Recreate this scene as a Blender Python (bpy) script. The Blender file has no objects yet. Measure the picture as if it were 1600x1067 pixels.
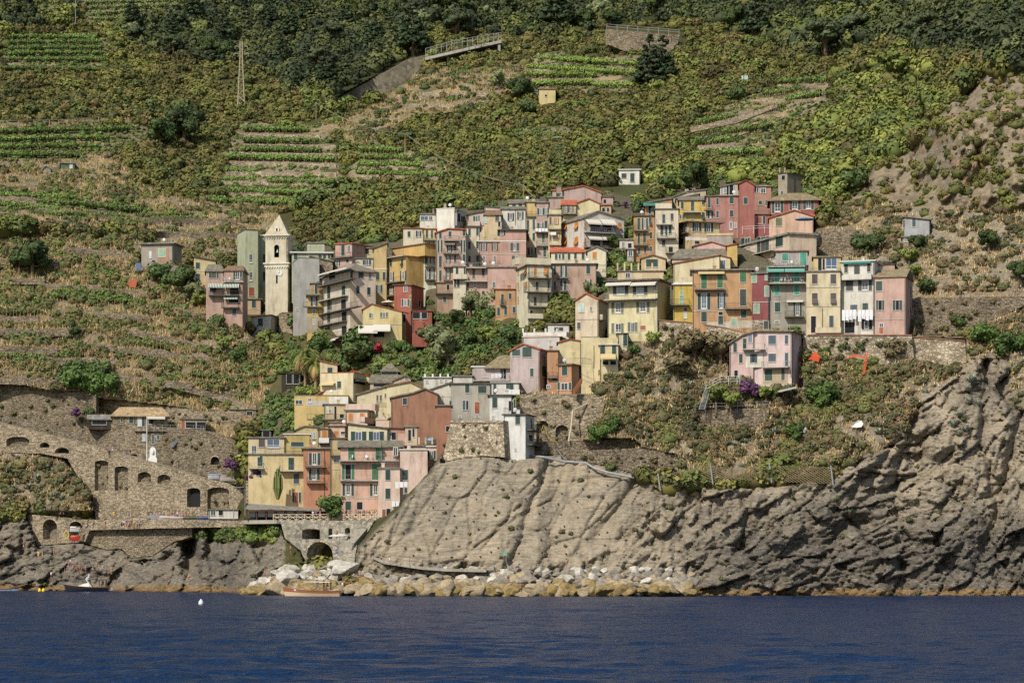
import bpy, math, random
import numpy as np
from mathutils import Vector, Matrix
from mathutils.geometry import tessellate_polygon
random.seed(7); RNG = np.random.default_rng(11)
R = math.radians
scene = bpy.context.scene
COL = scene.collection
# ---------------------------------------------------------------- camera and light
F, HZ, CX, CAMZ = 4000.0, 880.0, 800.0, 5.55      # focal length and horizon in units of a 1600 wide picture
SUN_EL, SUN_AZ = 43.0, 33.0                      # sun stands behind the viewer's left shoulder
cam_d = bpy.data.cameras.new('camera'); cam = bpy.data.objects.new('camera', cam_d); COL.objects.link(cam)
cam.location = (0, 0, CAMZ); cam.rotation_euler = (R(90), 0, 0)
cam_d.sensor_width = 36; cam_d.lens = 36*F/1600; cam_d.shift_y = (HZ-533.5)/1600
cam_d.clip_start = 1; cam_d.clip_end = 6000
scene.camera = cam
w = bpy.data.worlds.new('World'); scene.world = w; w.use_nodes = True
nt = w.node_tree; sky = nt.nodes.new('ShaderNodeTexSky'); sky.sky_type = 'NISHITA'; sky.sun_disc = False
sky.sun_elevation = R(SUN_EL); sky.sun_rotation = R(180+SUN_AZ); sky.air_density = 1.0; sky.dust_density = 1.2; sky.ozone_density = 1.0
nt.links.new(sky.outputs[0], nt.nodes['Background'].inputs[0]); nt.nodes['Background'].inputs[1].default_value = 0.115
sd = bpy.data.lights.new('sun', 'SUN'); so = bpy.data.objects.new('sun', sd); COL.objects.link(so)
sd.energy = 4.0; sd.angle = R(0.5); sd.color = (1.0, 0.94, 0.85)
tosun = Vector((-math.sin(R(SUN_AZ))*math.cos(R(SUN_EL)), -math.cos(R(SUN_AZ))*math.cos(R(SUN_EL)), math.sin(R(SUN_EL))))
so.rotation_euler = tosun.to_track_quat('Z', 'Y').to_euler(); so.location = (-200, -100, 300)
vs = scene.view_settings; vs.view_transform = 'Standard'; vs.look = 'None'; vs.exposure = 0.36; vs.gamma = 1.0
scene.render.engine = 'CYCLES'
scene.cycles.max_bounces = 4; scene.cycles.diffuse_bounces = 2; scene.cycles.glossy_bounces = 2; scene.cycles.transmission_bounces = 2
scene.cycles.transparent_max_bounces = 4; scene.cycles.use_denoising = False; scene.cycles.sample_clamp_direct = 4.0; scene.cycles.sample_clamp_indirect = 2.0
scene.cycles.caustics_reflective = False; scene.cycles.caustics_refractive = False

def P(px, py, Y): return Vector(((px-CX)*Y/F, Y, CAMZ+(HZ-py)*Y/F))
def lin(c, k=1.0):
    o = []
    for v in c:
        v /= 255.0
        o.append((v/12.92 if v <= .04045 else ((v+.055)/1.055)**2.4)*k)
    return (o[0], o[1], o[2], 1.0)
KW = 0.80     # picture value -> base colour
def C(r, g, b, k=1.0): return lin((r, g, b), KW*k)

# ---------------------------------------------------------------- numpy noise
def _hash(ix, iy, iz, s=0):
    h = (ix*374761393 + iy*668265263 + iz*2147483647 + s*974634777) & 0xffffffff
    h = ((h ^ (h >> 13))*1274126177) & 0xffffffff
    h = ((h ^ (h >> 16))*2246822519) & 0xffffffff
    return ((h ^ (h >> 15)) & 0xffffff)/float(0xffffff)
def vnoise(x, y, z, s=0):
    x = np.asarray(x, float); y = np.asarray(y, float)+0*x; z = np.asarray(z, float)+0*x
    ix = np.floor(x).astype(np.int64); iy = np.floor(y).astype(np.int64); iz = np.floor(z).astype(np.int64)
    fx = x-ix; fy = y-iy; fz = z-iz
    fx = fx*fx*(3-2*fx); fy = fy*fy*(3-2*fy); fz = fz*fz*(3-2*fz)
    r = 0
    for a in (0, 1):
        wx = fx if a else 1-fx
        for b in (0, 1):
            wy = fy if b else 1-fy
            for c in (0, 1):
                r = r + wx*wy*(fz if c else 1-fz)*_hash(ix+a, iy+b, iz+c, s)
    return r*2-1
def fbm(x, y, z=0.0, o=4, s=0, g=0.5):
    r = 0; a = 1.0; t = 0
    for i in range(o):
        r = r + a*vnoise(x*2**i, y*2**i, np.asarray(z)*2**i, s+i); t += a; a *= g
    return r/t
def worley(u, v, s=0):
    """2-D cells: returns (f1, f2-f1, random id a, random id b, du, dv)"""
    iu = np.floor(u).astype(np.int64); iv = np.floor(v).astype(np.int64)
    f1 = np.full(u.shape, 9.0); f2 = f1.copy(); ra = f1*0; rb = f1*0; du = f1*0; dv = f1*0
    for a in (-1, 0, 1):
        for b in (-1, 0, 1):
            cu = iu+a; cv = iv+b
            x = cu+_hash(cu, cv, 0*cu, s)-u; y = cv+_hash(cu, cv, 0*cu+1, s)-v
            d = np.sqrt(x*x+y*y); m = d < f1
            f2 = np.where(m, f1, np.minimum(f2, d))
            ra = np.where(m, _hash(cu, cv, 0*cu+2, s), ra); rb = np.where(m, _hash(cu, cv, 0*cu+3, s), rb)
            du = np.where(m, x, du); dv = np.where(m, y, dv); f1 = np.where(m, d, f1)
    return f1, f2-f1, ra, rb, du, dv
def sstep(a, b, x):
    t = np.clip((np.asarray(x, float)-a)/(b-a), 0, 1); return t*t*(3-2*t)

# ---------------------------------------------------------------- meshes and objects
class MB:
    """collects faces of one mesh (world coordinates)"""
    def __init__(s): s.v = []; s.f = []; s.m = []
    def face(s, pts, m=0):
        n = len(s.v); s.v += [tuple(p) for p in pts]; s.f.append(tuple(range(n, n+len(pts)))); s.m.append(m)
    def mesh(s, vs, fs, m=0):
        n = len(s.v); s.v += [tuple(p) for p in vs]
        for f in fs: s.f.append(tuple(i+n for i in f)); s.m.append(m)
    def hexa(s, p, m=0):      # 8 points: bottom ring 0-3, top ring 4-7
        s.mesh(p, [(3, 2, 1, 0), (4, 5, 6, 7), (0, 1, 5, 4), (1, 2, 6, 5), (2, 3, 7, 6), (3, 0, 4, 7)], m)
    def box(s, c, size, rz=0.0, m=0):
        cx, cy, cz = c; x, y, z = size[0]/2, size[1]/2, size[2]/2; co, si = math.cos(rz), math.sin(rz)
        p = []
        for dz in (-z, z):
            for dx, dy in ((-x, -y), (x, -y), (x, y), (-x, y)):
                p.append((cx+dx*co-dy*si, cy+dx*si+dy*co, cz+dz))
        s.hexa(p, m)
    def tube(s, pts, r, n=6, m=0, r2=None, cap=True):
        pts = [Vector(p) for p in pts]; k = len(pts); base = len(s.v)
        for i, p in enumerate(pts):
            d = (pts[min(i+1, k-1)]-pts[max(i-1, 0)])
            if d.length < 1e-6: d = Vector((0, 0, 1))
            d.normalize(); a = d.orthogonal() if i == 0 else (pa-d*pa.dot(d))
            if a.length < 1e-5: a = d.orthogonal()
            a.normalize(); pa = a; b = d.cross(a)
            rr = r[i] if isinstance(r, (list, tuple)) else (r if r2 is None else r+(r2-r)*i/max(1, k-1))
            for j in range(n):
                t = 2*math.pi*j/n; q = p+(a*math.cos(t)+b*math.sin(t))*rr; s.v.append(tuple(q))
        for i in range(k-1):
            for j in range(n):
                j2 = (j+1) % n
                s.f.append((base+i*n+j, base+i*n+j2, base+(i+1)*n+j2, base+(i+1)*n+j)); s.m.append(m)
        if cap:
            s.f.append(tuple(base+j for j in range(n-1, -1, -1))); s.m.append(m)
            s.f.append(tuple(base+(k-1)*n+j for j in range(n))); s.m.append(m)
    def ball(s, c, r, m=0, n=8, k=6, sq=(1, 1, 1)):
        base = len(s.v)
        for i in range(k+1):
            t = math.pi*i/k
            for j in range(n):
                a = 2*math.pi*j/n
                s.v.append((c[0]+r*sq[0]*math.sin(t)*math.cos(a), c[1]+r*sq[1]*math.sin(t)*math.sin(a), c[2]+r*sq[2]*math.cos(t)))
        for i in range(k):
            for j in range(n):
                j2 = (j+1) % n
                s.f.append((base+i*n+j, base+(i+1)*n+j, base+(i+1)*n+j2, base+i*n+j2)); s.m.append(m)
    def lathe(s, c, prof, n=16, m=0):     # prof: (radius, z)
        base = len(s.v)
        for r, z in prof:
            for j in range(n):
                a = 2*math.pi*j/n; s.v.append((c[0]+r*math.cos(a), c[1]+r*math.sin(a), c[2]+z))
        for i in range(len(prof)-1):
            for j in range(n):
                j2 = (j+1) % n
                s.f.append((base+i*n+j, base+i*n+j2, base+(i+1)*n+j2, base+(i+1)*n+j)); s.m.append(m)
    def prism(s, poly, d, m=0):           # planar polygon extruded by vector d
        n = len(poly); base = len(s.v); d = Vector(d)
        s.v += [tuple(p) for p in poly]+[tuple(Vector(p)+d) for p in poly]
        s.f.append(tuple(range(base, base+n))); s.m.append(m)
        s.f.append(tuple(range(base+2*n-1, base+n-1, -1))); s.m.append(m)
        for i in range(n):
            j = (i+1) % n; s.f.append((base+j, base+i, base+n+i, base+n+j)); s.m.append(m)

def wloc(o):
    v = Vector((0, 0, 0))
    while o is not None: v += o.location; o = o.parent
    return v
def obj(name, mb, mats, parent=None, loc=None, smooth=False):
    me = bpy.data.meshes.new(name); off = wloc(parent)
    if loc is not None and parent is None: off = Vector(loc)
    elif loc is not None: off = Vector(loc)
    v = [(a-off.x, b-off.y, c-off.z) for a, b, c in mb.v]
    me.from_pydata(v, [], mb.f)
    if not isinstance(mats, (list, tuple)): mats = [mats]
    for m in mats: me.materials.append(m)
    if len(mats) > 1: me.polygons.foreach_set('material_index', mb.m)
    if smooth: me.polygons.foreach_set('use_smooth', [True]*len(me.polygons))
    o = bpy.data.objects.new(name, me); COL.objects.link(o)
    if parent is not None: o.parent = parent; o.location = off-wloc(parent)
    else: o.location = off
    return o
def np_obj(name, v, f, mats, loc=(0, 0, 0), parent=None, mi=None, fcol=None, vcol=None, smooth=False, attrs=None):
    """v (N,3), f (M,k) numpy arrays -> one mesh object"""
    me = bpy.data.meshes.new(name); loc = np.array(loc, float)
    v = np.asarray(v, float)-loc; f = np.asarray(f, np.int32); k = f.shape[1]
    me.vertices.add(len(v)); me.vertices.foreach_set('co', v.astype(np.float32).ravel())
    me.loops.add(f.size); me.loops.foreach_set('vertex_index', f.ravel())
    me.polygons.add(len(f)); me.polygons.foreach_set('loop_start', np.arange(0, f.size, k, dtype=np.int32))
    if not isinstance(mats, (list, tuple)): mats = [mats]
    for m in mats: me.materials.append(m)
    if mi is not None: me.polygons.foreach_set('material_index', np.asarray(mi, np.int32))
    if smooth: me.polygons.foreach_set('use_smooth', np.ones(len(f), bool))
    me.update(calc_edges=True)
    if fcol is not None:
        a = me.attributes.new('Col', 'FLOAT_COLOR', 'FACE'); a.data.foreach_set('color', np.asarray(fcol, np.float32).ravel())
    if vcol is not None:
        a = me.attributes.new('Col', 'FLOAT_COLOR', 'POINT'); a.data.foreach_set('color', np.asarray(vcol, np.float32).ravel())
    for nme, arr in (attrs or {}).items():
        a = me.attributes.new(nme, 'FLOAT', 'POINT'); a.data.foreach_set('value', np.asarray(arr, np.float32).ravel())
    o = bpy.data.objects.new(name, me); COL.objects.link(o)
    if parent is not None: o.parent = parent
    o.location = Vector(loc)-(wloc(parent) if parent is not None else Vector((0, 0, 0)))
    return o
def empty(name, loc):
    o = bpy.data.objects.new(name, None); COL.objects.link(o); o.location = loc; o.empty_display_size = .5; return o
def tag(o, label, cat, group=None):
    o['kind'] = 'thing'
    o['label'] = label; o['category'] = cat
    if group: o['group'] = group
    return o
def thing(name, loc, label, cat, group=None): return tag(empty(name, loc), label, cat, group)
def struct(o, k='structure'): o['kind'] = k; return o
KIDS = {}
def dup(root, loc, rz=0.0, s=1.0, label=None, cat=None, group=None, rot=None):
    """a copy of a thing with copies of its parts and sub-parts (mesh data shared)"""
    def rec(o, par):
        c = o.copy(); COL.objects.link(c)
        if par is not None: c.parent = par
        for k in list(o.children): rec(k, c)
        return c
    r = rec(root, None); r.location = loc; r.rotation_euler = rot if rot else (0, 0, rz); r.scale = (s, s, s) if not isinstance(s, tuple) else s
    if label: r['label'] = label
    if cat: r['category'] = cat
    if group: r['group'] = group
    return r

# ---------------------------------------------------------------- materials
MATS = {}
def newmat(name):
    m = bpy.data.materials.new(name); m.use_nodes = True; return m, m.node_tree, m.node_tree.nodes['Principled BSDF']
def nd(nt, t, **kw):
    n = nt.nodes.new(t)
    for k, v in kw.items():
        if k.startswith('_'): setattr(n, k[1:], v)
        else: n.inputs[k.replace('_', ' ')].default_value = v
    return n
def plain(name, col, rough=0.7, metal=0.0, spec=0.3):
    if name in MATS: return MATS[name]
    m, nt, b = newmat(name); b.inputs['Base Color'].default_value = col; b.inputs['Roughness'].default_value = rough
    b.inputs['Metallic'].default_value = metal; b.inputs['Specular IOR Level'].default_value = spec
    MATS[name] = m; return m
def mix(nt, a, b, fac, mode='MIX'):
    n = nt.nodes.new('ShaderNodeMix'); n.data_type = 'RGBA'; n.blend_type = mode
    for i, x in ((0, fac), (6, a), (7, b)):
        if isinstance(x, bpy.types.NodeSocket): nt.links.new(x, n.inputs[i])
        else: n.inputs[i].default_value = x
    return n.outputs[2]
def ramp(nt, sock, stops):
    n = nt.nodes.new('ShaderNodeValToRGB'); e = n.color_ramp.elements
    while len(e) < len(stops): e.new(0.5)
    for q, (p, c) in zip(e, stops): q.position = p; q.color = c if len(c) == 4 else (*c, 1)
    nt.links.new(sock, n.inputs[0]); return n.outputs[0]
def geo_pos(nt, scale=(1, 1, 1), rot=(0, 0, 0)):
    g = nt.nodes.new('ShaderNodeNewGeometry'); mp = nt.nodes.new('ShaderNodeMapping')
    mp.inputs['Scale'].default_value = scale; mp.inputs['Rotation'].default_value = rot
    nt.links.new(g.outputs['Position'], mp.inputs[0]); return mp.outputs[0]
def noise(nt, vec, sc, det=4, rough=.6, dist=0.0):
    n = nt.nodes.new('ShaderNodeTexNoise'); n.inputs['Scale'].default_value = sc; n.inputs['Detail'].default_value = det
    n.inputs['Roughness'].default_value = rough; n.inputs['Distortion'].default_value = dist; nt.links.new(vec, n.inputs['Vector']); return n.outputs['Fac']
def bump(nt, b, h, strength=.5, dist=.1):
    n = nt.nodes.new('ShaderNodeBump'); n.inputs['Strength'].default_value = strength; n.inputs['Distance'].default_value = dist
    nt.links.new(h, n.inputs['Height']); nt.links.new(n.outputs[0], b.inputs['Normal']); return n
g4 = lambda v: (v, v, v, 1)
def plaster(col):
    """painted plaster with weather stains and patches"""
    key = 'plaster_%d_%d_%d' % col
    if key in MATS: return MATS[key]
    m, nt, b = newmat(key); p = geo_pos(nt); gg = sum(col)/3; dk_ = .40 if col[0]-col[1] > 38 and abs(col[1]-col[2]) < 26 else .36; c = C(*[v*(1-dk_)+gg*dk_*q for v, q in zip(col, (1.03, 1.0, .90))])
    st = noise(nt, geo_pos(nt, (1.1, 1.1, .22)), 1.0, 5, .65)
    a = ramp(nt, st, [(.32, g4(.66)), (.44, g4(.9)), (.55, g4(1.0)), (.8, g4(1.06))])
    big = noise(nt, p, .35, 3, .6); a2 = ramp(nt, big, [(.34, (.84, .82, .78, 1)), (.5, g4(.97)), (.62, g4(1.03))])
    fine = noise(nt, p, 6, 3, .6); a3 = ramp(nt, fine, [(.3, g4(.93)), (.7, g4(1.05))])
    x = mix(nt, c, a, 1.0, 'MULTIPLY'); x = mix(nt, x, a2, 1.0, 'MULTIPLY'); x = mix(nt, x, a3, 1.0, 'MULTIPLY')
    sp = noise(nt, geo_pos(nt, (.6, .6, .5)), 1.7, 6, .7); sm = ramp(nt, sp, [(.60, g4(0)), (.64, g4(.5))])
    gr = (c[0]*.62+.03, c[1]*.62+.03, c[2]*.62+.028, 1); x = mix(nt, x, gr, sm)
    nt.links.new(x, b.inputs['Base Color']); b.inputs['Roughness'].default_value = .9; b.inputs['Specular IOR Level'].default_value = .15
    bump(nt, b, fine, .25, .03); MATS[key] = m; return m
def stone(name, c1, c2, c3, sc=1.6, mort=.35, flat=2.2, bs=.9):
    """dry or mortared rubble masonry"""
    if name in MATS: return MATS[name]
    m, nt, b = newmat(name); v = geo_pos(nt, (1, 1, flat))
    vo = nt.nodes.new('ShaderNodeTexVoronoi'); vo.inputs['Scale'].default_value = sc; nt.links.new(v, vo.inputs['Vector'])
    vd = nt.nodes.new('ShaderNodeTexVoronoi'); vd.feature = 'DISTANCE_TO_EDGE'; vd.inputs['Scale'].default_value = sc; nt.links.new(v, vd.inputs['Vector'])
    sep = nt.nodes.new('ShaderNodeSeparateColor'); nt.links.new(vo.outputs['Color'], sep.inputs[0])
    base = ramp(nt, sep.outputs[0], [(0, c1), (.45, c2), (1, c3)])
    n1 = noise(nt, geo_pos(nt), .25, 5, .65); base = mix(nt, base, ramp(nt, n1, [(.3, g4(.62)), (.6, g4(1.1))]), .8, 'MULTIPLY')
    n2 = noise(nt, geo_pos(nt), 5, 4, .7); base = mix(nt, base, ramp(nt, n2, [(.3, g4(.7)), (.65, g4(1.15))]), 1.0, 'MULTIPLY')
    e = ramp(nt, vd.outputs[0], [(0.0, g4(mort)), (.09, g4(1))]); base = mix(nt, base, e, 1.0, 'MULTIPLY')
    nt.links.new(base, b.inputs['Base Color']); b.inputs['Roughness'].default_value = .95; b.inputs['Specular IOR Level'].default_value = .1
    bump(nt, b, e, bs, .12); MATS[name] = m; return m
M_STONE = stone('stone_wall', C(118, 106, 88), C(158, 143, 118), C(190, 174, 146), 1.9, .5)
M_DRY = stone('dry_stone', C(98, 88, 72), C(138, 124, 102), C(172, 158, 134), 2.3, .38, 2.6)
M_BAST = stone('bastion_stone', C(140, 126, 104), C(176, 160, 134), C(206, 192, 166), 1.5, .45, 1.3)
def _roof(name, c, edge=.7):
    m, nt, b = newmat(name); v = geo_pos(nt, (2.6, 2.6, 2.6))
    vo = nt.nodes.new('ShaderNodeTexVoronoi'); vo.inputs['Scale'].default_value = 1.0; nt.links.new(v, vo.inputs['Vector'])
    sep = nt.nodes.new('ShaderNodeSeparateColor'); nt.links.new(vo.outputs['Color'], sep.inputs[0])
    a = ramp(nt, sep.outputs[0], [(0, g4(.62)), (.5, g4(.95)), (1, g4(1.25))])
    n = noise(nt, geo_pos(nt), .8, 4, .6); a2 = ramp(nt, n, [(.3, (.75, .74, .68, 1)), (.6, g4(1.05))])
    x = mix(nt, mix(nt, c, a, 1, 'MULTIPLY'), a2, 1, 'MULTIPLY'); nt.links.new(x, b.inputs['Base Color']); b.inputs['Roughness'].default_value = .9
    wv = nt.nodes.new('ShaderNodeTexWave'); wv.inputs['Scale'].default_value = 2.2; wv.bands_direction = 'X'; nt.links.new(geo_pos(nt), wv.inputs['Vector'])
    bump(nt, b, wv.outputs['Fac'], .5, .08); return m
ROOFS = {'slate': _roof('slate_roof', C(128, 120, 102)), 'brown': _roof('brown_tile', C(140, 112, 86)), 'terra': _roof('terracotta_tile', C(190, 104, 70)),
         'grey': _roof('grey_roof', C(140, 136, 126)), 'white': plain('white_roof', C(205, 202, 194), .8), 'dark': _roof('dark_roof', C(92, 86, 74)), 'ochre': _roof('mossy_tile', C(148, 132, 98))}
def _shut(name, c):
    m, nt, b = newmat(name); wv = nt.nodes.new('ShaderNodeTexWave'); wv.bands_direction = 'Z'; wv.inputs['Scale'].default_value = 1.6
    wv.inputs['Distortion'].default_value = .0; nt.links.new(geo_pos(nt), wv.inputs['Vector'])
    x = mix(nt, c, ramp(nt, wv.outputs['Fac'], [(.2, g4(.72)), (.6, g4(1.1))]), 1, 'MULTIPLY')
    n = noise(nt, geo_pos(nt), .6, 3, .6); x = mix(nt, x, ramp(nt, n, [(.35, g4(.8)), (.65, g4(1.25))]), 1, 'MULTIPLY')
    nt.links.new(x, b.inputs['Base Color']); b.inputs['Roughness'].default_value = .6; bump(nt, b, wv.outputs['Fac'], .6, .03); return m
SHUT = {'G': _shut('green_shutter', C(30, 60, 47)), 'T': _shut('teal_shutter', C(66, 138, 114)), 'O': _shut('orange_shutter', C(186, 120, 48)), 'B': _shut('brown_shutter', C(78, 68, 56)),
        'D': _shut('dark_shutter', C(52, 58, 52)), 'L': _shut('light_green_shutter', C(58, 108, 62)), 'P': _shut('pale_green_shutter', C(140, 168, 140)), 'V': _shut('olive_shutter', C(96, 98, 62)),
        'N': _shut('navy_shutter', C(62, 78, 84)), 'R': _shut('rust_shutter', C(150, 78, 46)), 'W': _shut('white_shutter', C(196, 200, 196)), 'M': _shut('mint_blind', C(176, 196, 184))}
M_FRAME = plain('window_frame', C(205, 202, 192), .6)
M_WHITE = plain('white_paint', C(222, 220, 212), .6)
M_GLASS = plain('window_glass', (.02, .026, .035, 1), .08, 0, .6)
M_BLUEG = plain('blue_glass', (.05, .08, .13, 1), .1, 0, .7)
M_DARK = plain('dark_opening', (.012, .012, .013, 1), .9)  # near-black colour for the shade inside openings, and for clock marks
M_IRON = plain('iron_rail', C(70, 66, 60), .6, .2)
M_GALV = plain('galvanised_steel', C(160, 162, 160), .45, .5)
M_CONC = plaster((168, 160, 146)); M_SLAB = plaster((186, 182, 170)); M_DSLAB = plaster((112, 106, 96))
M_WOOD = plain('weathered_wood', C(150, 122, 88), .85); M_DWOOD = plain('dark_wood', C(84, 60, 44), .85)
def M(c, rough=.75): return plain('paint_%d_%d_%d' % c, C(*c), rough)
def leafmat(name, tr=.25):
    m, nt, b = newmat(name); at = nt.nodes.new('ShaderNodeAttribute'); at.attribute_name = 'Col'
    oi = nt.nodes.new('ShaderNodeObjectInfo'); hs = nt.nodes.new('ShaderNodeHueSaturation')
    r1 = nt.nodes.new('ShaderNodeMapRange'); r1.inputs[3].default_value = .78; r1.inputs[4].default_value = 1.2; nt.links.new(oi.outputs['Random'], r1.inputs[0])
    nt.links.new(at.outputs['Color'], hs.inputs['Color']); nt.links.new(r1.outputs[0], hs.inputs['Value'])
    nt.links.new(hs.outputs[0], b.inputs['Base Color']); b.inputs['Roughness'].default_value = .7; b.inputs['Specular IOR Level'].default_value = .25
    return m
M_LEAF = leafmat('leaves')
M_BARK = plain('bark', C(110, 92, 72), .95)
# ---------------------------------------------------------------- the ground: distances of the slopes
ROWS = [970, 925, 880, 830, 790, 700, 640, 560, 500, 440, 400, 340, 300, 200, 100, 0, -220]
COLS = {
 -500: [520, 530, 536, 545, 550, 560, 568, 585, 600, 622, 636, 666, 692, 755, 815, 875, 990],
 0:    [516, 525, 531, 536, 540, 547, 563, 580, 596, 614, 628, 655, 682, 742, 802, 862, 980],
 150:  [510, 519, 526, 534, 543, 552, 560, 578, 594, 612, 626, 660, 690, 755, 815, 872, 985],
 250:  [500, 508, 515, 526, 538, 548, 557, 575, 591, 612, 630, 672, 700, 765, 822, 876, 985],
 330:  [486, 494, 500, 510, 523, 540, 552, 572, 590, 608, 630, 680, 706, 770, 826, 880, 985],
 400:  [462, 468, 476, 485, 496, 526, 545, 570, 592, 615, 640, 682, 708, 772, 828, 884, 985],
 460:  [455, 462, 468, 476, 488, 514, 534, 558, 585, 606, 628, 672, 700, 765, 825, 885, 985],
 520:  [450, 458, 465, 472, 484, 506, 524, 546, 562, 585, 604, 655, 688, 758, 822, 886, 985],
 600:  [448, 455, 462, 470, 482, 502, 518, 538, 552, 572, 590, 636, 676, 752, 818, 885, 985],
 680:  [446, 452, 458, 466, 476, 494, 510, 530, 545, 562, 578, 612, 660, 745, 815, 885, 985],
 740:  [444, 449, 454, 460, 466, 476, 494, 518, 536, 555, 568, 596, 642, 735, 810, 884, 985],
 800:  [442, 446, 449, 452, 455, 461, 474, 502, 525, 547, 560, 584, 615, 722, 805, 882, 985],
 900:  [440, 444, 447, 450, 453, 459, 467, 482, 506, 532, 547, 572, 600, 705, 795, 876, 985],
 1000: [440, 443, 446, 449, 452, 458, 465, 474, 490, 515, 532, 560, 594, 692, 784, 868, 980],
 1060: [440, 443, 446, 449, 452, 458, 464, 471, 482, 506, 524, 554, 590, 684, 776, 862, 975],
 1200: [440, 443, 446, 449, 452, 458, 463, 470, 479, 496, 512, 542, 570, 650, 745, 840, 965],
 1300: [440, 443, 446, 449, 452, 457, 462, 469, 478, 492, 503, 528, 550, 615, 705, 805, 950],
 1400: [440, 443, 446, 448, 451, 455, 460, 467, 477, 488, 497, 514, 528, 572, 655, 765, 930],
 1500: [440, 443, 445, 447, 450, 454, 458, 465, 473, 482, 489, 500, 505, 517, 565, 690, 890],
 1600: [439, 442, 444, 446, 449, 453, 457, 463, 470, 477, 483, 492, 496, 505, 525, 650, 850],
 2100: [438, 441, 443, 445, 448, 452, 456, 461, 467, 474, 480, 489, 493, 501, 520, 630, 800]}
_cx = np.array(sorted(COLS)); _tab = np.array([COLS[c] for c in _cx], float); _ry = np.array(ROWS[::-1], float); _tab = _tab[:, ::-1]
def base_depth(px, py):
    px = np.clip(np.asarray(px, float), _cx[0], _cx[-1]); py = np.clip(np.asarray(py, float), _ry[0], _ry[-1])
    i = np.clip(np.searchsorted(_cx, px, 'right')-1, 0, len(_cx)-2); j = np.clip(np.searchsorted(_ry, py, 'right')-1, 0, len(_ry)-2)
    a = (px-_cx[i])/(_cx[i+1]-_cx[i]); b = (py-_ry[j])/(_ry[j+1]-_ry[j]); a = a*a*(3-2*a)
    return (_tab[i, j]*(1-a)+_tab[i+1, j]*a)*(1-b)+(_tab[i, j+1]*(1-a)+_tab[i+1, j+1]*a)*b
def pdist(poly, px, py):
    """signed distance in picture units, negative inside"""
    px = np.asarray(px, float); py = np.asarray(py, float); d = np.full(px.shape, 1e9); ins = np.zeros(px.shape, bool); n = len(poly)
    for i in range(n):
        x0, y0 = poly[i]; x1, y1 = poly[(i+1) % n]; dx, dy = x1-x0, y1-y0
        t = np.clip(((px-x0)*dx+(py-y0)*dy)/(dx*dx+dy*dy+1e-9), 0, 1)
        d = np.minimum(d, np.hypot(px-x0-t*dx, py-y0-t*dy))
        if dy != 0:
            c = ((y0 > py) != (y1 > py)) & (px < dx*(py-y0)/dy+x0); ins ^= c
    return np.where(ins, -d, d)
ROCK = [(558, 862), (590, 828), (630, 790), (668, 745), (700, 700), (740, 700), (790, 712), (880, 714), (1000, 745), (1100, 800), (1100, 980), (540, 980)]
KNOLL = [(-560, 372), (100, 352), (205, 372), (245, 402), (290, 425), (330, 462), (370, 505), (412, 545), (442, 585), (455, 640), (400, 700), (-560, 700)]
GORGE = [(372, 850), (410, 812), (445, 812), (520, 812), (556, 830), (556, 900), (520, 905), (440, 900), (380, 905)]
SPUR = [(-560, 708), (60, 712), (100, 722), (116, 745), (138, 772), (142, 798), (-560, 798)]
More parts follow.
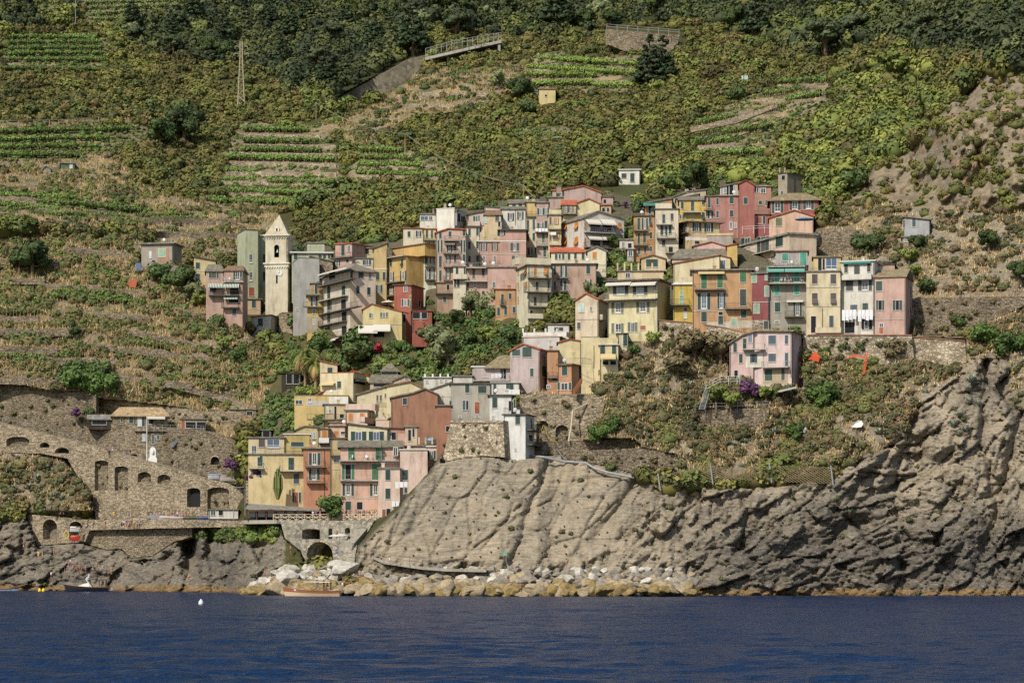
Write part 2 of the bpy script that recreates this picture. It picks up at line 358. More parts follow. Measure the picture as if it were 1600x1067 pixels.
# ground kinds, painted from polygons in order
ZONES = [
 ('M', [(-600, -300), (2200, -300), (2200, 1000), (-600, 1000)]),
 ('F', [(-600, -300), (110, -300), (110, 30), (60, 45), (-600, 45)]),
 ('F', [(160, 28), (300, -20), (330, -300), (700, -300), (690, 30), (640, 90), (560, 150), (500, 185), (440, 130), (390, 105), (290, 90), (200, 70)]),
 ('F', [(700, -300), (2200, -300), (2200, 100), (1600, 110), (1480, 90), (1400, 60), (1270, 95), (1180, 60), (1060, 30), (950, 40), (860, 60), (790, 60), (700, 40)]),
 ('V', [(5, 58), (165, 60), (168, 112), (5, 116)]), ('V', [(115, -40), (330, -40), (300, 20), (200, 40), (130, 40)]),
 ('D', [(-600, 185), (150, 188), (230, 175), (240, 190), (120, 204), (-600, 205)]),
 ('D', [(-600, 222), (60, 225), (175, 235), (205, 275), (240, 300), (420, 320), (440, 360), (350, 375), (200, 360), (-600, 350)]),
 ('V', [(372, 192), (500, 196), (530, 240), (530, 320), (340, 322), (345, 245)]),
 ('V', [(560, 215), (620, 236), (700, 250), (702, 288), (545, 285)]),
 ('V', [(-60, 206), (150, 204), (230, 196), (235, 222), (120, 250), (-60, 250)]), ('V', [(-60, 300), (60, 304), (230, 322), (240, 345), (90, 340), (-60, 325)]),
 ('V', [(830, 80), (1010, 88), (1002, 142), (960, 150), (815, 136)]),
 ('H', [(1110, 262), (1210, 245), (1232, 200), (1300, 165), (1310, 115), (1400, 95), (1470, 110), (1480, 160), (1430, 225), (1372, 262), (1325, 305), (1250, 330), (1130, 290)]),
 ('H', [(960, 300), (1000, 280), (1080, 270), (1110, 285), (1000, 312), (970, 345), (935, 345)]),
 ('D', [(500, 195), (560, 175), (650, 115), (740, 105), (830, 100), (826, 140), (760, 160), (640, 190), (560, 235)]),
 ('V', [(780, 205), (880, 195), (905, 215), (790, 226)]),
 ('V', [(1075, 200), (1140, 165), (1230, 125), (1300, 110), (1290, 170), (1220, 205), (1210, 240), (1080, 250)]),
 ('D', [(-600, 350), (205, 370), (290, 425), (370, 505), (442, 585), (460, 645), (330, 690), (-600, 665)]),
 ('D', [(225, 365), (370, 345), (372, 405), (270, 400)]),
 ('B', [(1480, 165), (1530, 118), (1620, 110), (2200, 110), (2200, 345), (1500, 345), (1430, 320), (1340, 300), (1370, 262), (1440, 225)]),
 ('S', [(1290, 345), (1340, 300), (1440, 322), (2200, 335), (2200, 640), (1540, 600), (1440, 530), (1290, 560), (1280, 380)]),
 ('G', [(430, 470), (510, 500), (640, 470), (730, 440), (830, 480), (830, 540), (740, 570), (700, 600), (560, 600), (480, 640), (400, 640), (440, 560)]),
 ('X', [(390, 660), (480, 620), (700, 585), (700, 700), (640, 760), (590, 812), (390, 812)]),
 ('X', [(380, 400), (450, 380), (620, 372), (700, 330), (850, 300), (960, 300), (1000, 320), (1100, 280), (1210, 285), (1280, 330), (1280, 500), (1430, 500), (1430, 525), (1260, 525), (1060, 505), (900, 480), (500, 480), (380, 480)]),
 ('S', [(830, 600), (960, 580), (980, 545), (1060, 505), (1180, 515), (1260, 530), (1430, 530), (1560, 560), (2200, 600), (2200, 760), (1440, 700), (1310, 745), (1040, 760), (960, 730), (840, 700)]),
 ('R', [(700, 702), (790, 712), (880, 714), (970, 735), (1040, 765), (1300, 752), (1330, 720), (1400, 690), (1440, 620), (1480, 600), (1520, 560), (1570, 560), (1590, 640), (2200, 680), (2200, 1000), (540, 1000), (560, 860), (620, 800)]),
 ('R', [(-600, 800), (400, 815), (440, 830), (470, 1000), (-600, 1000)]),
 ('S', [(-600, 690), (100, 700), (150, 800), (0, 800), (-600, 800)]),
 ('G', [(300, 815), (420, 812), (445, 830), (420, 850), (330, 850), (300, 832)]),
]
def zone_grid(px, py):
    z = np.full(np.shape(px), 'M')
    for k, poly in ZONES: z = np.where(pdist(poly, px, py) < 0, k, z)
    return z
def depth(px, py):
    Y = base_depth(px, py); d = pdist(ROCK, px, py)
    rk = 443+(925-np.asarray(py, float))*.062+np.maximum(d, 0)*1.3
    lefty = sstep(900, 800, np.asarray(px, float))      # the rock stands free only on its valley side
    Y = np.minimum(Y, rk+np.maximum(0, np.asarray(px, float)-840)*.09)
    dk = pdist(KNOLL, px, py); yk = np.interp(py, [350, 400, 460, 520, 600, 700], [612, 602, 588, 572, 556, 545])+np.maximum(dk, 0)*1.6
    Y = np.minimum(Y, np.where(dk < 60, yk, 1e9))
    ds = pdist(SPUR, px, py); ys_ = 558.6-53*(np.asarray(px, float)+80)/550-(np.asarray(py, float)-706)*.05+np.maximum(ds, 0)*1.2; Y = np.minimum(Y, np.where(ds < 12, ys_, 1e9))
    return Y
# ------------------------------------------------ picture-space grid that is lifted to real positions
XS = np.concatenate([np.arange(-420, -20, 6.0), np.arange(-20, 1622, 2.6), np.arange(1622, 2020, 6.0)])
YS = np.concatenate([np.arange(-210, -10, 6.0), np.arange(-10, 560, 2.6), np.arange(560, 962, 1.8)])
GX, GY = np.meshgrid(XS, YS)
print('grid', GX.shape)
DEP = depth(GX, GY)
BX = (GX-CX)*DEP/F; BZ = CAMZ+(HZ-GY)*DEP/F
ZG = zone_grid(GX+fbm(GX/18, GY/14, 0, 3, 5)*9, GY+fbm(GX/18, GY/14, 7, 3, 6)*7)
# relief
def blur(a, n):
    for _ in range(n):
        a = (np.roll(a, 1, 0)+np.roll(a, -1, 0)+np.roll(a, 1, 1)+np.roll(a, -1, 1)+2*a)/6
    return a
wR = blur((ZG == 'R').astype(float), 4); wB = blur((ZG == 'B').astype(float), 5); wS = blur((ZG == 'S').astype(float), 5)
wH = blur(np.isin(ZG, ['M', 'F']).astype(float), 6); wD = blur(np.isin(ZG, ['D', 'V']).astype(float), 4)
def strata(u0, v0, ang, lu, lv, s):
    a = R(ang); u = (u0*math.cos(a)+v0*math.sin(a)); v = (-u0*math.sin(a)+v0*math.cos(a))
    u = u+fbm(u0/9, v0/9, s, 3, s)*1.1; v = v+fbm(u0/9, v0/9, s+5, 3, s+9)*1.1
    f1, e, ra, rb, du, dv = worley(u/lu, v/lv, s)
    return (ra-.5)*1.3+du*(ra*2-1)*1.2+dv*(rb*2-1)*1.2, e
ANG = np.interp(GX, [0, 400, 560, 700, 1000, 1150, 1350, 1600], [20, 35, 48, 56, 60, 42, 36, 58]); ANG = ANG+sstep(1000, 1120, GX)*fbm(BX/22, BZ/16, 1, 2, 15)*60
SL = blur(np.where((pdist([(600, 880), (600, 815), (700, 700), (880, 715), (1010, 745), (960, 860), (900, 880)], GX, GY) < 0), 1.0, 0.0), 8)
nR = 0
for ang in (20, 40, 56, 66):
    wt = np.clip(1-np.abs(ANG-ang)/18, 0, 1)
    if ang == 20: wt = np.where(ANG < 22, 1, wt)
    if ang == 66: wt = np.where(ANG > 64, 1, wt)
    a1, e1 = strata(BX, BZ, ang, 10, 5.2, ang); a2, e2 = strata(BX, BZ, ang, 4.0, 1.9, ang+1); a3, e3 = strata(BX, BZ, ang, 1.6, .8, ang+2)
    nR = nR+wt*(a1*1.55+a2*1.15+a3*.55)
    if ang == 20: wsum = wt*0; crack = wt*0
    wsum = wsum+wt; crack = crack+wt*((1-sstep(.02, .10, e1))*(1-.5*SL)+.5*(1-sstep(.02, .10, e2))*(1-SL))
nR = nR/np.maximum(wsum, .01); crack = crack/np.maximum(wsum, .01)
slab = blur(np.where((pdist([(600, 880), (600, 815), (700, 700), (880, 715), (1010, 745), (960, 860), (900, 880)], GX, GY) < 0), 1.0, 0.0), 8)
big = fbm(BX/26, BZ/20, 3, 4, 21)
dis = wR*((nR*(1-.84*slab)+crack*(.6+.5*slab))*1.25+big*3.6*(1-.85*slab)*sstep(925, 860, GY))
# long faults running down the great slab
for (x0, y0, x1, y1, dp, wd) in [(858, 722, 790, 900, 2.2, 7), (700, 735, 640, 830, .9, 5), (1000, 745, 930, 835, 3.0, 12), (812, 790, 750, 860, 1.0, 4), (660, 745, 600, 868, .8, 6), (905, 720, 880, 800, .7, 3),
                                 (1430, 640, 1400, 760, 4.5, 14), (1545, 560, 1530, 700, 3.5, 10), (1320, 820, 1270, 900, 3, 14), (1190, 720, 1150, 860, 2.2, 10), (1500, 700, 1340, 790, 2.6, 9), (1600, 640, 1540, 860, 3.5, 12), (1400, 690, 1330, 780, 3.6, 12)]:
    t = np.clip(((GX-x0)*(x1-x0)+(GY-y0)*(y1-y0))/((x1-x0)**2+(y1-y0)**2), 0, 1)
    dd = (GX-x0-t*(x1-x0))+fbm(GX/30, GY/30, x0, 3, 4)*8; dy = GY-y0-t*(y1-y0); q = np.hypot(dd, dy)
    dis = dis+wR*dp*np.exp(-(q/wd*1.3))+wR*dp*.35*sstep(0, wd*3, dd)*np.exp(-(q/(wd*4))**2)
# cave clefts on the left shore
for (x, y, rx, ry, dp) in [(300, 862, 15, 34, 15), (262, 868, 10, 9, 3), (330, 850, 9, 30, 8), (352, 845, 6, 24, 5), (60, 845, 4, 22, 3), (35, 850, 4, 20, 2.5), (85, 850, 5, 24, 2.5), (1430, 705, 14, 30, 5), (1410, 885, 10, 9, 4), (1340, 815, 22, 12, 3)]:
    q = np.hypot((GX-x)/rx+fbm(GX/12, GY/12, x, 3, 2)*.5, (GY-y)/ry); dis = dis+dp*np.exp(-q**3)
nb, eb = strata(BX, BZ, 68, 8, 2.6, 91); nb2, _ = strata(BX, BZ, 60, 2.5, 1.0, 93)
dis = dis+wB*(nb*4.2+nb2*1.8+a3*.6+fbm(BX/14, BZ/12, 5, 4, 31)*11)
ns, es = strata(BX, BZ, 45, 6, 3, 71)
ns2, _ = strata(BX, BZ, 50, 2.2, 1.1, 73); rkS = sstep(-.12, .15, fbm(BX/9, BZ/6, 3, 3, 77)); dis = dis+wS*(ns*1.0+ns2*.7*rkS+fbm(BX/12, BZ/9, 5, 3, 33)*2.6)
dis = dis+wH*(fbm(BX/40, BZ/22, 5, 4, 41)*7+fbm(BX/11, BZ/7, 5, 3, 43)*2.2)
# terraces: risers and treads
per = 4.6; ph = (BZ+fbm(BX/30, DEP/30, 0, 3, 51)*2.0)/per; fr = ph-np.floor(ph)
dis = dis+wD*(np.where(fr < .55, -fr*4.0, -2.2+(fr-.55)/.45*2.2)+fbm(BX/5, BZ/3, 0, 3, 53)*.6)
riser = wD*(1-sstep(.48, .58, fr))
wq = np.clip(wS+wB, 0, 1); dis = dis*(1-wq)+blur(dis, 2)*wq; DEP = DEP+dis
def T(px, py, arr=None):
    """distance of the finished ground at a picture position"""
    arr = DEP if arr is None else arr
    i = int(np.clip(np.searchsorted(XS, px)-1, 0, len(XS)-2)); j = int(np.clip(np.searchsorted(YS, py)-1, 0, len(YS)-2))
    a = min(max((px-XS[i])/(XS[i+1]-XS[i]), 0), 1); b = min(max((py-YS[j])/(YS[j+1]-YS[j]), 0), 1)
    return float((arr[j, i]*(1-a)+arr[j, i+1]*a)*(1-b)+(arr[j+1, i]*(1-a)+arr[j+1, i+1]*a)*b)
def G(px, py, back=0.0): return P(px, py, T(px, py)+back)
def Tsm(px, py): return float(depth(np.array([float(px)]), np.array([float(py)]))[0])
ROCKM = (pdist(ROCK, GX, GY) < 3) & (GX < 880)
BLOCK = np.zeros(GX.shape, bool)       # where buildings and walls stand: no scrub there
def carve(x0, x1, y0, y1, Yp, lim=9.0, grow=2.0, block=True):
    """push the ground behind a standing structure that occupies this picture range"""
    m = (GX > x0-grow) & (GX < x1+grow) & (GY > y0-grow) & (GY < y1)
    if Yp > 466: m &= ~ROCKM
    DEP[m] = np.maximum(DEP[m], np.minimum(Yp+1.0, DEP[m]+lim))
    if block: BLOCK[(GX > x0) & (GX < x1) & (GY > y0+5) & (GY < y1+5)] = True
def finish_terrain():
    pos = np.stack([(GX-CX)*DEP/F, DEP, CAMZ+(HZ-GY)*DEP/F], -1)
    h, wd = GX.shape; idx = np.arange(h*wd).reshape(h, wd)
    f = np.stack([idx[1:, :-1], idx[1:, 1:], idx[:-1, 1:], idx[:-1, :-1]], -1).reshape(-1, 4)
    # earth and rock tints
    nz = fbm(BX/7, BZ/5, DEP/9, 4, 61); n2 = fbm(BX/2.2, BZ/1.6, 0, 3, 63)
    tint = {'H': (80, 84, 48), 'M': (76, 74, 42), 'F': (60, 64, 36), 'G': (92, 88, 56), 'V': (94, 92, 56), 'D': (112, 106, 74), 'S': (122, 112, 90), 'B': (132, 124, 106), 'R': (150, 138, 116), 'X': (104, 98, 76)}
    col = np.zeros(GX.shape+(3,))
    for k, c in tint.items(): col[ZG == k] = np.array(C(*c)[:3])
    for c in range(3): col[..., c] = blur(col[..., c], 3)
    dry = np.array(C(166, 146, 108)[:3]); grn = np.array(C(88, 92, 50)[:3]); stn = np.array(C(140, 128, 108)[:3])
    m = (wD+.7*wS)*sstep(.0, .35, nz); col = col*(1-m[..., None])+dry*m[..., None]
    m = (wD+.6*wS)*sstep(.1, .4, -nz)*.8; col = col*(1-m[..., None])+grn*m[..., None]
    m = wS*rkS*.8; rkc = np.array(C(150, 140, 120)[:3])*(1+.2*n2[..., None]); col = col*(1-m[..., None])+rkc*m[..., None]
    m = riser*.85; col = col*(1-m[..., None])+stn*m[..., None]
    # rock colours: pale slab, dark schist low on the right, brown outcrop, tide band
    tan = np.array(C(152, 142, 123)[:3]); dk = np.array(C(101, 96, 87)[:3]); brn = np.array(C(138, 126, 104)[:3]); rust = np.array(C(176, 112, 62)[:3])
    low = sstep(1010, 1180, GX)*sstep(740, 850, GY+nz*60); low = np.maximum(low, sstep(560, 400, GX)*.7)
    low = np.clip(low+sstep(.15, .5, fbm(BX/14, BZ/9, 2, 3, 65))*.5*(1-slab), 0, 1)
    rc = tan*(1-low[..., None])+dk*low[..., None]; rc = rc*(1+.18*n2[..., None]); rc = rc*(1-.25*np.clip(crack, 0, 1)[..., None])
    col = col*(1-wR[..., None])+rc*wR[..., None]
    bc = brn*(1+.22*n2[..., None]); m = sstep(.25, .5, fbm(BX/6, BZ/5, 9, 3, 67))*.22; bc = bc*(1-m[..., None])+rust*m[..., None]
    col = col*(1-wB[..., None])+bc*wB[..., None]
    z = pos[..., 2]; tide = sstep(1.6, .5, z+n2*.5)*wR; tc = np.array(C(132, 104, 58)[:3]); col = col*(1-.8*tide[..., None])+tc*.8*tide[..., None]
    wet = sstep(.35, .0, z+n2*.2)*wR; col = col*(1-.6*wet[..., None])
    vc = np.concatenate([np.clip(col, .003, 1), np.ones(GX.shape+(1,))], -1).reshape(-1, 4)
    rockv = np.clip(wR+wB+.35*wS, 0, 1).reshape(-1)
    def gm(name, rock):
        m, nt, b = newmat(name); at = nt.nodes.new('ShaderNodeAttribute'); at.attribute_name = 'Col'
        v = geo_pos(nt); 
        if rock:
            vr = geo_pos(nt, (1, 1, 1), (0, R(40), 0)); vs_ = geo_pos(nt, (.35, .6, 2.4), (0, R(-52), 0))
            n1 = noise(nt, vs_, .9, 7, .7, .6); n2_ = noise(nt, v, 1.6, 6, .72); n3 = noise(nt, v, .12, 4, .6)
            n1b = noise(nt, geo_pos(nt, (.3, .6, 2.2), (0, R(-14), 0)), .8, 7, .72, .8); nm_ = noise(nt, v, .05, 2, .5)
            n1 = mix(nt, n1, n1b, ramp(nt, nm_, [(.45, g4(0)), (.55, g4(1))]))
            x = mix(nt, at.outputs['Color'], ramp(nt, n1, [(.30, g4(.30)), (.39, g4(.72)), (.5, g4(1.0)), (.62, g4(1.2)), (.75, g4(1.6))]), 1, 'MULTIPLY')
            x = mix(nt, x, ramp(nt, n2_, [(.28, g4(.78)), (.55, g4(1.03)), (.8, g4(1.12))]), 1, 'MULTIPLY')
            x = mix(nt, x, ramp(nt, n3, [(.35, (.85, .84, .84, 1)), (.62, (1.12, 1.06, .98, 1))]), 1, 'MULTIPLY')
            vn = noise(nt, geo_pos(nt, (.5, .5, 1.8), (0, R(35), 0)), .55, 5, .6, 1.5); vm = ramp(nt, vn, [(.485, g4(0)), (.5, g4(.5)), (.515, g4(0))])
            x = mix(nt, x, C(205, 196, 178), vm)
            add = nt.nodes.new('ShaderNodeMath'); add.operation = 'ADD'; nt.links.new(n1, add.inputs[0]); nt.links.new(n2_, add.inputs[1])
            bump(nt, b, add.outputs[0], .8, .35)
        else:
            n1 = noise(nt, v, .7, 6, .7); n2_ = noise(nt, v, 4.0, 4, .7)
            n1b = noise(nt, geo_pos(nt, (.3, .6, 2.2), (0, R(-14), 0)), .8, 7, .72, .8); nm_ = noise(nt, v, .05, 2, .5)
            n1 = mix(nt, n1, n1b, ramp(nt, nm_, [(.45, g4(0)), (.55, g4(1))]))
            x = mix(nt, at.outputs['Color'], ramp(nt, n1, [(.3, g4(.55)), (.5, g4(.95)), (.75, g4(1.3))]), 1, 'MULTIPLY')
            x = mix(nt, x, ramp(nt, n2_, [(.3, g4(.6)), (.7, g4(1.25))]), 1, 'MULTIPLY'); bump(nt, b, n1, 1.0, .5)
        nt.links.new(x, b.inputs['Base Color']); b.inputs['Roughness'].default_value = .93; b.inputs['Specular IOR Level'].default_value = .15
        return m
    fr_ = rockv.reshape(h, wd)[:-1, :-1].reshape(-1) > .5
    V = pos.reshape(-1, 3)
    for name, sel, rock in (('rock_cliff', fr_, True), ('hillside', ~fr_, False)):
        ff = f[sel]; used = np.unique(ff); rem = np.zeros(len(V), np.int64); rem[used] = np.arange(len(used))
        o = np_obj(name, V[used], rem[ff], gm(name+'_ground', rock), vcol=vc[used]); struct(o)
# ---------------------------------------------------------------- house builder: measured outlines become solids of real size
AWN = {'w': M((206, 200, 184)), 'g': M((112, 160, 146)), 's': M((150, 160, 146)), 'y': M((206, 184, 132)), 't': M((60, 128, 112)), 'k': M((120, 114, 98))}
def _stripe():
    m, nt, b = newmat('striped_awning'); wv = nt.nodes.new('ShaderNodeTexWave'); wv.bands_direction = 'X'; wv.inputs['Scale'].default_value = .9
    nt.links.new(geo_pos(nt), wv.inputs['Vector']); x = ramp(nt, wv.outputs['Fac'], [(.45, C(60, 96, 84)), (.55, C(206, 206, 190))]); nt.links.new(x, b.inputs['Base Color']); b.inputs['Roughness'].default_value = .8; return m
AWN['z'] = _stripe()
HOUSES = []
class Face:
    def __init__(s, O, u, n, px0): s.O = Vector((O[0], O[1])); s.u = Vector(u); s.n = Vector(n)
    def hit(s, px):
        a = (px-CX)/F       # ray (a,1)*Y ; O + t*u = (a*Y, Y)
        den = s.u.x-a*s.u.y; t = (a*s.O.y-s.O.x)/den if abs(den) > 1e-9 else 0
        return t, s.O.y+t*s.u.y
    def pt(s, t, z, out=0.0): return (s.O.x+s.u.x*t+s.n.x*out, s.O.y+s.u.y*t+s.n.y*out, z)
class House: pass
def bx(mb, fc, t0, t1, z0, z1, o0, o1, m=0):
    mb.hexa([fc.pt(t0, z0, o1), fc.pt(t1, z0, o1), fc.pt(t1, z0, o0), fc.pt(t0, z0, o0),
             fc.pt(t0, z1, o1), fc.pt(t1, z1, o1), fc.pt(t1, z1, o0), fc.pt(t0, z1, o0)], m)
def volume(xa, xb, xc, Y, D=8.0):
    """front edge xa..xb, visible side to xc; returns front face, side face (or None), width"""
    right = (xc >= xb) if xc is not None else ((xa+xb)/2 < CX)
    if xc is None: xc = xb if right else xa
    kx = xb if right else xa; sg = 1 if right else -1
    K = Vector(((kx-CX)*Y/F, Y)); lo, hi = -1.2, 1.2
    for _ in range(40):
        th = (lo+hi)/2; e = K+Vector((sg*math.sin(th), math.cos(th)))*D
        pxe = e.x/e.y*F+CX
        if (pxe-xc)*sg < 0: lo = th
        else: hi = th
    s = Vector((sg*math.sin(th), math.cos(th))); far = K+s*D
    ud = Vector((-math.cos(th), math.sin(th))) if right else Vector((math.cos(th), math.sin(th)))
    tmp = Face(K, ud, -s, kx); t, _ = tmp.hit(xa if right else xb); o = K+ud*t
    L = o if right else K; Rr = K if right else o
    u = (Rr-L).normalized(); fr = Face(L, u, -s, xa); fr.w = (Rr-L).length; fr.s = s
    sd = Face(K, s, -ud, kx); sd.w = D
    return fr, sd, right, th
def zat(Y, py): return CAMZ+(HZ-py)*Y/F
def house(label, xs, yb, top, wall, feats='', roof='grey', sh='G', D=8.0, dY=0.0, Y=None, cat='house', name='house', over=.3, slab=.22, base=5.0, side=None, group=None, lim=9.0, oc=None):
    xa, xb = xs[0], xs[1]; xc = xs[2] if len(xs) > 2 else None
    xm = (xa+xb)/2
    if Y is None: Y = min(T((xa*3+xb)/4, yb), T(xm, yb), T((xa+xb*3)/4, yb))-.3
    Y += dY
    fr, sd, right, th = volume(xa, xb, xc, Y, D)
    tops = [top] if isinstance(top, (int, float)) else ([p[1] for p in top[1]] if top[0] == 'P' else [top[1]])
    ymin = min(tops)
    h = House(); h.fr = fr; h.sd = sd; h.right = right; h.Y = Y; h.D = D; h.xs = (xa, xb, xc); h.sh = sh; h.wall = wall; h.top = top; h.yb = yb
    x0 = min(xa, xc or xa); x1 = max(xb, xc or xb)
    carve(x0, x1, ymin, yb, Y+D*.55, lim)
    zb = zat(Y, yb)-base
    root = thing(name, (Vector(P(xm, yb, Y))), label, cat, group); h.root = root
    wm = wall if not isinstance(wall, tuple) else plaster(wall); h.wm = wm
    mb = MB(); W = fr.w; sv = Vector((fr.s.x, fr.s.y, 0))
    def fz(px, py):
        t, Yh = fr.hit(px); return t, zat(Yh, py)
    if isinstance(top, (int, float)):
        t, z = fz(xb if right else xa, top); zt = z; h.zt = z
        mb.prism([fr.pt(0, zb), fr.pt(W, zb), fr.pt(W, z), fr.pt(0, z)], sv*D)
    elif top[0] == 'P':
        pr = [fz(max(xa, min(xb, x)), y) for x, y in top[1]]; pr[0] = (0, pr[0][1]); pr[-1] = (W, pr[-1][1]); h.zt = max(z for t, z in pr)
        mb.prism([fr.pt(0, zb), fr.pt(W, zb)]+[fr.pt(t, z) for t, z in reversed(pr)], sv*D)
    else:
        t, ze = fz(xb if right else xa, top[1]); mid = D/2; Ym = Y+mid
        zr = zat(Ym, top[2]); h.zt = zr; hl = top[3] if len(top) > 3 else 0; hr = top[4] if len(top) > 4 else 0
        if hl == 0 and hr == 0:     # gables on the ends
            a = [fr.pt(0, zb), fr.pt(0, zb, -D), fr.pt(0, ze, -D), fr.pt(0, zr-.12, -mid), fr.pt(0, ze)]
            mb.prism(a, Vector((fr.u.x, fr.u.y, 0))*W)
        else: mb.prism([fr.pt(0, zb), fr.pt(W, zb), fr.pt(W, ze), fr.pt(0, ze)], sv*D)
    wl = obj('wall', mb, wm, root)
    # roof
    rm = MB(); rmat = ROOFS[roof] if isinstance(roof, str) else roof; o = over
    if isinstance(top, (int, float)):
        rm.hexa([fr.pt(-o, zt, o), fr.pt(W+o, zt, o), fr.pt(W+o, zt, -D-o), fr.pt(-o, zt, -D-o),
                 fr.pt(-o, zt+slab, o), fr.pt(W+o, zt+slab, o), fr.pt(W+o, zt+slab, -D-o), fr.pt(-o, zt+slab, -D-o)])
    elif top[0] == 'P':
        ext = list(pr); 
        if len(ext) > 1:
            (t0, z0), (t1, z1) = ext[0], ext[1]; k = (z1-z0)/max(t1-t0, .01); ext[0] = (t0-o, z0-k*o)
            (t0, z0), (t1, z1) = ext[-2], ext[-1]; k = (z1-z0)/max(t1-t0, .01); ext[-1] = (t1+o, z1+k*o)
        poly = [fr.pt(t, z+.01, o) for t, z in ext]+[fr.pt(t, z+slab, o) for t, z in reversed(ext)]
        rm.prism(poly, sv*(D+2*o))
    else:
        k = (zr-ze)/mid; zo = ze-k*o
        il = hl*W; ir = hr*W
        for th_ in (0,):
            A = [fr.pt(-o, zo, o), fr.pt(W+o, zo, o), fr.pt(W+o, zo, -D-o), fr.pt(-o, zo, -D-o)]
            B = [fr.pt(-o+il+o*(il > 0), zr, -mid), fr.pt(W+o-ir-o*(ir > 0), zr, -mid)]
            up = Vector((0, 0, slab)); A2 = [Vector(p)+up for p in A]; B2 = [Vector(p)+up for p in B]
            vs_ = A+B+A2+B2       # 0-3 A,4-5 B,6-9 A2,10-11 B2
            rm.mesh(vs_, [(6, 7, 11, 10), (8, 9, 10, 11), (9, 6, 10), (7, 8, 11), (1, 0, 4, 5), (3, 2, 5, 4), (0, 3, 4), (2, 1, 5),
                          (0, 1, 7, 6), (1, 2, 8, 7), (2, 3, 9, 8), (3, 0, 6, 9)])
    rf = obj('roof', rm, [rmat], root); h.roof = rf; h.wallobj = wl; h.zb = zb
    features(h, feats); HOUSES.append(h)
    rh = random.Random(int(xa*7+yb)); W_ = xb-xa
    if isinstance(top, (int, float)) and W_ > 14 and D > 6 and name == 'house':
        if rh.random() < .5:
            t = fr.w*rh.uniform(.15, .85); dd = rh.uniform(.8, 3); mb = MB(); z = h.zt+slab; q = rh.uniform(1.2, 2.4); mb.tube([fr.pt(t, z, -dd), fr.pt(t, z+q, -dd)], .03, 4)
            for i in range(3): mb.tube([fr.pt(t-.5+.1*i, z+q-.18*i, -dd), fr.pt(t+.5-.1*i, z+q-.18*i, -dd)], .018, 3)
            obj('antenna', mb, M_IRON, rf)
        if rh.random() < .35:
            t = fr.w*rh.uniform(.1, .9); mb = MB(); z = h.zt+slab; mb.tube([fr.pt(t, z, -.6), fr.pt(t, z+.6, -.6)], .03, 4); a = fr.pt(t, z+.75, -.55); mb.ball(a, .38, n=10, k=6, sq=(1, .3, 1)); obj('satellite_dish', mb, M_WHITE, rf)
        if rh.random() < .4:
            t = fr.w*rh.uniform(.15, .85); mb = MB(); z = h.zt+slab-.02; bx(mb, fr, t-.3, t+.3, z, z+.9, -3.6, -3.0); bx(mb, fr, t-.38, t+.38, z+.9, z+1.0, -3.68, -2.92); obj('chimney', mb, wm, rf)
    if W_ > 14 and rh.random() < .55 and name == 'house' and wm is not M_STONE:
        t = fr.w-.12 if rh.random() < .5 else .12; mb = MB(); mb.tube([fr.pt(t, (h.zt if isinstance(top, (int, float)) else zat(Y, max(tops)))-.1, .09), fr.pt(t, zb+base*.6, .09)], .055, 5); obj('drainpipe', mb, M_DSLAB, root)
    return h
def pick(h, px):
    x0, x1, xc = h.xs
    if xc is not None:
        if h.right and px > x1: return h.sd
        if (not h.right) and px < x0: return h.sd
    return h.fr
def shutter(parent, fc, t0, t1, z0, z1, m, o0=.05, o1=.10): mb = MB(); bx(mb, fc, t0, t1, z0, z1, o0, o1); obj('shutter', mb, m, parent)
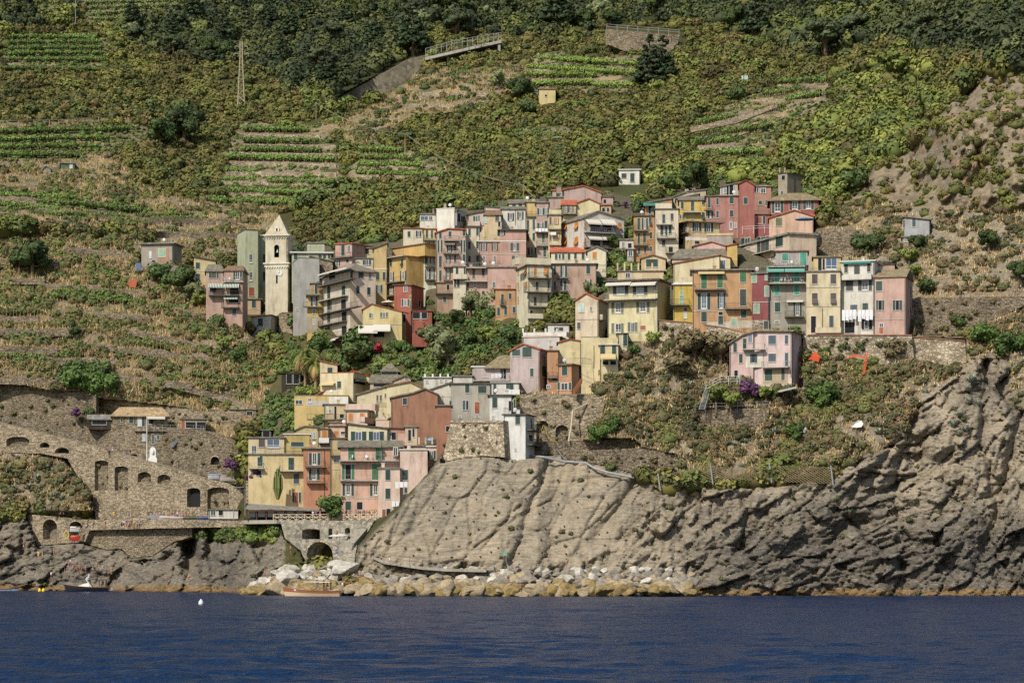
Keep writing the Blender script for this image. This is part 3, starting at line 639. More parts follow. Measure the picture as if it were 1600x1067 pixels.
def window(h, kind, a, key, root=None):
    px, py, w, hh = a[:4]; w *= 1.1; hh *= 1.08; fc = pick(h, px); t, Yh = fc.hit(px); s = Yh/F; z = zat(Yh, py); w *= s; hh *= s
    ksc = abs(fc.n.y)                         # a face seen obliquely shows its windows narrowed
    if ksc < .6: w = w/max(ksc, .35)
    root = root or h.root; sm = SHUT[key]; f = .06
    t0, t1, z0, z1 = t-w/2, t+w/2, z-hh/2, z+hh/2; mb = MB()
    fm = M_FRAME
    bx(mb, fc, t0-f, t0, z0-f, z1+f, -.02, .05); bx(mb, fc, t1, t1+f, z0-f, z1+f, -.02, .05)
    bx(mb, fc, t0, t1, z1, z1+f, -.02, .05); bx(mb, fc, t0-.06, t1+.06, z0-f-.03, z0, -.02, .12)
    nm = 'door' if kind in 'dD' else 'window'
    if kind in 'owgr':
        bw = .04; bx(mb, fc, (t0+t1)/2-bw, (t0+t1)/2+bw, z0, z1, .0, .035)
        for q in (t0, t1-2*bw): bx(mb, fc, q, q+2*bw, z0, z1, .0, .03)
        bx(mb, fc, t0, t1, z1-2*bw, z1, .0, .032)
        if hh > 1.7: bx(mb, fc, t0, t1, z0+(z1-z0)*.32-bw, z0+(z1-z0)*.32+bw, .0, .033); bx(mb, fc, t0, t1, z0, z0+.28, 0, .03)
        if kind == 'g':
            n = max(2, int(w/.9))
            for i in range(1, n): bx(mb, fc, t0+(t1-t0)*i/n-.03, t0+(t1-t0)*i/n+.03, z0, z1, 0, .034)
    wo = obj(nm, mb, fm, root)
    if kind in 'owgr':
        pm = MB(); bx(pm, fc, t0, t1, z0, z1, -.02, .012); obj('pane', pm, M_BLUEG if kind == 'g' else M_GLASS, wo)
    if kind == 'D':
        pm = MB(); bx(pm, fc, t0, t1, z0, z1, -.02, .012); obj('pane', pm, M_DARK, wo)  # no glass here: a near-black sheet stands in for shade in the opening
    if kind == 'd':
        pm = MB(); bx(pm, fc, t0, t1, z0, z1, -.02, .03); obj('panel', pm, sm, wo)
    if kind == 'o':
        sw = w*.5
        shutter(wo, fc, t0-f-sw, t0-f, z0-.03, z1+.03, sm); shutter(wo, fc, t1+f, t1+f+sw, z0-.03, z1+.03, sm)
    if kind in 's':
        c = (t0+t1)/2
        if w > .62: shutter(wo, fc, t0, c-.015, z0, z1, sm, .0, .06); shutter(wo, fc, c+.015, t1, z0, z1, sm, .0, .06)
        else: shutter(wo, fc, t0, t1, z0, z1, sm, .0, .06)
    if kind == 'p':      # shutters closed above and pushed open at the foot
        zc = z0+(z1-z0)*.45
        shutter(wo, fc, t0, t1, zc, z1, sm, .0, .06)
        mb2 = MB(); mb2.hexa([fc.pt(t0, z0, .5), fc.pt(t1, z0, .5), fc.pt(t1, z0, .46), fc.pt(t0, z0, .46), fc.pt(t0, zc, .07), fc.pt(t1, zc, .07), fc.pt(t1, zc, .03), fc.pt(t0, zc, .03)])
        obj('shutter', mb2, sm, wo); pm = MB(); bx(pm, fc, t0, t1, z0, zc, -.02, .012); obj('pane', pm, M_DARK, wo)  # dark sheet paints the shade behind the pushed-out leaf
    return wo
def railing(parent, pts, h0, mat, kind='rail', step=.22):
    """pts: (x,y,z) along the foot"""
    mb = MB()
    for a, b in zip(pts[:-1], pts[1:]):
        a = Vector(a); b = Vector(b); up = Vector((0, 0, h0)); L = (b-a).length
        mb.tube([a+up, b+up], .03, 4); mb.tube([a+up*.12, b+up*.12], .02, 4)
        n = max(1, int(L/step))
        for i in range(n+1):
            q = a.lerp(b, i/n); r = .028 if i in (0, n) else .012; mb.tube([q, q+up], r, 4, cap=False)
    return obj('railing', mb, mat, parent)
def balcony(h, x0, x1, y, d, kind, root=None):
    fc = pick(h, (x0+x1)/2); t0, Y0 = fc.hit(x0); t1, Y1 = fc.hit(x1); Yh = (Y0+Y1)/2; z = zat(Yh-d*.8, y)-.07
    root = root or h.root; mb = MB(); bx(mb, fc, t0, t1, z-.09, z+.07, -.02, d)
    mt = M_DSLAB if kind in 'rd' else M_SLAB
    b = obj('balcony', mb, mt, root)
    pts = [fc.pt(t0+.04, z+.07, 0), fc.pt(t0+.04, z+.07, d-.04), fc.pt(t1-.04, z+.07, d-.04), fc.pt(t1-.04, z+.07, 0)]
    if kind in 'rd': railing(b, pts, 1.0, M_IRON)
    elif kind == 'w': railing(b, pts, 1.0, M_GALV, step=.5)
    else:
        mb = MB(); bx(mb, fc, t0, t1, z+.07, z+.95, d-.12, d); bx(mb, fc, t0, t0+.12, z+.07, z+.95, 0, d-.12); bx(mb, fc, t1-.12, t1, z+.07, z+.95, 0, d-.12)
        obj('parapet', mb, h.wm if kind == 'p' else M_WHITE, b)
    return b
def awning(h, x0, x1, y0, y1, key, d=1.5, root=None):
    fc = pick(h, (x0+x1)/2); t0, Y0 = fc.hit(x0); t1, Y1 = fc.hit(x1); Yh = (Y0+Y1)/2; za = zat(Yh, y0); zb = zat(Yh-d*.95, y1-1.2)
    mb = MB(); e = .05; n = max(2, int((t1-t0)/.5))
    mb.hexa([fc.pt(t0, zb-e, d), fc.pt(t1, zb-e, d), fc.pt(t1, za-e, .02), fc.pt(t0, za-e, .02), fc.pt(t0, zb, d), fc.pt(t1, zb, d), fc.pt(t1, za, .02), fc.pt(t0, za, .02)])
    bx(mb, fc, t0, t1, zb-.28, zb-e, d-.03, d)
    a = obj('awning', mb, AWN[key], root or h.root)
    am = MB(); 
    for t in (t0+.1, t1-.1): am.tube([fc.pt(t, zb-.05, d-.05), fc.pt(t, zb-.25, .02)], .025, 4)
    obj('awning_arm', am, M_GALV, a); return a
def features(h, s, root=None):
    root = root or h.root
    for it in s.replace('\n', ' ').split(';'):
        q = it.split()
        if not q: continue
        k = q[0]; nums = []; keys = []
        for v in q[1:]:
            try: nums.append(float(v))
            except ValueError: keys.append(v)
        key = keys[0] if keys else h.sh
        if k in 'oswdDgpr' and len(k) == 1:
            for i in range(0, len(nums), 4): window(h, k, nums[i:i+4], key, root)
        elif k == 'R':       # a row of equal windows: kind x0 dx n y w h
            kd = keys[0]; key = keys[1] if len(keys) > 1 else h.sh
            x0, dx, n, y, w, hh = nums
            for i in range(int(n)): window(h, kd, [x0+dx*i, y, w, hh], key, root)
        elif k == 'b': balcony(h, nums[0], nums[1], nums[2], nums[3] if len(nums) > 3 else 1.1, keys[0] if keys else 'r', root)
        elif k == 'a': awning(h, nums[0], nums[1], nums[2], nums[3], keys[0] if keys else 'w', nums[4] if len(nums) > 4 else 1.5, root)
        elif k == 'c':       # chimney  x ytop ybottom width
            fc = h.fr; t, Yh = fc.hit(nums[0]); Yh += 3.0; w = nums[3]*Yh/F; mb = MB(); z0 = zat(Yh, nums[2])-.8; z1 = zat(Yh, nums[1])
            bx(mb, fc, t-w/2, t+w/2, z0, z1-.25, -3.0-w, -3.0); bx(mb, fc, t-w*.7, t+w*.7, z1-.12, z1, -3.1-w, -2.9); bx(mb, fc, t-w*.4, t+w*.4, z1-.25, z1-.12, -2.95-w*.8, -3.0)
            obj('chimney', mb, plaster((170, 150, 128)), root)
        elif k == 't':       # string course y [x0 x1]
            fc = h.fr; t0, Y0 = fc.hit(h.xs[0]); t1, Y1 = fc.hit(h.xs[1]); 
            if len(nums) > 2: t0, Y0 = fc.hit(nums[1]); t1, Y1 = fc.hit(nums[2])
            z = zat((Y0+Y1)/2, nums[0]); mb = MB(); bx(mb, fc, t0, t1, z-.08, z+.08, -.02, .06); obj('string_course', mb, M_SLAB if not keys else M_WHITE, root)
        elif k == 'P':       # drainpipe x y0 y1
            fc = pick(h, nums[0]); t, Yh = fc.hit(nums[0]); mb = MB(); mb.tube([fc.pt(t, zat(Yh, nums[1]), .08), fc.pt(t, zat(Yh, nums[2]), .08)], .05, 5); obj('drainpipe', mb, M_IRON if not keys else M_WHITE, root)
        elif k == 'q':       # painted or stone panel on the wall: x0 x1 y0 y1 (r,g,b)
            fc = pick(h, (nums[0]+nums[1])/2); t0, Y0 = fc.hit(nums[0]); t1, Y1 = fc.hit(nums[1]); Yh = (Y0+Y1)/2; mb = MB()
            bx(mb, fc, t0, t1, zat(Yh, nums[3]), zat(Yh, nums[2]), -.03, .03)
            mt = M_STONE if keys and keys[0] == 'S' else plaster((int(nums[4]), int(nums[5]), int(nums[6]))); obj('wall_panel', mb, mt, root)
        elif k == 'T':       # roof terrace: parapet with railing above the front: x0 x1 ytop_of_rail
            fc = h.fr; t0, Y0 = fc.hit(nums[0]); t1, Y1 = fc.hit(nums[1]); z1 = zat((Y0+Y1)/2, nums[2]); z0 = zat((Y0+Y1)/2, nums[3])
            if keys and keys[0] == 'p':
                mb = MB(); bx(mb, fc, t0, t1, z0, z1, -.2, -.02); bx(mb, fc, t0, t0+.18, z0, z1, -4, -.2); bx(mb, fc, t1-.18, t1, z0, z1, -4, -.2); obj('parapet', mb, h.wm, root)
            else: railing(root, [fc.pt(t0, z0, -3.5), fc.pt(t0, z0, -.1), fc.pt(t1, z0, -.1), fc.pt(t1, z0, -3.5)], z1-z0, M_GALV if keys and keys[0] == 'w' else M_IRON, step=.35)
        elif k == 'k':       # row of posts on a terrace edge: x0 x1 n ytop ybottom
            for i in range(int(nums[2])):
                x = nums[0]+(nums[1]-nums[0])*i/max(1, nums[2]-1); t, Yh = h.fr.hit(x); mb = MB(); bx(mb, h.fr, t-.16, t+.16, zat(Yh, nums[4]), zat(Yh, nums[3]), -.36, -.04); obj('post', mb, h.wm if not keys else M_WHITE, root)
        elif k == 'V':       # extra storey or wing: x0 x1 ytop ybottom setback depth r g b [roof]
            x0, x1, y0, y1, sb, dd = nums[:6]; fc = h.fr; t0, Y0 = fc.hit(x0); t1, Y1 = fc.hit(x1); Yh = (Y0+Y1)/2+sb
            # on the set-back plane
            f2 = Face(Vector(fc.pt(0, 0, -sb)[:2]), fc.u, fc.n, 0); t0, Y0 = f2.hit(x0); t1, Y1 = f2.hit(x1); Yh = (Y0+Y1)/2
            z0 = zat(Yh, y1)-.3; z1 = zat(Yh, y0); mb = MB(); bx(mb, f2, t0, t1, z0, z1, -dd, 0)
            mt = plaster((int(nums[6]), int(nums[7]), int(nums[8]))) if len(nums) > 8 else h.wm
            st = obj('storey', mb, mt, root); mb = MB(); bx(mb, f2, t0-.3, t1+.3, z1, z1+.2, -dd-.3, .3); obj('roof', mb, ROOFS[keys[0]] if keys else ROOFS['grey'], st)
            h.f2 = f2; carve(x0, x1, y0, y1, Yh+dd*.5, 12)
        elif k == 'W':       # windows on the last extra storey: kind x y w h
            f0, xs0 = h.fr, h.xs; h.fr = h.f2; h.xs = (-1e4, 1e4, None)
            for i in range(0, len(nums), 4): window(h, keys[0], nums[i:i+4], keys[1] if len(keys) > 1 else h.sh, root)
            h.fr, h.xs = f0, xs0
        elif k == 'Q':       # quoins down the edge x y0 y1
            t, Yh = h.fr.hit(nums[0]); mb = MB(); z0 = zat(Yh, nums[2]); z1 = zat(Yh, nums[1]); n = int((z1-z0)/.45)
            for i in range(n): wq = .45 if i % 2 else .28; bx(mb, h.fr, t-wq, t+.02, z0+i*.45, z0+i*.45+.38, -.02, .04)
            obj('quoin', mb, M_BAST, root)
        elif k == 'l':       # washing on a line: x0 x1 y h
            fc = pick(h, (nums[0]+nums[1])/2); t0, Y0 = fc.hit(nums[0]); t1, Y1 = fc.hit(nums[1]); z = zat((Y0+Y1)/2, nums[2]); hh = nums[3]*Y0/F
            root2 = thing('laundry', fc.pt(t0, z, 1.15), WASH.pop(0), 'laundry'); mb = MB(); mb.tube([fc.pt(t0, z, 1.15), fc.pt(t1, z, 1.15)], .012, 4); obj('line', mb, M_GALV, root2)
            n = max(1, int((t1-t0)/.6)); rr = random.Random(nums[0])
            for i in range(n):
                a = t0+(t1-t0)*(i+.08)/n; b = t0+(t1-t0)*(i+.92)/n; hb = hh*(.7+.4*rr.random()); sg = rr.uniform(-.1, .1)
                mb = MB(); q = [fc.pt(a, z-hb, 1.2+sg), fc.pt(b, z-hb*1.05, 1.15-sg), fc.pt(b, z, 1.15), fc.pt(a, z, 1.15)]
                mb.prism(q, Vector((fc.n.x, fc.n.y, 0))*.03); cc = keys[0] if keys else 'w'
                obj('cloth', mb, {'w': M((222, 222, 222)), 'm': M([(206, 206, 210), (92, 100, 130), (170, 90, 84), (210, 200, 180)][rr.randrange(4)]), 'd': M((58, 60, 78)), 'b': M((150, 176, 214)), 'Y': M((214, 190, 60))}[cc], root2)
WASH = []
# ---------------------------------------------------------------- the village
WASH += ['white washing and towels on the balcony of the narrow mauve house', 'dark clothes hung below the white awning of the big gabled house',
         'small white washing on the balcony of the lilac hip-roofed house', 'white sheets hung over the arches of the peeling white house, left pair',
         'white sheet hung over the arches of the peeling white house, right one', 'white shirts on a line between two shuttered windows of the shell-pink house',
         'white washing caught beside the lowest window of the shell-pink house']
Hs = house
CR = (224, 208, 168); CR2 = (218, 204, 172); YE = (218, 184, 110); YE2 = (222, 204, 150); YD = (206, 166, 84); PK = (206, 160, 142); PK2 = (214, 176, 158); PL = (222, 192, 182)
RD = (176, 84, 68); OR = (206, 146, 96); OR2 = (196, 132, 78); WH = (222, 218, 206); GRY = (166, 160, 148); MV = (186, 158, 150); LI = (190, 170, 168); BR = (176, 116, 90)
# --- far top and upper rows first
Hs('small white cabin with a green door and shutter on the slope above the village', (967, 1000), 288, 266, WH, 's 975 275 7 7; s 988 278 6 13', D=5, roof='white')
Hs('unfinished grey concrete block house with an open upper window among the trees', (1216, 1230, 1262), 308, 271, (166, 152, 130), 'D 1224 278 6 7; D 1222 302 3 6; k 1218 1226 2 262 270; P 1240 272 300', roof='dark', slab=.12, over=.15)
Hs('mauve house with a wide blank gable and red roof edge, highest of the village', (881, 940), 322, ('P', [(881, 297), (911, 291), (940, 302)]), MV, 'c 873 291 297 7', roof='terra', D=9)
Hs('little mauve wing with two green windows left of the blank mauve gable', (863, 881), 318, 298, MV, 's 871 304 4 9; o 876.5 304 2.5 8', roof='terra', D=6)
Hs('low mauve annex with a doorway right of the blank mauve gable', (941, 958), 322, 308, MV, 'D 945 315 4 6; V 950 958 305 318 .5 4', roof='brown', D=5)
Hs('long mauve wing under the blank gable, without windows', (856, 900), 322, 309, MV, '', roof='grey', D=6, dY=-1)
Hs('yellow gabled house with a terracotta roof and three brown doors on its balcony', (900, 938), 337, ('P', [(900, 318), (920, 311), (938, 319)]), YE2, '', roof='terra', D=9)
Hs('yellow balcony wing with brown doors left of the yellow gable', (878, 900), 340, ('E', 320, 314), YE2, 'o 884 327 3 9 B; o 892 326 3 9 B; b 877 901 334 1 r', roof='terra', D=7, dY=-1)
Hs('small salmon lean-to with two dark windows right of the yellow gable', (939, 955), 334, 321, (206, 168, 130), 'D 943 328 4 6; D 950 328 3 6', roof='terra', D=5)
Hs('low cream top storey with three green windows and a flat tiled roof', (795, 840), 330, ('E', 318, 313), CR2, 's 803 320 5 5; s 813 320 5 5; s 823 319 5 6', roof='slate', D=7)
Hs('white house with two pairs of open green shutters on its upper floor', (784, 822), 362, ('E', 327, 324), (214, 208, 196), 'o 798 339 4 11; o 813 337 4 11; P 805 328 352', roof='slate', D=8)
Hs('tall narrow house bright yellow above and cream below with tall shutters', (822, 838), 405, 316, YE, 'q 822 838 340 404 218 204 160; s 825 353 3.5 17 N; s 834 351 3.5 15 N; s 825 371 3.5 11; s 834 370 3.5 11; s 826 393 3 11; o 834 392 3 10; b 822 838 338 .5 r', roof='grey', D=7)
Hs('tall narrow mauve house with potted plants on its roof terrace and washing', (838, 857), 408, 317, (190, 158, 150), 's 841 331 3 10; w 845 331 3 9; s 849 331 2.5 10; o 853 330 3 9; s 841 353 3 8; o 845 353 3 8; s 853 352 4 13; d 849 372 4 14 L; s 851 394 4 14; b 836 857 363 .9 r; b 838 857 383 .8 w; b 838 857 404 .8 w; T 838 857 311 317; l 836 856 358 5 w', roof='grey', D=8)
Hs('cream terraced-balcony house with orange shutters between mauve and white houses', (857, 877), 405, ('E', 336, 333), YE2, 's 860 345 3 11 B; o 869 345 3 10 O; s 860 371 3 9 B; o 870 368 4 9 O; o 869 390 4 8 O; a 860 869 360 367 w 1; b 857 877 358 .9 r; b 858 877 382 .9 w; T 858 877 328 336 p', roof='slate', D=8)
Hs('big white gabled house with orange shutters and two floors of white awnings', (912, 975, 877), 392, ('P', [(912, 341), (934, 331), (975, 343)]), (204, 198, 188),
   'p 883.5 353 5 11 O; p 901 352 5 11 O; p 883.5 376 5 11 O; p 901 376 5 11 O; p 961 353 5 9 O; p 968 353 5 9 O; s 914 352 2 9 O; s 914 377 2 9 O; D 930 355 16 8; D 948 356 14 8; D 930 380 16 7; D 948 380 14 7; w 962 375 5 9; w 968 375 4 9; a 914 936 343 350 w; a 937 959 343 351 w; a 916 937 366 374 w; a 938 960 367 375 w; b 912 958 363 1.3 w; b 912 958 387 1.3 r; t 365 912 975; P 955 345 386; l 918 946 357 7 d', roof='slate', D=11)
Hs('small white ground-floor wing with a terrace right of the big gabled house', (968, 990), 392, 375, (200, 196, 188), 'w 974 382 4 8; D 984 384 5 7', roof='grey', D=5)
Hs('grey stair block with pale panels below the small terrace', (980, 990), 412, 390, GRY, 'w 985 396 6 8', roof='grey', D=4)
# left top group
Hs('white modern block with a blank wall and flat roof above the rooftops', (682, 710, 729), 362, 326, WH, 'V 712 713 330 350 0 1; D 716 340 5 12; w 722 342 4 9; c 688 318 326 4', roof='white', over=.08, D=8)
Hs('low white wing with a band of dark windows left of the white block', (656, 681), 362, 335, WH, 'g 663 341 11 6; w 673 341 5 6; c 677 326 335 3', roof='grey', D=7)
Hs('cream house with two green-shuttered windows under a flat red-edged roof', (630, 662), 400, 357, CR2, 's 639 366 4 8; s 651 365.5 2.5 9; w 654 365.5 3 9; s 657 365.5 2 9', roof='terra', slab=.12, D=8)
Hs('narrow pale green house with stacked balconies beside the cream house', (662, 681), 450, 358, (204, 206, 182), 's 667 366 3 12; w 671 366 4 11; s 675 366 2.5 12; s 664 385 4 9; o 674 385 3 12; s 666 405 4 12; o 675 404 3 13; o 668 428 3 14; o 675 428 3 14; b 662 680 375 .9 r; b 664 680 394 .9 r; b 664 680 416 .9 r; b 664 680 437 .9 r; q 662 681 357 376 214 190 110', roof='terra', slab=.12, D=8)
Hs('tall pink house with a sloping terracotta roof and four floors of balconies', (681, 727), 470, ('P', [(681, 364), (700, 358), (727, 359)]), (202, 164, 146),
   's 688 368 3.5 9; s 703 366 4 8; s 725 364 4 9; s 685 385 2.5 18; s 690 385 2.5 18; o 702 388 3 11; s 711 386 3 12; s 721 385 2.5 18; s 725.5 385 2.5 18; s 688 409 4 17; o 700 405 3 10; s 711 404 3 10; s 725 404 4 12; s 688 431 3.5 16; o 700 428 3 14; s 690 450 4 9; b 694 717 376 .9 r; b 693 717 396 1 r; b 693 717 417 1 r; b 693 712 438 1 r; a 694 711 378 382 k 1', roof='terra', D=9)
Hs('narrow cream tower house with three pairs of green shutters', (728, 750), 440, 355, CR2, 's 733.5 363 3.5 11; s 746 362 3.5 11; s 733.5 383.5 3.5 11; s 746 383 3.5 11; s 733.5 405 3.5 9; s 746 404 3.5 9', roof='dark', slab=.15, D=8)
Hs('pale mauve house with a slanted dark roof above the cream tower house', (731, 757), 375, ('P', [(731, 336), (757, 331)]), (206, 186, 170), 's 741 342 3 8; s 744.5 342 1.5 8; w 748 341 4 9; b 731 750 352 .8 p', roof='dark', D=7)
Hs('pink block with a roof terrace and a blue parasol in the top row', (757, 790), 365, ('P', [(757, 323), (790, 325)]), (206, 178, 166), '', roof='grey', slab=.1, D=8, dY=3)
Hs('peach house with brown tiled roof and a broken green shutter, below the pink block', (757, 784), 385, ('E', 336, 330, .1, .1), (212, 184, 140), 's 776 341 4 9 B; o 781 341 2 9; d 758 344 4 9 M; D 780 350 3 8', roof='brown', D=7)
Hs('yellow terrace wall storey beneath the peach house', (754, 785), 380, 353, (220, 196, 130), 's 774 365 4 9; T 755 772 347 353', roof='terra', slab=.08, over=.1, D=6)
Hs('broad rosy pink house with white bands and dark-shuttered windows', (781, 822), 440, 360, (204, 150, 136), 'o 784 363.5 4 7; t 377 W; t 397; t 418; s 799.5 386 4 12 B; w 804 386 4 12; s 809 386 4 12 B; s 802 406 5 12 B; w 807.5 406 4 12', roof='dark', slab=.18, over=.5, D=9)
Hs('rosy pink wing with a white slab roof and two shuttered windows', (750, 781), 430, 378, (204, 152, 138), 'o 756 385.5 4 11 B; o 773 385.5 4 11 B; w 756 405 4 10; w 773 405 4 10; t 397; b 728 781 416 1.8 r', roof='white', slab=.2, D=8)
Hs('lower pink house with curved balconies and thin railings', (727, 762), 478, 419, (206, 164, 150), 's 740 426 4 17 B; s 755 426 4 11 D; w 742 445 4 9; w 755 444 4 9; s 731 448 3 12; s 742 461 4 8; s 755 459 4 8; b 726 762 439 1.2 w; b 728 762 418 1.2 w', roof='grey', D=8, dY=-1)
Hs('plain pink wall house with one lower window beside the tree', (762, 806), 480, 418, (204, 158, 144), 'w 772 445 5 9', roof='grey', D=8, dY=1)
Hs('tall cream sliver house with paired shutters beside the vine pergola', (708, 728), 492, 417, (214, 200, 170), 's 714 426 3.5 16; s 726 424 2.5 16; s 711 443 3 11 D; s 716 443 3.5 11 D; b 708 730 435 1 p; w 716 457 2 3', roof='grey', D=8)
Hs('small orange house with a red awning over its roof terrace', (774, 806), 495, 452, OR, 's 785 468 4 16; s 797 463 4 9; s 779 487 4 12; s 790 486 4 12; s 803 484 4 10; b 781 789 476 .6 r; t 479; T 784 798 446 452', roof='terra', slab=.1, D=7)
Hs('rounded cream apartment house with orange shutters and two parasols', (825, 861, 807), 500, 415, (214, 204, 168),
   's 810 424 3 10 O; p 821.5 424 5 11 O; s 836 423 4 15 O; p 852 422 5 13 O; s 810 447 2.5 11 O; o 821.5 446 3 10 O; s 839 447 4 12 B; s 857 445 3 12 B; s 810 468 2.5 10 O; s 836 471 4 13 B; s 857 466 3 9 B; D 830 491 4 10; D 852 489 8 8; b 824 861 434 1.2 r; b 818 861 456 1.4 r; b 825 861 479 1.2 r; b 824 861 497 1.0 p; T 808 861 403 413 p; P 856 416 455', roof='dark', slab=.2, over=.35, D=9)
Hs('salmon brown house with open green shutters and a climbing vine', (862, 932), 470, 413, (196, 156, 134),
   's 867 423 3 14; s 877 424 3 17; w 880.5 424 3 16; s 884.5 424 3 17; s 919 421 5.5 13; o 919 444 4 13; s 867 446 3 13; s 877 446 3 15; s 883 446 4 14; D 870 464 5 8; D 882 463 8 9; b 870 887 434 .9 r; b 870 887 455 .9 r', roof='dark', slab=.15, over=.4, D=9)
Hs('cream house with a long terracotta roof and seven small green windows', (861, 918), 420, ('E', 394, 388), (218, 206, 172), 's 869 401 3.5 8; s 874.5 401 2.5 7; s 880 401 3 8; s 889 401 3.5 9; s 899 400 3.5 9; s 911 400 4 10; T 862 888 406 411 p', roof='terra', D=8)
Hs('cream gable end with one orange shutter, joined to the terracotta roof', (918, 948), 434, ('P', [(918, 392), (932, 386), (948, 393)]), (220, 208, 174), 's 929 399 6 10 O; w 943 422 4 3; t 414; b 931 947 432 .8 p', roof='grey', D=8, dY=-.5)
# right upper group
Hs('tall orange house with narrow balconies and a teal awning on its terrace', (990, 1024), 405, 338, (200, 142, 84),
   's 998 350 4 17; s 1004 350 2.5 17; w 1007.5 350 3 15; s 1011 350 2.5 17; p 1016 345.5 4 11; s 998 373 3.5 16; s 1007 372 4 15; s 1017 368 4 10; s 998.5 392.5 4 10 N; s 1008 391 4 9 N; s 1017 389 4 8 N; b 990 1012 360 .9 r; b 990 1012 383 .9 r; T 990 1023 330 338', roof='dark', slab=.15, D=9)
Hs('small orange attic with a teal awning and a flat tiled roof', (1008, 1050), 338, ('P', [(1008, 318), (1050, 311)]), (196, 138, 90), 'a 1005 1040 317 321 t 1.2; D 1016 328 5 12; d 1020 329 5 6 T', roof='slate', D=8, dY=2)
Hs('long stone-roofed house with small dormer windows in the top row', (1050, 1103), 330, ('P', [(1050, 309), (1075, 300), (1103, 297)]), (190, 172, 144), 'w 1073 299 4 5; D 1084 298 3 5; w 1060 312 3 5', roof='slate', D=8, dY=3)
Hs('stone-roofed grey house stepping down behind the yellow house', (1057, 1092), 335, ('P', [(1057, 311), (1092, 304)]), (200, 184, 152), 'D 1059 312 3 5; D 1073 311 3 4', roof='slate', D=8, dY=1)
Hs('tall cream house with a parapet terrace and stacked balconies', (1024, 1060), 405, 327, (214, 200, 172),
   's 1037 342 4 13 D; s 1050 339 4 10 D; s 1034 360 4 14; w 1038 360 3 13; s 1041 361 3 14; s 1047 359 4 12; s 1037 380 5 9 D; D 1048 390 6 8; b 1025 1050 350 .9 w; b 1026 1056 372 1 r; b 1040 1062 395 1 r; T 1024 1050 318 327 p', roof='slate', slab=.12, D=9)
Hs('mustard yellow house with a central balcony and green shutters', (1061, 1103), 350, ('E', 313, 309), (218, 178, 76), 's 1066 321 4 10; s 1082 322 4.5 14; s 1099 315 4.5 10; s 1063 339 2.5 6; s 1068 339 3.5 7; w 1082 338 4 8; p 1099 337 4 10; b 1067 1094 331 1.2 w', roof='slate', D=8)
Hs('deep rose house with weathered plaster and green shuttered windows', (1103, 1155), 372, 307, (190, 120, 112),
   's 1108 317 4 15; s 1121 315 3.5 10 D; s 1143 313 6 10; s 1121 335 3.5 10 D; s 1143 334 5.5 10 D; s 1107 336 3 11; w 1110 336 2 9; s 1113 336 2.5 10; w 1142 353 4 12; w 1149 352 3 8; b 1100 1113 328 1 r', roof='slate', slab=.15, D=9)
Hs('glazed rose attic with dark doors under a slanted tiled roof', (1125, 1155), 312, ('P', [(1125, 293), (1155, 286)]), (200, 176, 150), 'w 1128 298 3 9; w 1133 297 3 9; D 1137 298 3 13; D 1143 297 6 14; w 1148 297 3 13', roof='slate', D=7, dY=1)
Hs('tall brick-rose gable house with two green shuttered windows', (1155, 1179), 372, ('P', [(1155, 287), (1165, 282), (1179, 290)]), (184, 96, 88), 's 1165 314 6 10', roof='terra', slab=.12, D=9, dY=-.5)
Hs('small rose house with two white windows behind the brick-rose gable', (1179, 1205), 340, 292, (190, 126, 104), 'w 1182 297 7 7; w 1192.5 298 7 7; s 1188 317 5 6', roof='grey', D=7)
Hs('long low terrace storey with glazed front beside the crimson house', (1148, 1170), 368, ('P', [(1148, 344), (1170, 335)]), (150, 128, 108), 'D 1152 350 5 10; D 1160 348 5 11', roof='slate', D=7)
Hs('crimson house with a low tiled hip roof and three white-framed windows', (1203, 1279), 348, ('E', 313, 304, .3, .25), (172, 84, 84), 'w 1215 322 8 18; s 1208 323 3.5 20; s 1222 322 4 20; w 1242 321 8 13; s 1235.5 321 4 14; s 1249 321 4 14; w 1263 320 8 13; s 1257 320 4 14; s 1269.5 320 4 14; s 1197 317 2 9', roof='ochre', D=10, over=.6)
Hs('crimson lower wing with brown window and green shutters', (1166, 1203), 366, 336, (168, 82, 84), 's 1178 345 4 13; d 1186 344 8 10 R; s 1194 344 4 12; T 1166 1203 330 336', roof='dark', slab=.15, D=8, dY=-1)
Hs('salmon gabled cottage with a dark-green shutter and white barge boards', (1202, 1271), 362, ('P', [(1202, 341), (1241, 329), (1271, 338)]), (220, 172, 142), 's 1217 347 9 12 V', roof='terra', D=7, dY=-2)
Hs('beige-pink flat-roofed house with a wide side wall and folding shutters', (1152, 1233, 1276), 425, 366, (216, 186, 160),
   's 1161 380 4 15; w 1168 379 6 14; s 1186 383 4 23; d 1194 382 7 22 B; s 1199 382 4 23; s 1218 377 8 15; s 1177 409 8 15 D; w 1208 402 5 4; b 1168 1212 395 1.1 w', roof='grey', slab=.35, over=.4, D=6)
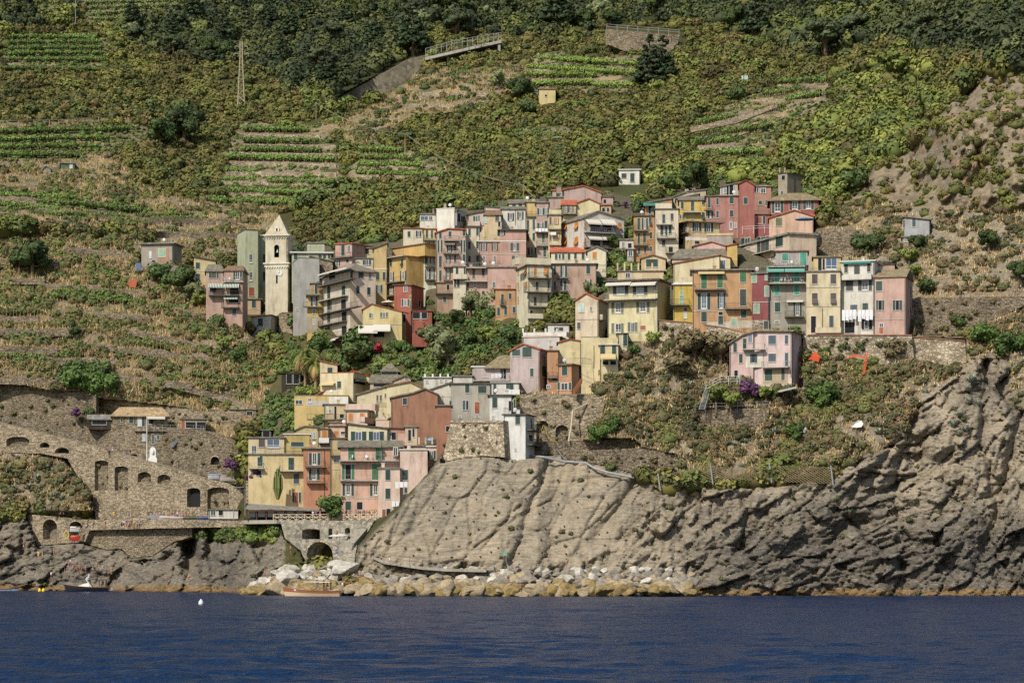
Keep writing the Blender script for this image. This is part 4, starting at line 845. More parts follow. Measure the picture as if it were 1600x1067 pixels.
# centre right
Hs('cream yellow house with shuttered windows under a flat projecting roof', (1076, 1125, 1050), 395, 347, (214, 190, 138), 's 1083.5 355 3.5 13; w 1088.5 355 6 12; s 1094 355 3.5 13; s 1102 356 3.5 13; w 1107 356 6 11; s 1112.5 356 3.5 13; s 1052.5 357 3 15; w 1057 357 3 13; s 1067 356 2.5 14; w 1071.5 355 3 12; b 1049 1077 367 1 r; a 1048 1060 371 374 y 1; s 1055 378 3 12; D 1065 378 6 9; q 1071 1107 371 376 222 222 216; s 1089 379 7 5', roof='slate', slab=.2, over=.8, D=9)
Hs('low grey-walled block with a cream parapet above the pink gable', (1105, 1145), 390, 368, (168, 162, 154), '', roof=plaster((220, 196, 140)), slab=.4, over=.1, D=6)
Hs('pale pink low gable without windows amid the roofs', (1083, 1135), 398, ('P', [(1083, 385), (1112, 378), (1135, 385)]), (222, 164, 158), '', roof='terra', slab=.1, D=7)
Hs('small yellow house with a parasol on its balcony beside the beige-pink house', (1136, 1152), 418, ('P', [(1136, 384), (1152, 381)]), (220, 180, 88), 'b 1136 1153 416 1 r', roof='terra', slab=.12, D=7)
Hs('small greyish house with a broad stone-slab roof and satellite dish', (1050, 1138), 420, ('E', 404, 391, .12, .05), (196, 186, 164), 'w 1060 407 4 3', roof='slate', D=9)
Hs('long cream yellow house with a blank sloping front and roof railing', (1052, 1124), 450, ('P', [(1052, 412), (1124, 399)]), (224, 206, 158), 'k 1055 1068 2 433 442; T 1052 1080 433 443', roof='terra', slab=.12, D=9)
Hs('cream end wall with a glazed double door beside the long cream house', (1124, 1141), 425, ('P', [(1124, 399), (1141, 403)]), (224, 206, 160), 'w 1130 413 6 12', roof='terra', slab=.1, D=7)
Hs('narrow bright yellow house with mint shutters and two white slabs', (1052, 1082), 502, 445, (214, 182, 66), 's 1065 460 5 10 P; p 1065 470 6 12 P; s 1071 484 4 6 B; d 1071 493 4 8 W; b 1049 1077 476 1.1 r; q 1052 1082 441 444 226 222 210', roof='white', slab=.15, over=.3, D=8, dY=-1)
Hs('ochre orange double house with green shutters and two iron balconies', (1082, 1175), 512, 423, (206, 148, 96),
   's 1100 439 8 22 L; s 1125 438 8 22 L; s 1161 433 9 15 L; a 1091 1132 424 427 y 1; s 1092.5 471 4.5 24; g 1100 471 7 23; s 1107.5 471 4.5 24; s 1122.5 470 3 24; g 1127 470 5 23; s 1132 470 3 24; s 1161 465 9 24 D; s 1100 495 8 15; s 1126 500 7 13; D 1126 490 6 5; s 1162 491 8 11; s 1147 503 8 11 P; b 1085 1133 452 1.1 r; b 1133 1172 482 1.1 r; q 1140 1175 501 513 196 184 162; q 1104 1140 503 513 200 190 170; t 486; w 1168 510 5 3', roof='grey', slab=.25, over=.5, D=9)
Hs('narrow crimson house with white-framed mint shutters on a stone base', (1175, 1201), 516, 428, (166, 74, 76), 's 1178.5 435 7 12 P; s 1197.5 434 4 7 P; s 1198 455 6 15 P; s 1182 482 8 14 P; q 1175 1201 500 516 S; w 1183 504 5 5; s 1197 508 7 12 D; t 472; T 1175 1201 416 427 w', roof='grey', slab=.2, D=8)
Hs('grey plastered house with teal shutters and a row of teal awnings', (1202, 1261), 512, 416, (158, 150, 136),
   'V 1212 1262 393 416 .6 7 168 162 158 brown; W s 1227 402 9 11 T; W s 1255 405 9 19 T; a 1198 1225 417 424 g 1.6; a 1226 1257 416 424 g 1.6; s 1214 433 8 16 T; s 1245 432 8 16 T; s 1214 454 8 14 T; s 1245 453 8 14 T; s 1215 480 8 14; o 1246 483 5 20; w 1214 503 6 4; b 1201 1258 442 1.4 w; b 1226 1256 494 1.2 r; a 1229 1255 469 471 w .6; b 1200 1258 416 1.2 w; t 471; P 1201.5 425 508 W', roof='grey', slab=.15, over=.3, D=9)
Hs('cream four-storey house with dark brown shutters and a plant terrace on top', (1260, 1313), 523, 425, (220, 200, 156),
   's 1273 436 8 14 B; s 1302 436 8 14 B; p 1273 466 8 15 B; p 1302 466 8 15 B; D 1271 507 7 24; s 1299 504 6 20 N; t 479; t 449; P 1285 482 518; V 1271 1314 402 423 1.5 6 218 190 110 ochre; W D 1281 413 5 18; W g 1299 412 16 18; W D 1287 413 3 16; T 1260 1313 419 425; b 1274 1314 519 1 p', roof='grey', slab=.2, over=.25, D=9)
Hs('peeling white narrow house with a flat roof and two arches at its foot', (1314, 1366, 1379), 524, 408, (214, 210, 200),
   's 1322 418.5 5 14 D; s 1339 425 8 19 D; s 1357.5 418 5 13 D; s 1327.5 446 10 15 D; s 1343.5 446 5 15 D; w 1351.5 446 9 15; s 1360 446 4.5 15 D; s 1373 412 4 9 D; b 1317 1363 436 1.1 p; s 1334 480.5 10 8 N; s 1352 479.5 8 11; D 1327.5 512 14 16; D 1355 507 15 15; s 1354 508 6 10 N; q 1316 1320 490 522 190 182 168; q 1340 1345 492 522 190 182 168; a 1317 1361 408 411 t .5; l 1317 1340 485 17 w; l 1342 1366 485 17 w', roof='white', slab=.22, over=.3, D=9)
Hs('plain pink house with a tiled roof at the right end of the row', (1367, 1415, 1426), 526, ('E', 432, 422), (208, 158, 144), 's 1373.5 447 9 14; s 1370.5 477 3 15; D 1375.5 477 5 14; s 1380 477 3 15; s 1397 477 4 15; D 1402 477 5 14; s 1407.5 477 4 15; s 1422.5 457 3 17; s 1422 485 3 10; w 1377 508 6 6; s 1377 517 6 9 R; t 499; P 1414 433 520', roof='ochre', D=9, over=.25)
Hs('small brown-pink box house behind the roof of the plain pink house', (1378, 1398), 432, 413, (190, 144, 124), 'c 1404 410 420 3', roof='dark', slab=.12, D=6, dY=3)
Hs('blue-grey cabin with one shutter standing alone on the rocks', (1413, 1453), 366, ('P', [(1413, 340), (1453, 344)]), (164, 168, 176), 's 1428 348 5 12 N; D 1412.5 350 2 12', roof='dark', slab=.12, D=6)
Hs('small stone hut with a pale window under the blue-grey cabin', (1410, 1420), 385, 371, M_STONE, 'w 1415 375 4 6', roof='grey', D=4)
Hs('beige rooftop cottage with a wide dark-green shutter', (1002, 1040), 425, ('P', [(1002, 404), (1020, 399), (1040, 405)]), (214, 186, 136), 's 1018.5 411 17 11', roof='brown', D=7)
Hs('peach terrace storey with posts and an air conditioner', (965, 1037), 445, 424, (220, 192, 148), 'k 965 1030 7 411 424; w 981 430 7 7', roof='grey', slab=.12, D=7, dY=-1)
Hs('large cream yellow villa with a glazed balcony storey under awnings', (950, 1027, 1047), 532, 438, (220, 206, 150),
   'g 970 452 10 16; s 960.5 452 5 16 D; s 979 452 5 16 D; g 1001 452 11 16; s 991.5 452 5 16 D; s 1009 452 5 16 D; w 1023 449 5 7; w 966 481 8 15; s 957.5 481 4 16 V; s 972.5 481 4 16 V; w 1004.5 480 8 15; s 996.5 480 4 16 V; s 1013 480 4 16 V; w 966.5 513 9 14; s 957.5 513 4 15 V; s 972.5 513 4 15 V; w 989 511 6 13; s 983 511 4 14 V; s 994 511 4 14 V; s 1004.5 512 8 6 R; a 949 988 440 445 w 1.5; a 988 1027 440 445 w 1.5; b 947 1028 467 1.5 w; P 1026 470 510 W; P 951 470 520 W', roof='dark', slab=.3, over=.7, D=9)
Hs('cream gabled cottage with pale shutters left of the large villa', (899, 935, 950), 535, ('P', [(899, 470), (916, 459), (935, 468)]), (216, 198, 168), 's 908.5 481 8 12 M; w 923.5 482.5 4 7; s 904.5 509 5 10 N; t 499; b 936 941 499 .7 p', roof='terra', D=8, dY=-1.5)
Hs('narrow cream passage house with a green door beside the villa foot', (965, 980), 540, 521, (214, 198, 156), 's 977 531 6 18', roof='grey', slab=.1, D=5, dY=-3)
# left village
Hs('unfinished concrete shed with turquoise boards above the left ridge', (221, 270, 284), 415, 381, (166, 156, 142), 'q 246 264 387 410 180 130 100; s 253 395 11 12 P; s 235 398 3 10 W', roof='grey', slab=.3, over=.6, D=7)
Hs('yellow house with a slanting roof and green shutters at the left edge', (303, 337), 455, ('P', [(303, 402), (337, 408)]), (216, 190, 128), 's 309 415 6 9; s 309 433 6 10; t 424', roof='dark', D=8)
Hs('low yellow wing with a tiled roof under the left ridge', (268, 303), 452, ('E', 424, 417, .1, 0), (216, 194, 134), 's 294.5 433 6 10', roof='slate', D=8)
Hs('pink row house with a striped awning, left half with brown window', (322, 349), 508, ('E', 424, 415, .12, .12), (200, 156, 138), 's 328 430 3 9; d 334 430 7 9 B; s 340 430 3 9; a 326 349 443 449 z 1.3; D 333 453 10 7; b 326 350 461 1.2 r', roof='slate', D=8)
Hs('pink row house with balconies and chairs, right half with striped awnings', (350, 380, 387), 510, ('E', 423, 417, .1, .1), (198, 152, 134), 's 366 430 3 13; w 371 430 6 14; s 376.5 430 3 9; a 350 374 443 449 z 1.2; D 366 455 12 11; b 349 374 461 1.2 r; a 350 372 462 467 z 1; D 365 470 14 5; b 347 374 480 1.2 r; s 366 488 6 10 N; b 348 381 440 .5 w; t 440', roof='brown', D=8)
Hs('pale green tall house with a round window beside the bell tower', (383, 404, 371), 482, 360, (176, 186, 146),
   'w 392 404 5 13; w 392 432 5 13; d 393 456 8 13 R; V 404 430 369 470 2.5 7 178 188 148 white; W s 413 404 4 13; W s 413 432 4 14; T 383 404 354 360', roof='dark', slab=.3, over=.05, D=8)
Hs('long pale green house with a white slab roof behind the scaffold', (456, 518), 440, 396, (176, 184, 150), 's 462 401 5 9; s 500 401 5 6; s 507 401 4 6; s 514 401 3 6; V 480 507 380 394 3 4; T 456 510 386 395', roof='white', slab=.3, over=.5, D=8)
Hs('small peach house with a parasol terrace below the pale green house', (387, 408), 490, 468, (206, 164, 122), 's 396.5 475 6 11; t 484', roof='slate', D=6)
Hs('tiny white cottage with one green shutter under the bell tower', (393, 423, 436), 525, ('P', [(393, 496), (423, 493)]), (206, 206, 204), 's 407 503.5 7 11', roof='brown', D=7, over=.3)
Hs('grey sheeted house under scaffolding right of the bell tower', (458, 499), 492, ('P', [(458, 410), (466, 403), (499, 404)]), (166, 164, 160), 'w 464 483 3 4', roof='grey', slab=.1, over=.1, D=8)
Hs('stone house with a rough slab roof behind the scaffolding', (485, 520), 445, ('P', [(485, 401), (520, 409)]), M_STONE, '', roof='slate', D=8, dY=2)
Hs('pink house with a red roof and a tall green shutter, leftmost of the upper rows', (524, 550, 586), 432, ('P', [(524, 382), (550, 381)]), (204, 154, 138), 's 536 391 6 16; w 545 388.5 5 10; s 523.5 411 2.5 9; w 527 411 4 9; s 530.5 411 2.5 9; s 543 408 5 5; b 519 551 402 .9 r', roof='terra', D=9)
Hs('sandy house with a stone roof and a railed terrace with white posts', (551, 584), 432, 404, (206, 188, 158), 's 568.5 410 3 7; w 573 410 5 8; s 578 410 3 8; V 562 599 388 403 3 5 214 188 120 slate; W D 572 393 8 8; W s 592 391 6 9; T 553 584 393 404; w 559 409 5 2', roof='grey', slab=.15, D=8)
Hs('old sandy yellow house with four green-shuttered windows', (584, 605), 475, ('P', [(584, 388), (605, 380)]), (210, 178, 108), 's 590 431.5 5 12; s 600 431.5 4 12; s 588.5 451 3 11; w 592 451 3.5 11; s 596 451 3 11; t 420 W', roof='slate', D=8)
Hs('big golden yellow house with blank side wall and brown pergola roof', (604, 636, 664), 480, ('P', [(604, 401), (636, 400)]), (214, 172, 88),
   's 611 411 5 10; p 628.5 410 5 10; s 607 432 2.5 14; w 611 432 4 14; s 615 432 3 14; s 626 431 2.5 15; w 630 431 4 14; s 634 431 2.5 15; s 606.5 451 2.5 16; w 611 451 4 16; s 615 451 2.5 16; b 601 633 441 1.1 r; b 602 622 462 1 r; b 601 635 401 .9 w; V 612 664 385 401 3 5 214 172 88 brown', roof='terra', slab=.1, D=5)
Hs('cream corner house with a hipped stone roof and five floors of balconies', (504, 547, 587), 545, ('E', 422, 411, .3, .3), (214, 198, 172),
   'D 519 431 10 10; s 549 430 4 15 D; s 514 457.5 5 18; s 537 456 5.5 18; s 514 477 5 14 D; D 517 477 3 13; D 537 476 8 15; s 514 495 5 16 D; D 538 495 8 15; s 514 517 5 14 D; D 538 517 8 14; a 508 553 420 424 w 1.8; b 503 558 441 1.4 r; b 504 545 465.5 1.1 w; b 504 566 484.5 1.1 r; b 504 543 505 1.1 r; b 504 543 527 1.1 r; a 498 537 528 534 w 2; s 564 429.5 8 10; w 578 430.5 5 10; s 559 453 5 11; s 576 455 5 11', roof='slate', D=6, over=.5)
Hs('narrow yellow house with a terrace stack left of the cream corner house', (480, 505), 520, 461, (218, 182, 82), 's 487 471 3 14; w 490.5 471 4 14; s 494.5 471 3 14; w 490.5 486.5 4 8; w 490.5 503 4 8; q 480 505 495 520 176 160 132; b 474 503 479 1.1 r; b 478 504 461 1 r; V 486 505 443 460 1 4 186 146 92; W s 494 452 4 14', roof='ochre', slab=.1, D=7)
Hs('brick-red narrow house with white-framed windows, lower left of the yellow gable', (547, 568), 538, 487, (186, 96, 82), 's 551.5 495 6 13; s 551.5 515 5 10; w 550.5 531 4 6; T 547 575 478 487', roof='grey', slab=.2, D=7, dY=-1)
Hs('pale yellow gabled house with a white sail awning over its terrace', (567, 628), 535, ('P', [(567, 483), (580, 475), (628, 487)]), (220, 196, 126), 's 578.5 493 3 7 V; w 581.5 493 3 7; s 595.5 492 3 7 V; w 600 492 4 7; s 604.5 492 3 7 V; t 507; a 560 590 508 520 w 3; a 583 610 507 517 w 3; D 592 522 16 9; s 572 524 4 12', roof='terra', slab=.12, D=8, dY=-1)
Hs('small yellow porch house with a dark doorway beside the yellow gable', (628, 640), 506, ('P', [(628, 487), (640, 490)]), (206, 176, 108), 'D 632 497 4 12', roof='terra', slab=.1, D=5)
Hs('brick-red cube house with stone quoins and a dark slanting roof', (616, 643, 662), 508, ('P', [(616, 446), (643, 446)]), (188, 88, 68), 'w 633.5 451.5 5 8; s 629 473 3 11; w 633.5 473 4 10; s 638.5 473 3 11; Q 643 448 487; D 655 475 3 10; T 643 674 482 487', roof='dark', D=8)
Hs('brick-red lower wing with a dark veranda under the cube house', (644, 675), 505, 486, (180, 84, 66), 'D 651 493 10 9; D 663 493 8 9; q 656 659 487 503 150 130 104', roof='terra', slab=.1, D=5, dY=-2)
Hs('brown-pink vine-covered house base below the tall pink house', (681, 712), 490, 442, (178, 138, 114), 'D 700 449 4 8; s 695 468 5 8; b 680 712 458 1 r', roof='brown', slab=.1, D=6, dY=-1.5)
# centre lower
Hs('lilac gabled house with two dark green trapezoid windows', (797, 843, 862), 612, ('P', [(797, 549), (818, 538), (843, 546)]), (184, 164, 164), 's 806.5 551 12 9; s 823.5 550 14 15; s 849.5 580 7 16; s 831 582 5 12', roof='terra', D=8)
Hs('lilac house with a broad hipped stone roof and a washing balcony', (762, 828), 612, ('E', 573, 557, .28, .3), (188, 168, 166), 'D 758 583 8 12; s 784 584 4 14 D; D 788 584 5 15; l 767 784 585 6 w; b 740 796 594 1.5 w; q 740 763 575 594 180 160 158', roof='ochre', D=9, over=.7)
Hs('lilac awning porch with a pale roof at the left end of the hipped house', (738, 763), 600, 574, (176, 158, 156), 'D 758 582 7 12; D 746 584 8 14; b 738 762 595 .8 w', roof='white', slab=.3, over=.3, D=6)
Hs('orange house with a red-brown roof terrace and an outside stair', (872, 893, 925), 615, 570, (206, 138, 96), 's 882.5 579 9 14; s 907.5 582 6 17; s 873 603.5 4 11; w 882 603.5 11 10; s 891 603.5 4 11; D 915 600 7 12; T 870 910 560 569', roof='brown', slab=.2, over=.4, D=8)
Hs('orange rear block with a rust-coloured terrace behind the orange house', (855, 872), 612, 548, (202, 140, 94), 'b 855 871 590 .6 r; w 857 604 5 5; D 866 592 8 5', roof='brown', slab=.15, D=8)
Hs('tall blank cream yellow house with a curved shadow on its wall', (908, 937), 595, 527, (222, 202, 148), 'P 928 540 575', roof='grey', slab=.1, over=.05, D=9)
Hs('cream yellow house with two shutters and a fabric porch', (937, 966), 580, 539, (220, 200, 146), 's 942 545 6 15; s 959.5 546 6 14; a 938 962 553 560 y 2.2; D 946 567 8 6; D 958 567 8 6; T 937 964 528 538 p', roof='white', slab=.15, D=8)
Hs('cream low gable with roof terrace furniture behind the orange house', (872, 908), 575, ('P', [(872, 535), (890, 530), (908, 533)]), (220, 202, 150), 'T 872 908 540 556', roof='terra', slab=.15, D=7)
Hs('white flat house with an orange painted line and a white parapet', (817, 874, 886), 560, 526, (214, 212, 208), 'q 817 872 524.5 526.5 210 140 66; q 818 872 527 546 190 188 186; k 817 870 4 513 520; T 817 885 519 526 p; s 877 530 6 8', roof='white', slab=.12, over=.2, D=7)
Hs('small white upper block with an orange line on the flat house', (856, 890), 535, 507, (208, 208, 206), 'q 856 890 506.5 508.5 210 140 66; w 873 514 14 6; T 870 890 512 522', roof='grey', slab=.15, D=6)
Hs('white house standing on the rock at the tip of the promontory', (787, 821, 835), 716, 648, (214, 214, 212), 's 809 656 7 13; w 805.5 702 3 4; s 830 662 3 14; T 787 834 637 647; b 822 836 672 1.2 r; b 822 838 695 1.2 r; D 829 684 8 8', roof='dark', slab=.18, over=.35, D=7, Y=456)
Hs('white house with a dark slab roof between grey house and promontory tip', (765, 800), 665, 618, (212, 212, 208), 's 773 629 7 15; w 770.5 652 3 4; s 804 633 3 18; b 765 800 617 .3 w; D 797 634 4 14', roof='dark', slab=.18, over=.4, D=7, dY=-5)
Hs('white loggia storey with a green window over the dark slab roof', (768, 812), 622, 598, (208, 206, 198), 's 773 608 4 16; s 793 603 4 8; s 799 604 6 9; T 778 790 600 616; b 793 812 616 1 W', roof='white', slab=.12, D=6, dY=-3)
Hs('grey rendered house with green shutters on top of the stone bastion', (704, 766), 662, 600, (172, 166, 152),
   's 730 607 6 12; s 753.5 608.5 12 11; s 704 633 3 13; s 725 633 4 14 N; D 730 633 3 13; d 745.5 637 7 17 R; w 719 651 4 3; w 745 650 4 4; V 708 738 588 598 1 5 200 196 184 grey', roof='dark', slab=.2, over=.3, D=9, dY=-4)
Hs('white wall house with a grey sloping roof left of the grey house', (673, 705), 665, ('P', [(673, 609), (705, 598)]), (214, 206, 188), '', roof='slate', D=9)
Hs('long low white storey with chimneys behind the white wall house', (662, 706), 612, 590, (210, 206, 196), 'k 664 700 4 584 590 W; w 667 596 3 4; w 689 595 3 4; w 697 595 3 4', roof='white', slab=.15, D=6)
Hs('low house with a wide stone roof and red edge in the valley', (578, 640), 610, ('E', 598, 587, .02, .1), (196, 176, 146), 'D 600 602 30 4', roof='slate', D=9)
Hs('small pinkish gable with one brown shutter among the valley roofs', (615, 642), 610, ('P', [(615, 595), (634, 587), (642, 592)]), (206, 182, 160), 's 635 591 4 3 B', roof='slate', D=7, dY=-1)
Hs('stone hut with a pyramid roof and teal screen in the valley garden', (596, 622), 590, ('E', 580, 569, .4, .4), (180, 164, 136), 's 608 583 22 5', roof='slate', D=6)
Hs('cream house with a stepped wall and two green shutters near the palms', (500, 527), 600, ('P', [(500, 564), (527, 570)]), (222, 206, 158), 's 515.5 579 7 9', roof='terra', slab=.15, D=8)
Hs('cream garden house with a beige awning and a lone green shutter', (502, 553, 579), 625, ('P', [(502, 583), (553, 582)]), (222, 204, 156), 's 530 601 6 10; a 502 524 598 601 y 1; P 552 583 606 W; D 565 597 22 8; a 553 579 594 597 k 1', roof='terra', slab=.1, over=.1, D=9, dY=-2)
Hs('pale yellow upper gable with a red tile edge behind the garden house', (545, 579), 610, ('P', [(545, 583), (551, 579), (579, 589)]), (220, 194, 130), '', roof='terra', slab=.14, D=8)
Hs('cream gabled warehouse with a broad stone roof and tiny windows', (558, 604), 665, ('P', [(558, 617), (604, 604)]), (214, 198, 156), 's 589.5 622 2.5 9 B; s 595 622 2.5 9 B; s 602 618 2 6 B; q 588 610 629 636 190 172 130; s 589 645 3 12', roof='slate', slab=.3, D=9)
Hs('pale yellow gable with a mouldering round corner behind the brick gable', (604, 664), 660, ('P', [(604, 604), (640, 597), (664, 609)]), (218, 202, 154), '', roof='brown', slab=.3, D=9)
Hs('large brick-brown gabled house with a single green shutter', (611, 684), 685, ('P', [(611, 622), (645, 615), (664, 608), (684, 617)]), (176, 116, 88), 's 632.5 627 6 10; q 684 684.5 650 652 200 190 180', roof='slate', slab=.3, D=10, dY=-1)
Hs('brick-brown lower house right of the brick-brown gable', (682, 705), 690, 634, (180, 112, 84), 'D 700 670 6 8; T 684 705 620 634', roof='grey', slab=.15, D=8)
Hs('ochre gabled house with a brick chimney and dark stone roof', (608, 662, 674), 690, ('P', [(608, 655), (631, 646), (662, 657)]), (200, 156, 96), 's 644.5 660 2 7 W; s 648.5 660 2 7 W; c 657 645 652 5; D 668 665 5 7; D 672 676 6 9', roof='dark', slab=.3, D=9)
Hs('long low yellow house with white patches under the palms', (460, 545), 645, 618, (218, 184, 104), 'w 467 628 10 6; w 484 626 5 7; q 514 545 620 631 226 222 212; q 478 512 626 634 190 186 178', roof='grey', slab=.1, over=.1, D=8)
Hs('red-tiled little gable behind the long yellow house', (495, 530), 630, ('P', [(495, 617), (512, 609), (530, 614)]), (190, 120, 90), '', roof='terra', slab=.2, D=7)
Hs('beige open-fronted house with a balcony and tall flue', (506, 540), 680, 632, (214, 184, 124), 'D 524 645 3 20; w 516 642 4 5; d 512 640 3 10 W; D 534 650 6 6; b 480 540 655 1.2 r; t 634', roof='grey', slab=.15, D=8)
Hs('peach house with orange shutters and a green cornice', (540, 574, 587), 690, 642, (222, 184, 164), 's 548 652 7 13 O; s 566 652 7 13 O; s 578 652 3 14 B; s 583 652 3 14 B; T 540 586 631 641 p; b 563 588 661 .9 p; t 643', roof=plaster((104, 116, 98)), slab=.3, over=.3, D=8)
Hs('peach terrace building with a long parapet right of the green cornice', (587, 645), 690, 656, (222, 190, 168), 'T 587 643 653 656 p', roof='white', slab=.1, over=.1, D=7)
Hs('cream house with blue-paned double windows and open green shutters', (544, 605), 705, ('P', [(544, 663), (605, 670)]), (220, 208, 160), 's 551.5 681 6 13; g 560 681 9 12; s 569 681 6 13; s 579.5 681 6 13; g 588 681 9 12; s 596.5 681 6 13', Y=486, roof='dark', slab=.25, D=9)
Hs('rose-framed loggia under a long dark roof beside the blue-paned house', (605, 634), 705, ('P', [(605, 669), (634, 670)]), (194, 130, 116), 'D 612 681 12 11; w 609 681 4 10; q 622 633 677 690 214 160 146', Y=487, roof='dark', slab=.2, D=8)
Hs('pinkish terrace house with stone posts and a blue parasol', (633, 700), 730, 697, (212, 184, 156), 'k 634 696 7 683 694; V 633 652 667 696 2 5 214 186 150; W D 640 680 4 16; W D 646 676 3 12', Y=482, roof='grey', slab=.15, D=6)
Hs('old grey-roofed house with a dark double window left of the peach rooms', (462, 498), 705, ('P', [(462, 672), (476, 666), (498, 668)]), (206, 180, 120), 'w 487 680 3 10; w 491.5 680 3 10; c 470 666 672 5', roof='slate', slab=.2, D=8)
Hs('scaffolded narrow house with an orange shutter and green netting', (498, 515), 710, 670, (196, 170, 140), 's 507 679.5 8 14 O; b 498 514 691 1 W; P 499 672 694; P 513 672 694', roof='grey', slab=.1, D=6)
Hs('small peach house with one orange shutter behind the scaffold', (515, 540), 700, 666, (222, 186, 162), 's 525.5 677 7 7 O; V 515 540 660 668 2 4; D 536 676 6 3', roof='brown', slab=.2, D=7)
Hs('sand-coloured narrow house with loggia between red and pink houses', (517, 540), 800, 685, (208, 180, 124), 'b 516 540 711 1 r; g 526 717 9 10; s 537 698 3 8 W; s 525 788 5 8 R; t 733', base=1, Y=484, roof='brown', slab=.15, D=8)
Hs('red-orange house with two balcony doors and open green shutters', (474, 517), 795, 701, (200, 128, 92), 's 485 717 4 18; w 491.5 717 6 18; s 498.5 717 4 18; s 484.5 741 4 16; w 490.5 741 6 17; s 497.5 741 4 16; b 477 509 729 1.1 r; b 479 506 754 1.1 r; P 507 703 775', base=1, Y=486, roof='grey', slab=.3, over=.4, D=9)
Hs('golden top storey with a wide green shutter on the big yellow house', (444, 485), 720, 679, (206, 176, 92), 's 464.5 694 18 7; t 709', base=1, Y=495, roof='white', slab=.2, over=.2, D=8)
Hs('big yellow harbour house with a brown loggia and railed roof terrace', (388, 475), 795, 710, (222, 196, 134),
   'V 388 444 684 709 .4 6 214 192 140 grey; W w 397 703 7 13; W d 409 692 9 12 B; W g 427 693 18 13; s 404 721 3 13; s 408 720 4 15; s 455 724.5 8 18; s 463 747.5 8 15 N; s 458.5 777 3 14; d 463 777 5 15 R; s 468.5 777 3 15; D 404 739 7 7; b 437 475 735 1.2 w; b 389 412 731 1 w; T 414 475 697 709 w', base=1, Y=494, roof='grey', slab=.2, over=.3, D=9)
Hs('tall salmon pink harbour house with a stone roof and green corner trim', (532, 591), 806, ('E', 698, 690), (222, 166, 142),
   's 549 708 9 20 L; s 591 708 8 20 L; w 618 705 6 12; s 536.5 737 4 22 L; D 544 737 8 21; s 551.5 737 4 22 L; s 586 737 9 23 L; s 537 765 3.5 18; w 544 765 6 17; s 551 765 3.5 18; s 580 765 3.5 18; w 587 765 6 17; s 544 790 8 13; b 529 591 719 1.3 w; b 531 591 750 .8 w; t 778', base=1, Y=474, roof='slate', D=9, over=.6)
Hs('salmon pink terrace wing with one green shutter and grey roof', (591, 626), 745, ('E', 698, 690), (222, 170, 146), 's 594 708 6 18 L; s 618 706 7 15 N; b 588 624 719 1.2 w', Y=475, roof='slate', D=8, over=.5)
Hs('shell-pink house with stepped roofline beside the rock', (591, 625), 808, 732, (224, 190, 172), 's 606 742 7 15; s 606 771 7 15; b 591 625 731 .2 w; d 600 803 5 14 R; D 607 801 6 12; l 617 637 753 10 w; D 562 790 8 11', base=1, Y=468, roof='grey', slab=.2, over=.2, D=8)
Hs('tall shell-pink block with a plain upper wall beside the rock', (625, 668), 808, 703, (224, 190, 174), 's 633 742 8 15; l 612 624 783 8 w; s 634 766 4 8', base=1, Y=469, roof='white', slab=.2, over=.2, D=8)
Hs('shell-pink rear storey with one open-shuttered window near the bastion', (668, 704), 740, 698, (222, 188, 170), 's 669.5 711 3 13; g 674 711 6 12; s 679 711 3 13; T 668 702 693 698', Y=476, roof='white', slab=.2, D=7)
Hs('pink cliffside house with a stone roof, balconies and arched cellar doors', (1177, 1237, 1254), 605, ('P', [(1177, 518), (1237, 518)]), (216, 186, 184),
   's 1206.5 531 11 13 N; s 1229 530.5 5 13 N; s 1206.5 559 11 12 N; s 1229 562 5 20 N; b 1192 1234 573 1.2 w; q 1192 1231 577 600 186 162 126; s 1201 586 11 16; s 1223.5 585 5 17; P 1236 520 590; P 1238 520 598', roof='ochre', slab=.25, over=.5, D=9)
Hs('pink wing of the cliffside house with a loggia and slanting roof', (1140, 1177), 590, ('P', [(1140, 537), (1160, 524), (1177, 519)]), (220, 176, 172), 's 1148.5 543 5 14; s 1163.5 537 5 15; s 1157.5 560 5 13; s 1177 560 3 12 N; g 1172 528 6 13; b 1161 1195 545 1.1 w; t 551; D 1150 585 5 12; q 1165 1192 552 574 226 220 200; s 1177.5 560 10 13 N', roof='ochre', slab=.2, over=.4, D=8, dY=1)
Hs('yellow hillside cottage with a lean-to among the vineyards', (842, 868), 160, 140, (214, 190, 120), 'D 853 150 3 3', roof='brown', D=8, slab=.4)
Hs('pale lean-to shed with a turquoise roof beside the hillside cottage', (831, 842), 155, 143, (190, 184, 168), '', roof=M((90, 160, 150)), D=5, slab=.3)
Hs('tiny green metal shed on the left hillside', (95, 117), 264, 256, (80, 120, 84), 'd 111 260 4 6 W', roof='grey', D=4, slab=.2)
Hs('small grey hut with a peaked roof left of the green shed', (67, 79), 268, ('P', [(67, 264), (72, 260), (79, 264)]), (140, 140, 144), '', roof='grey', D=4, slab=.2)
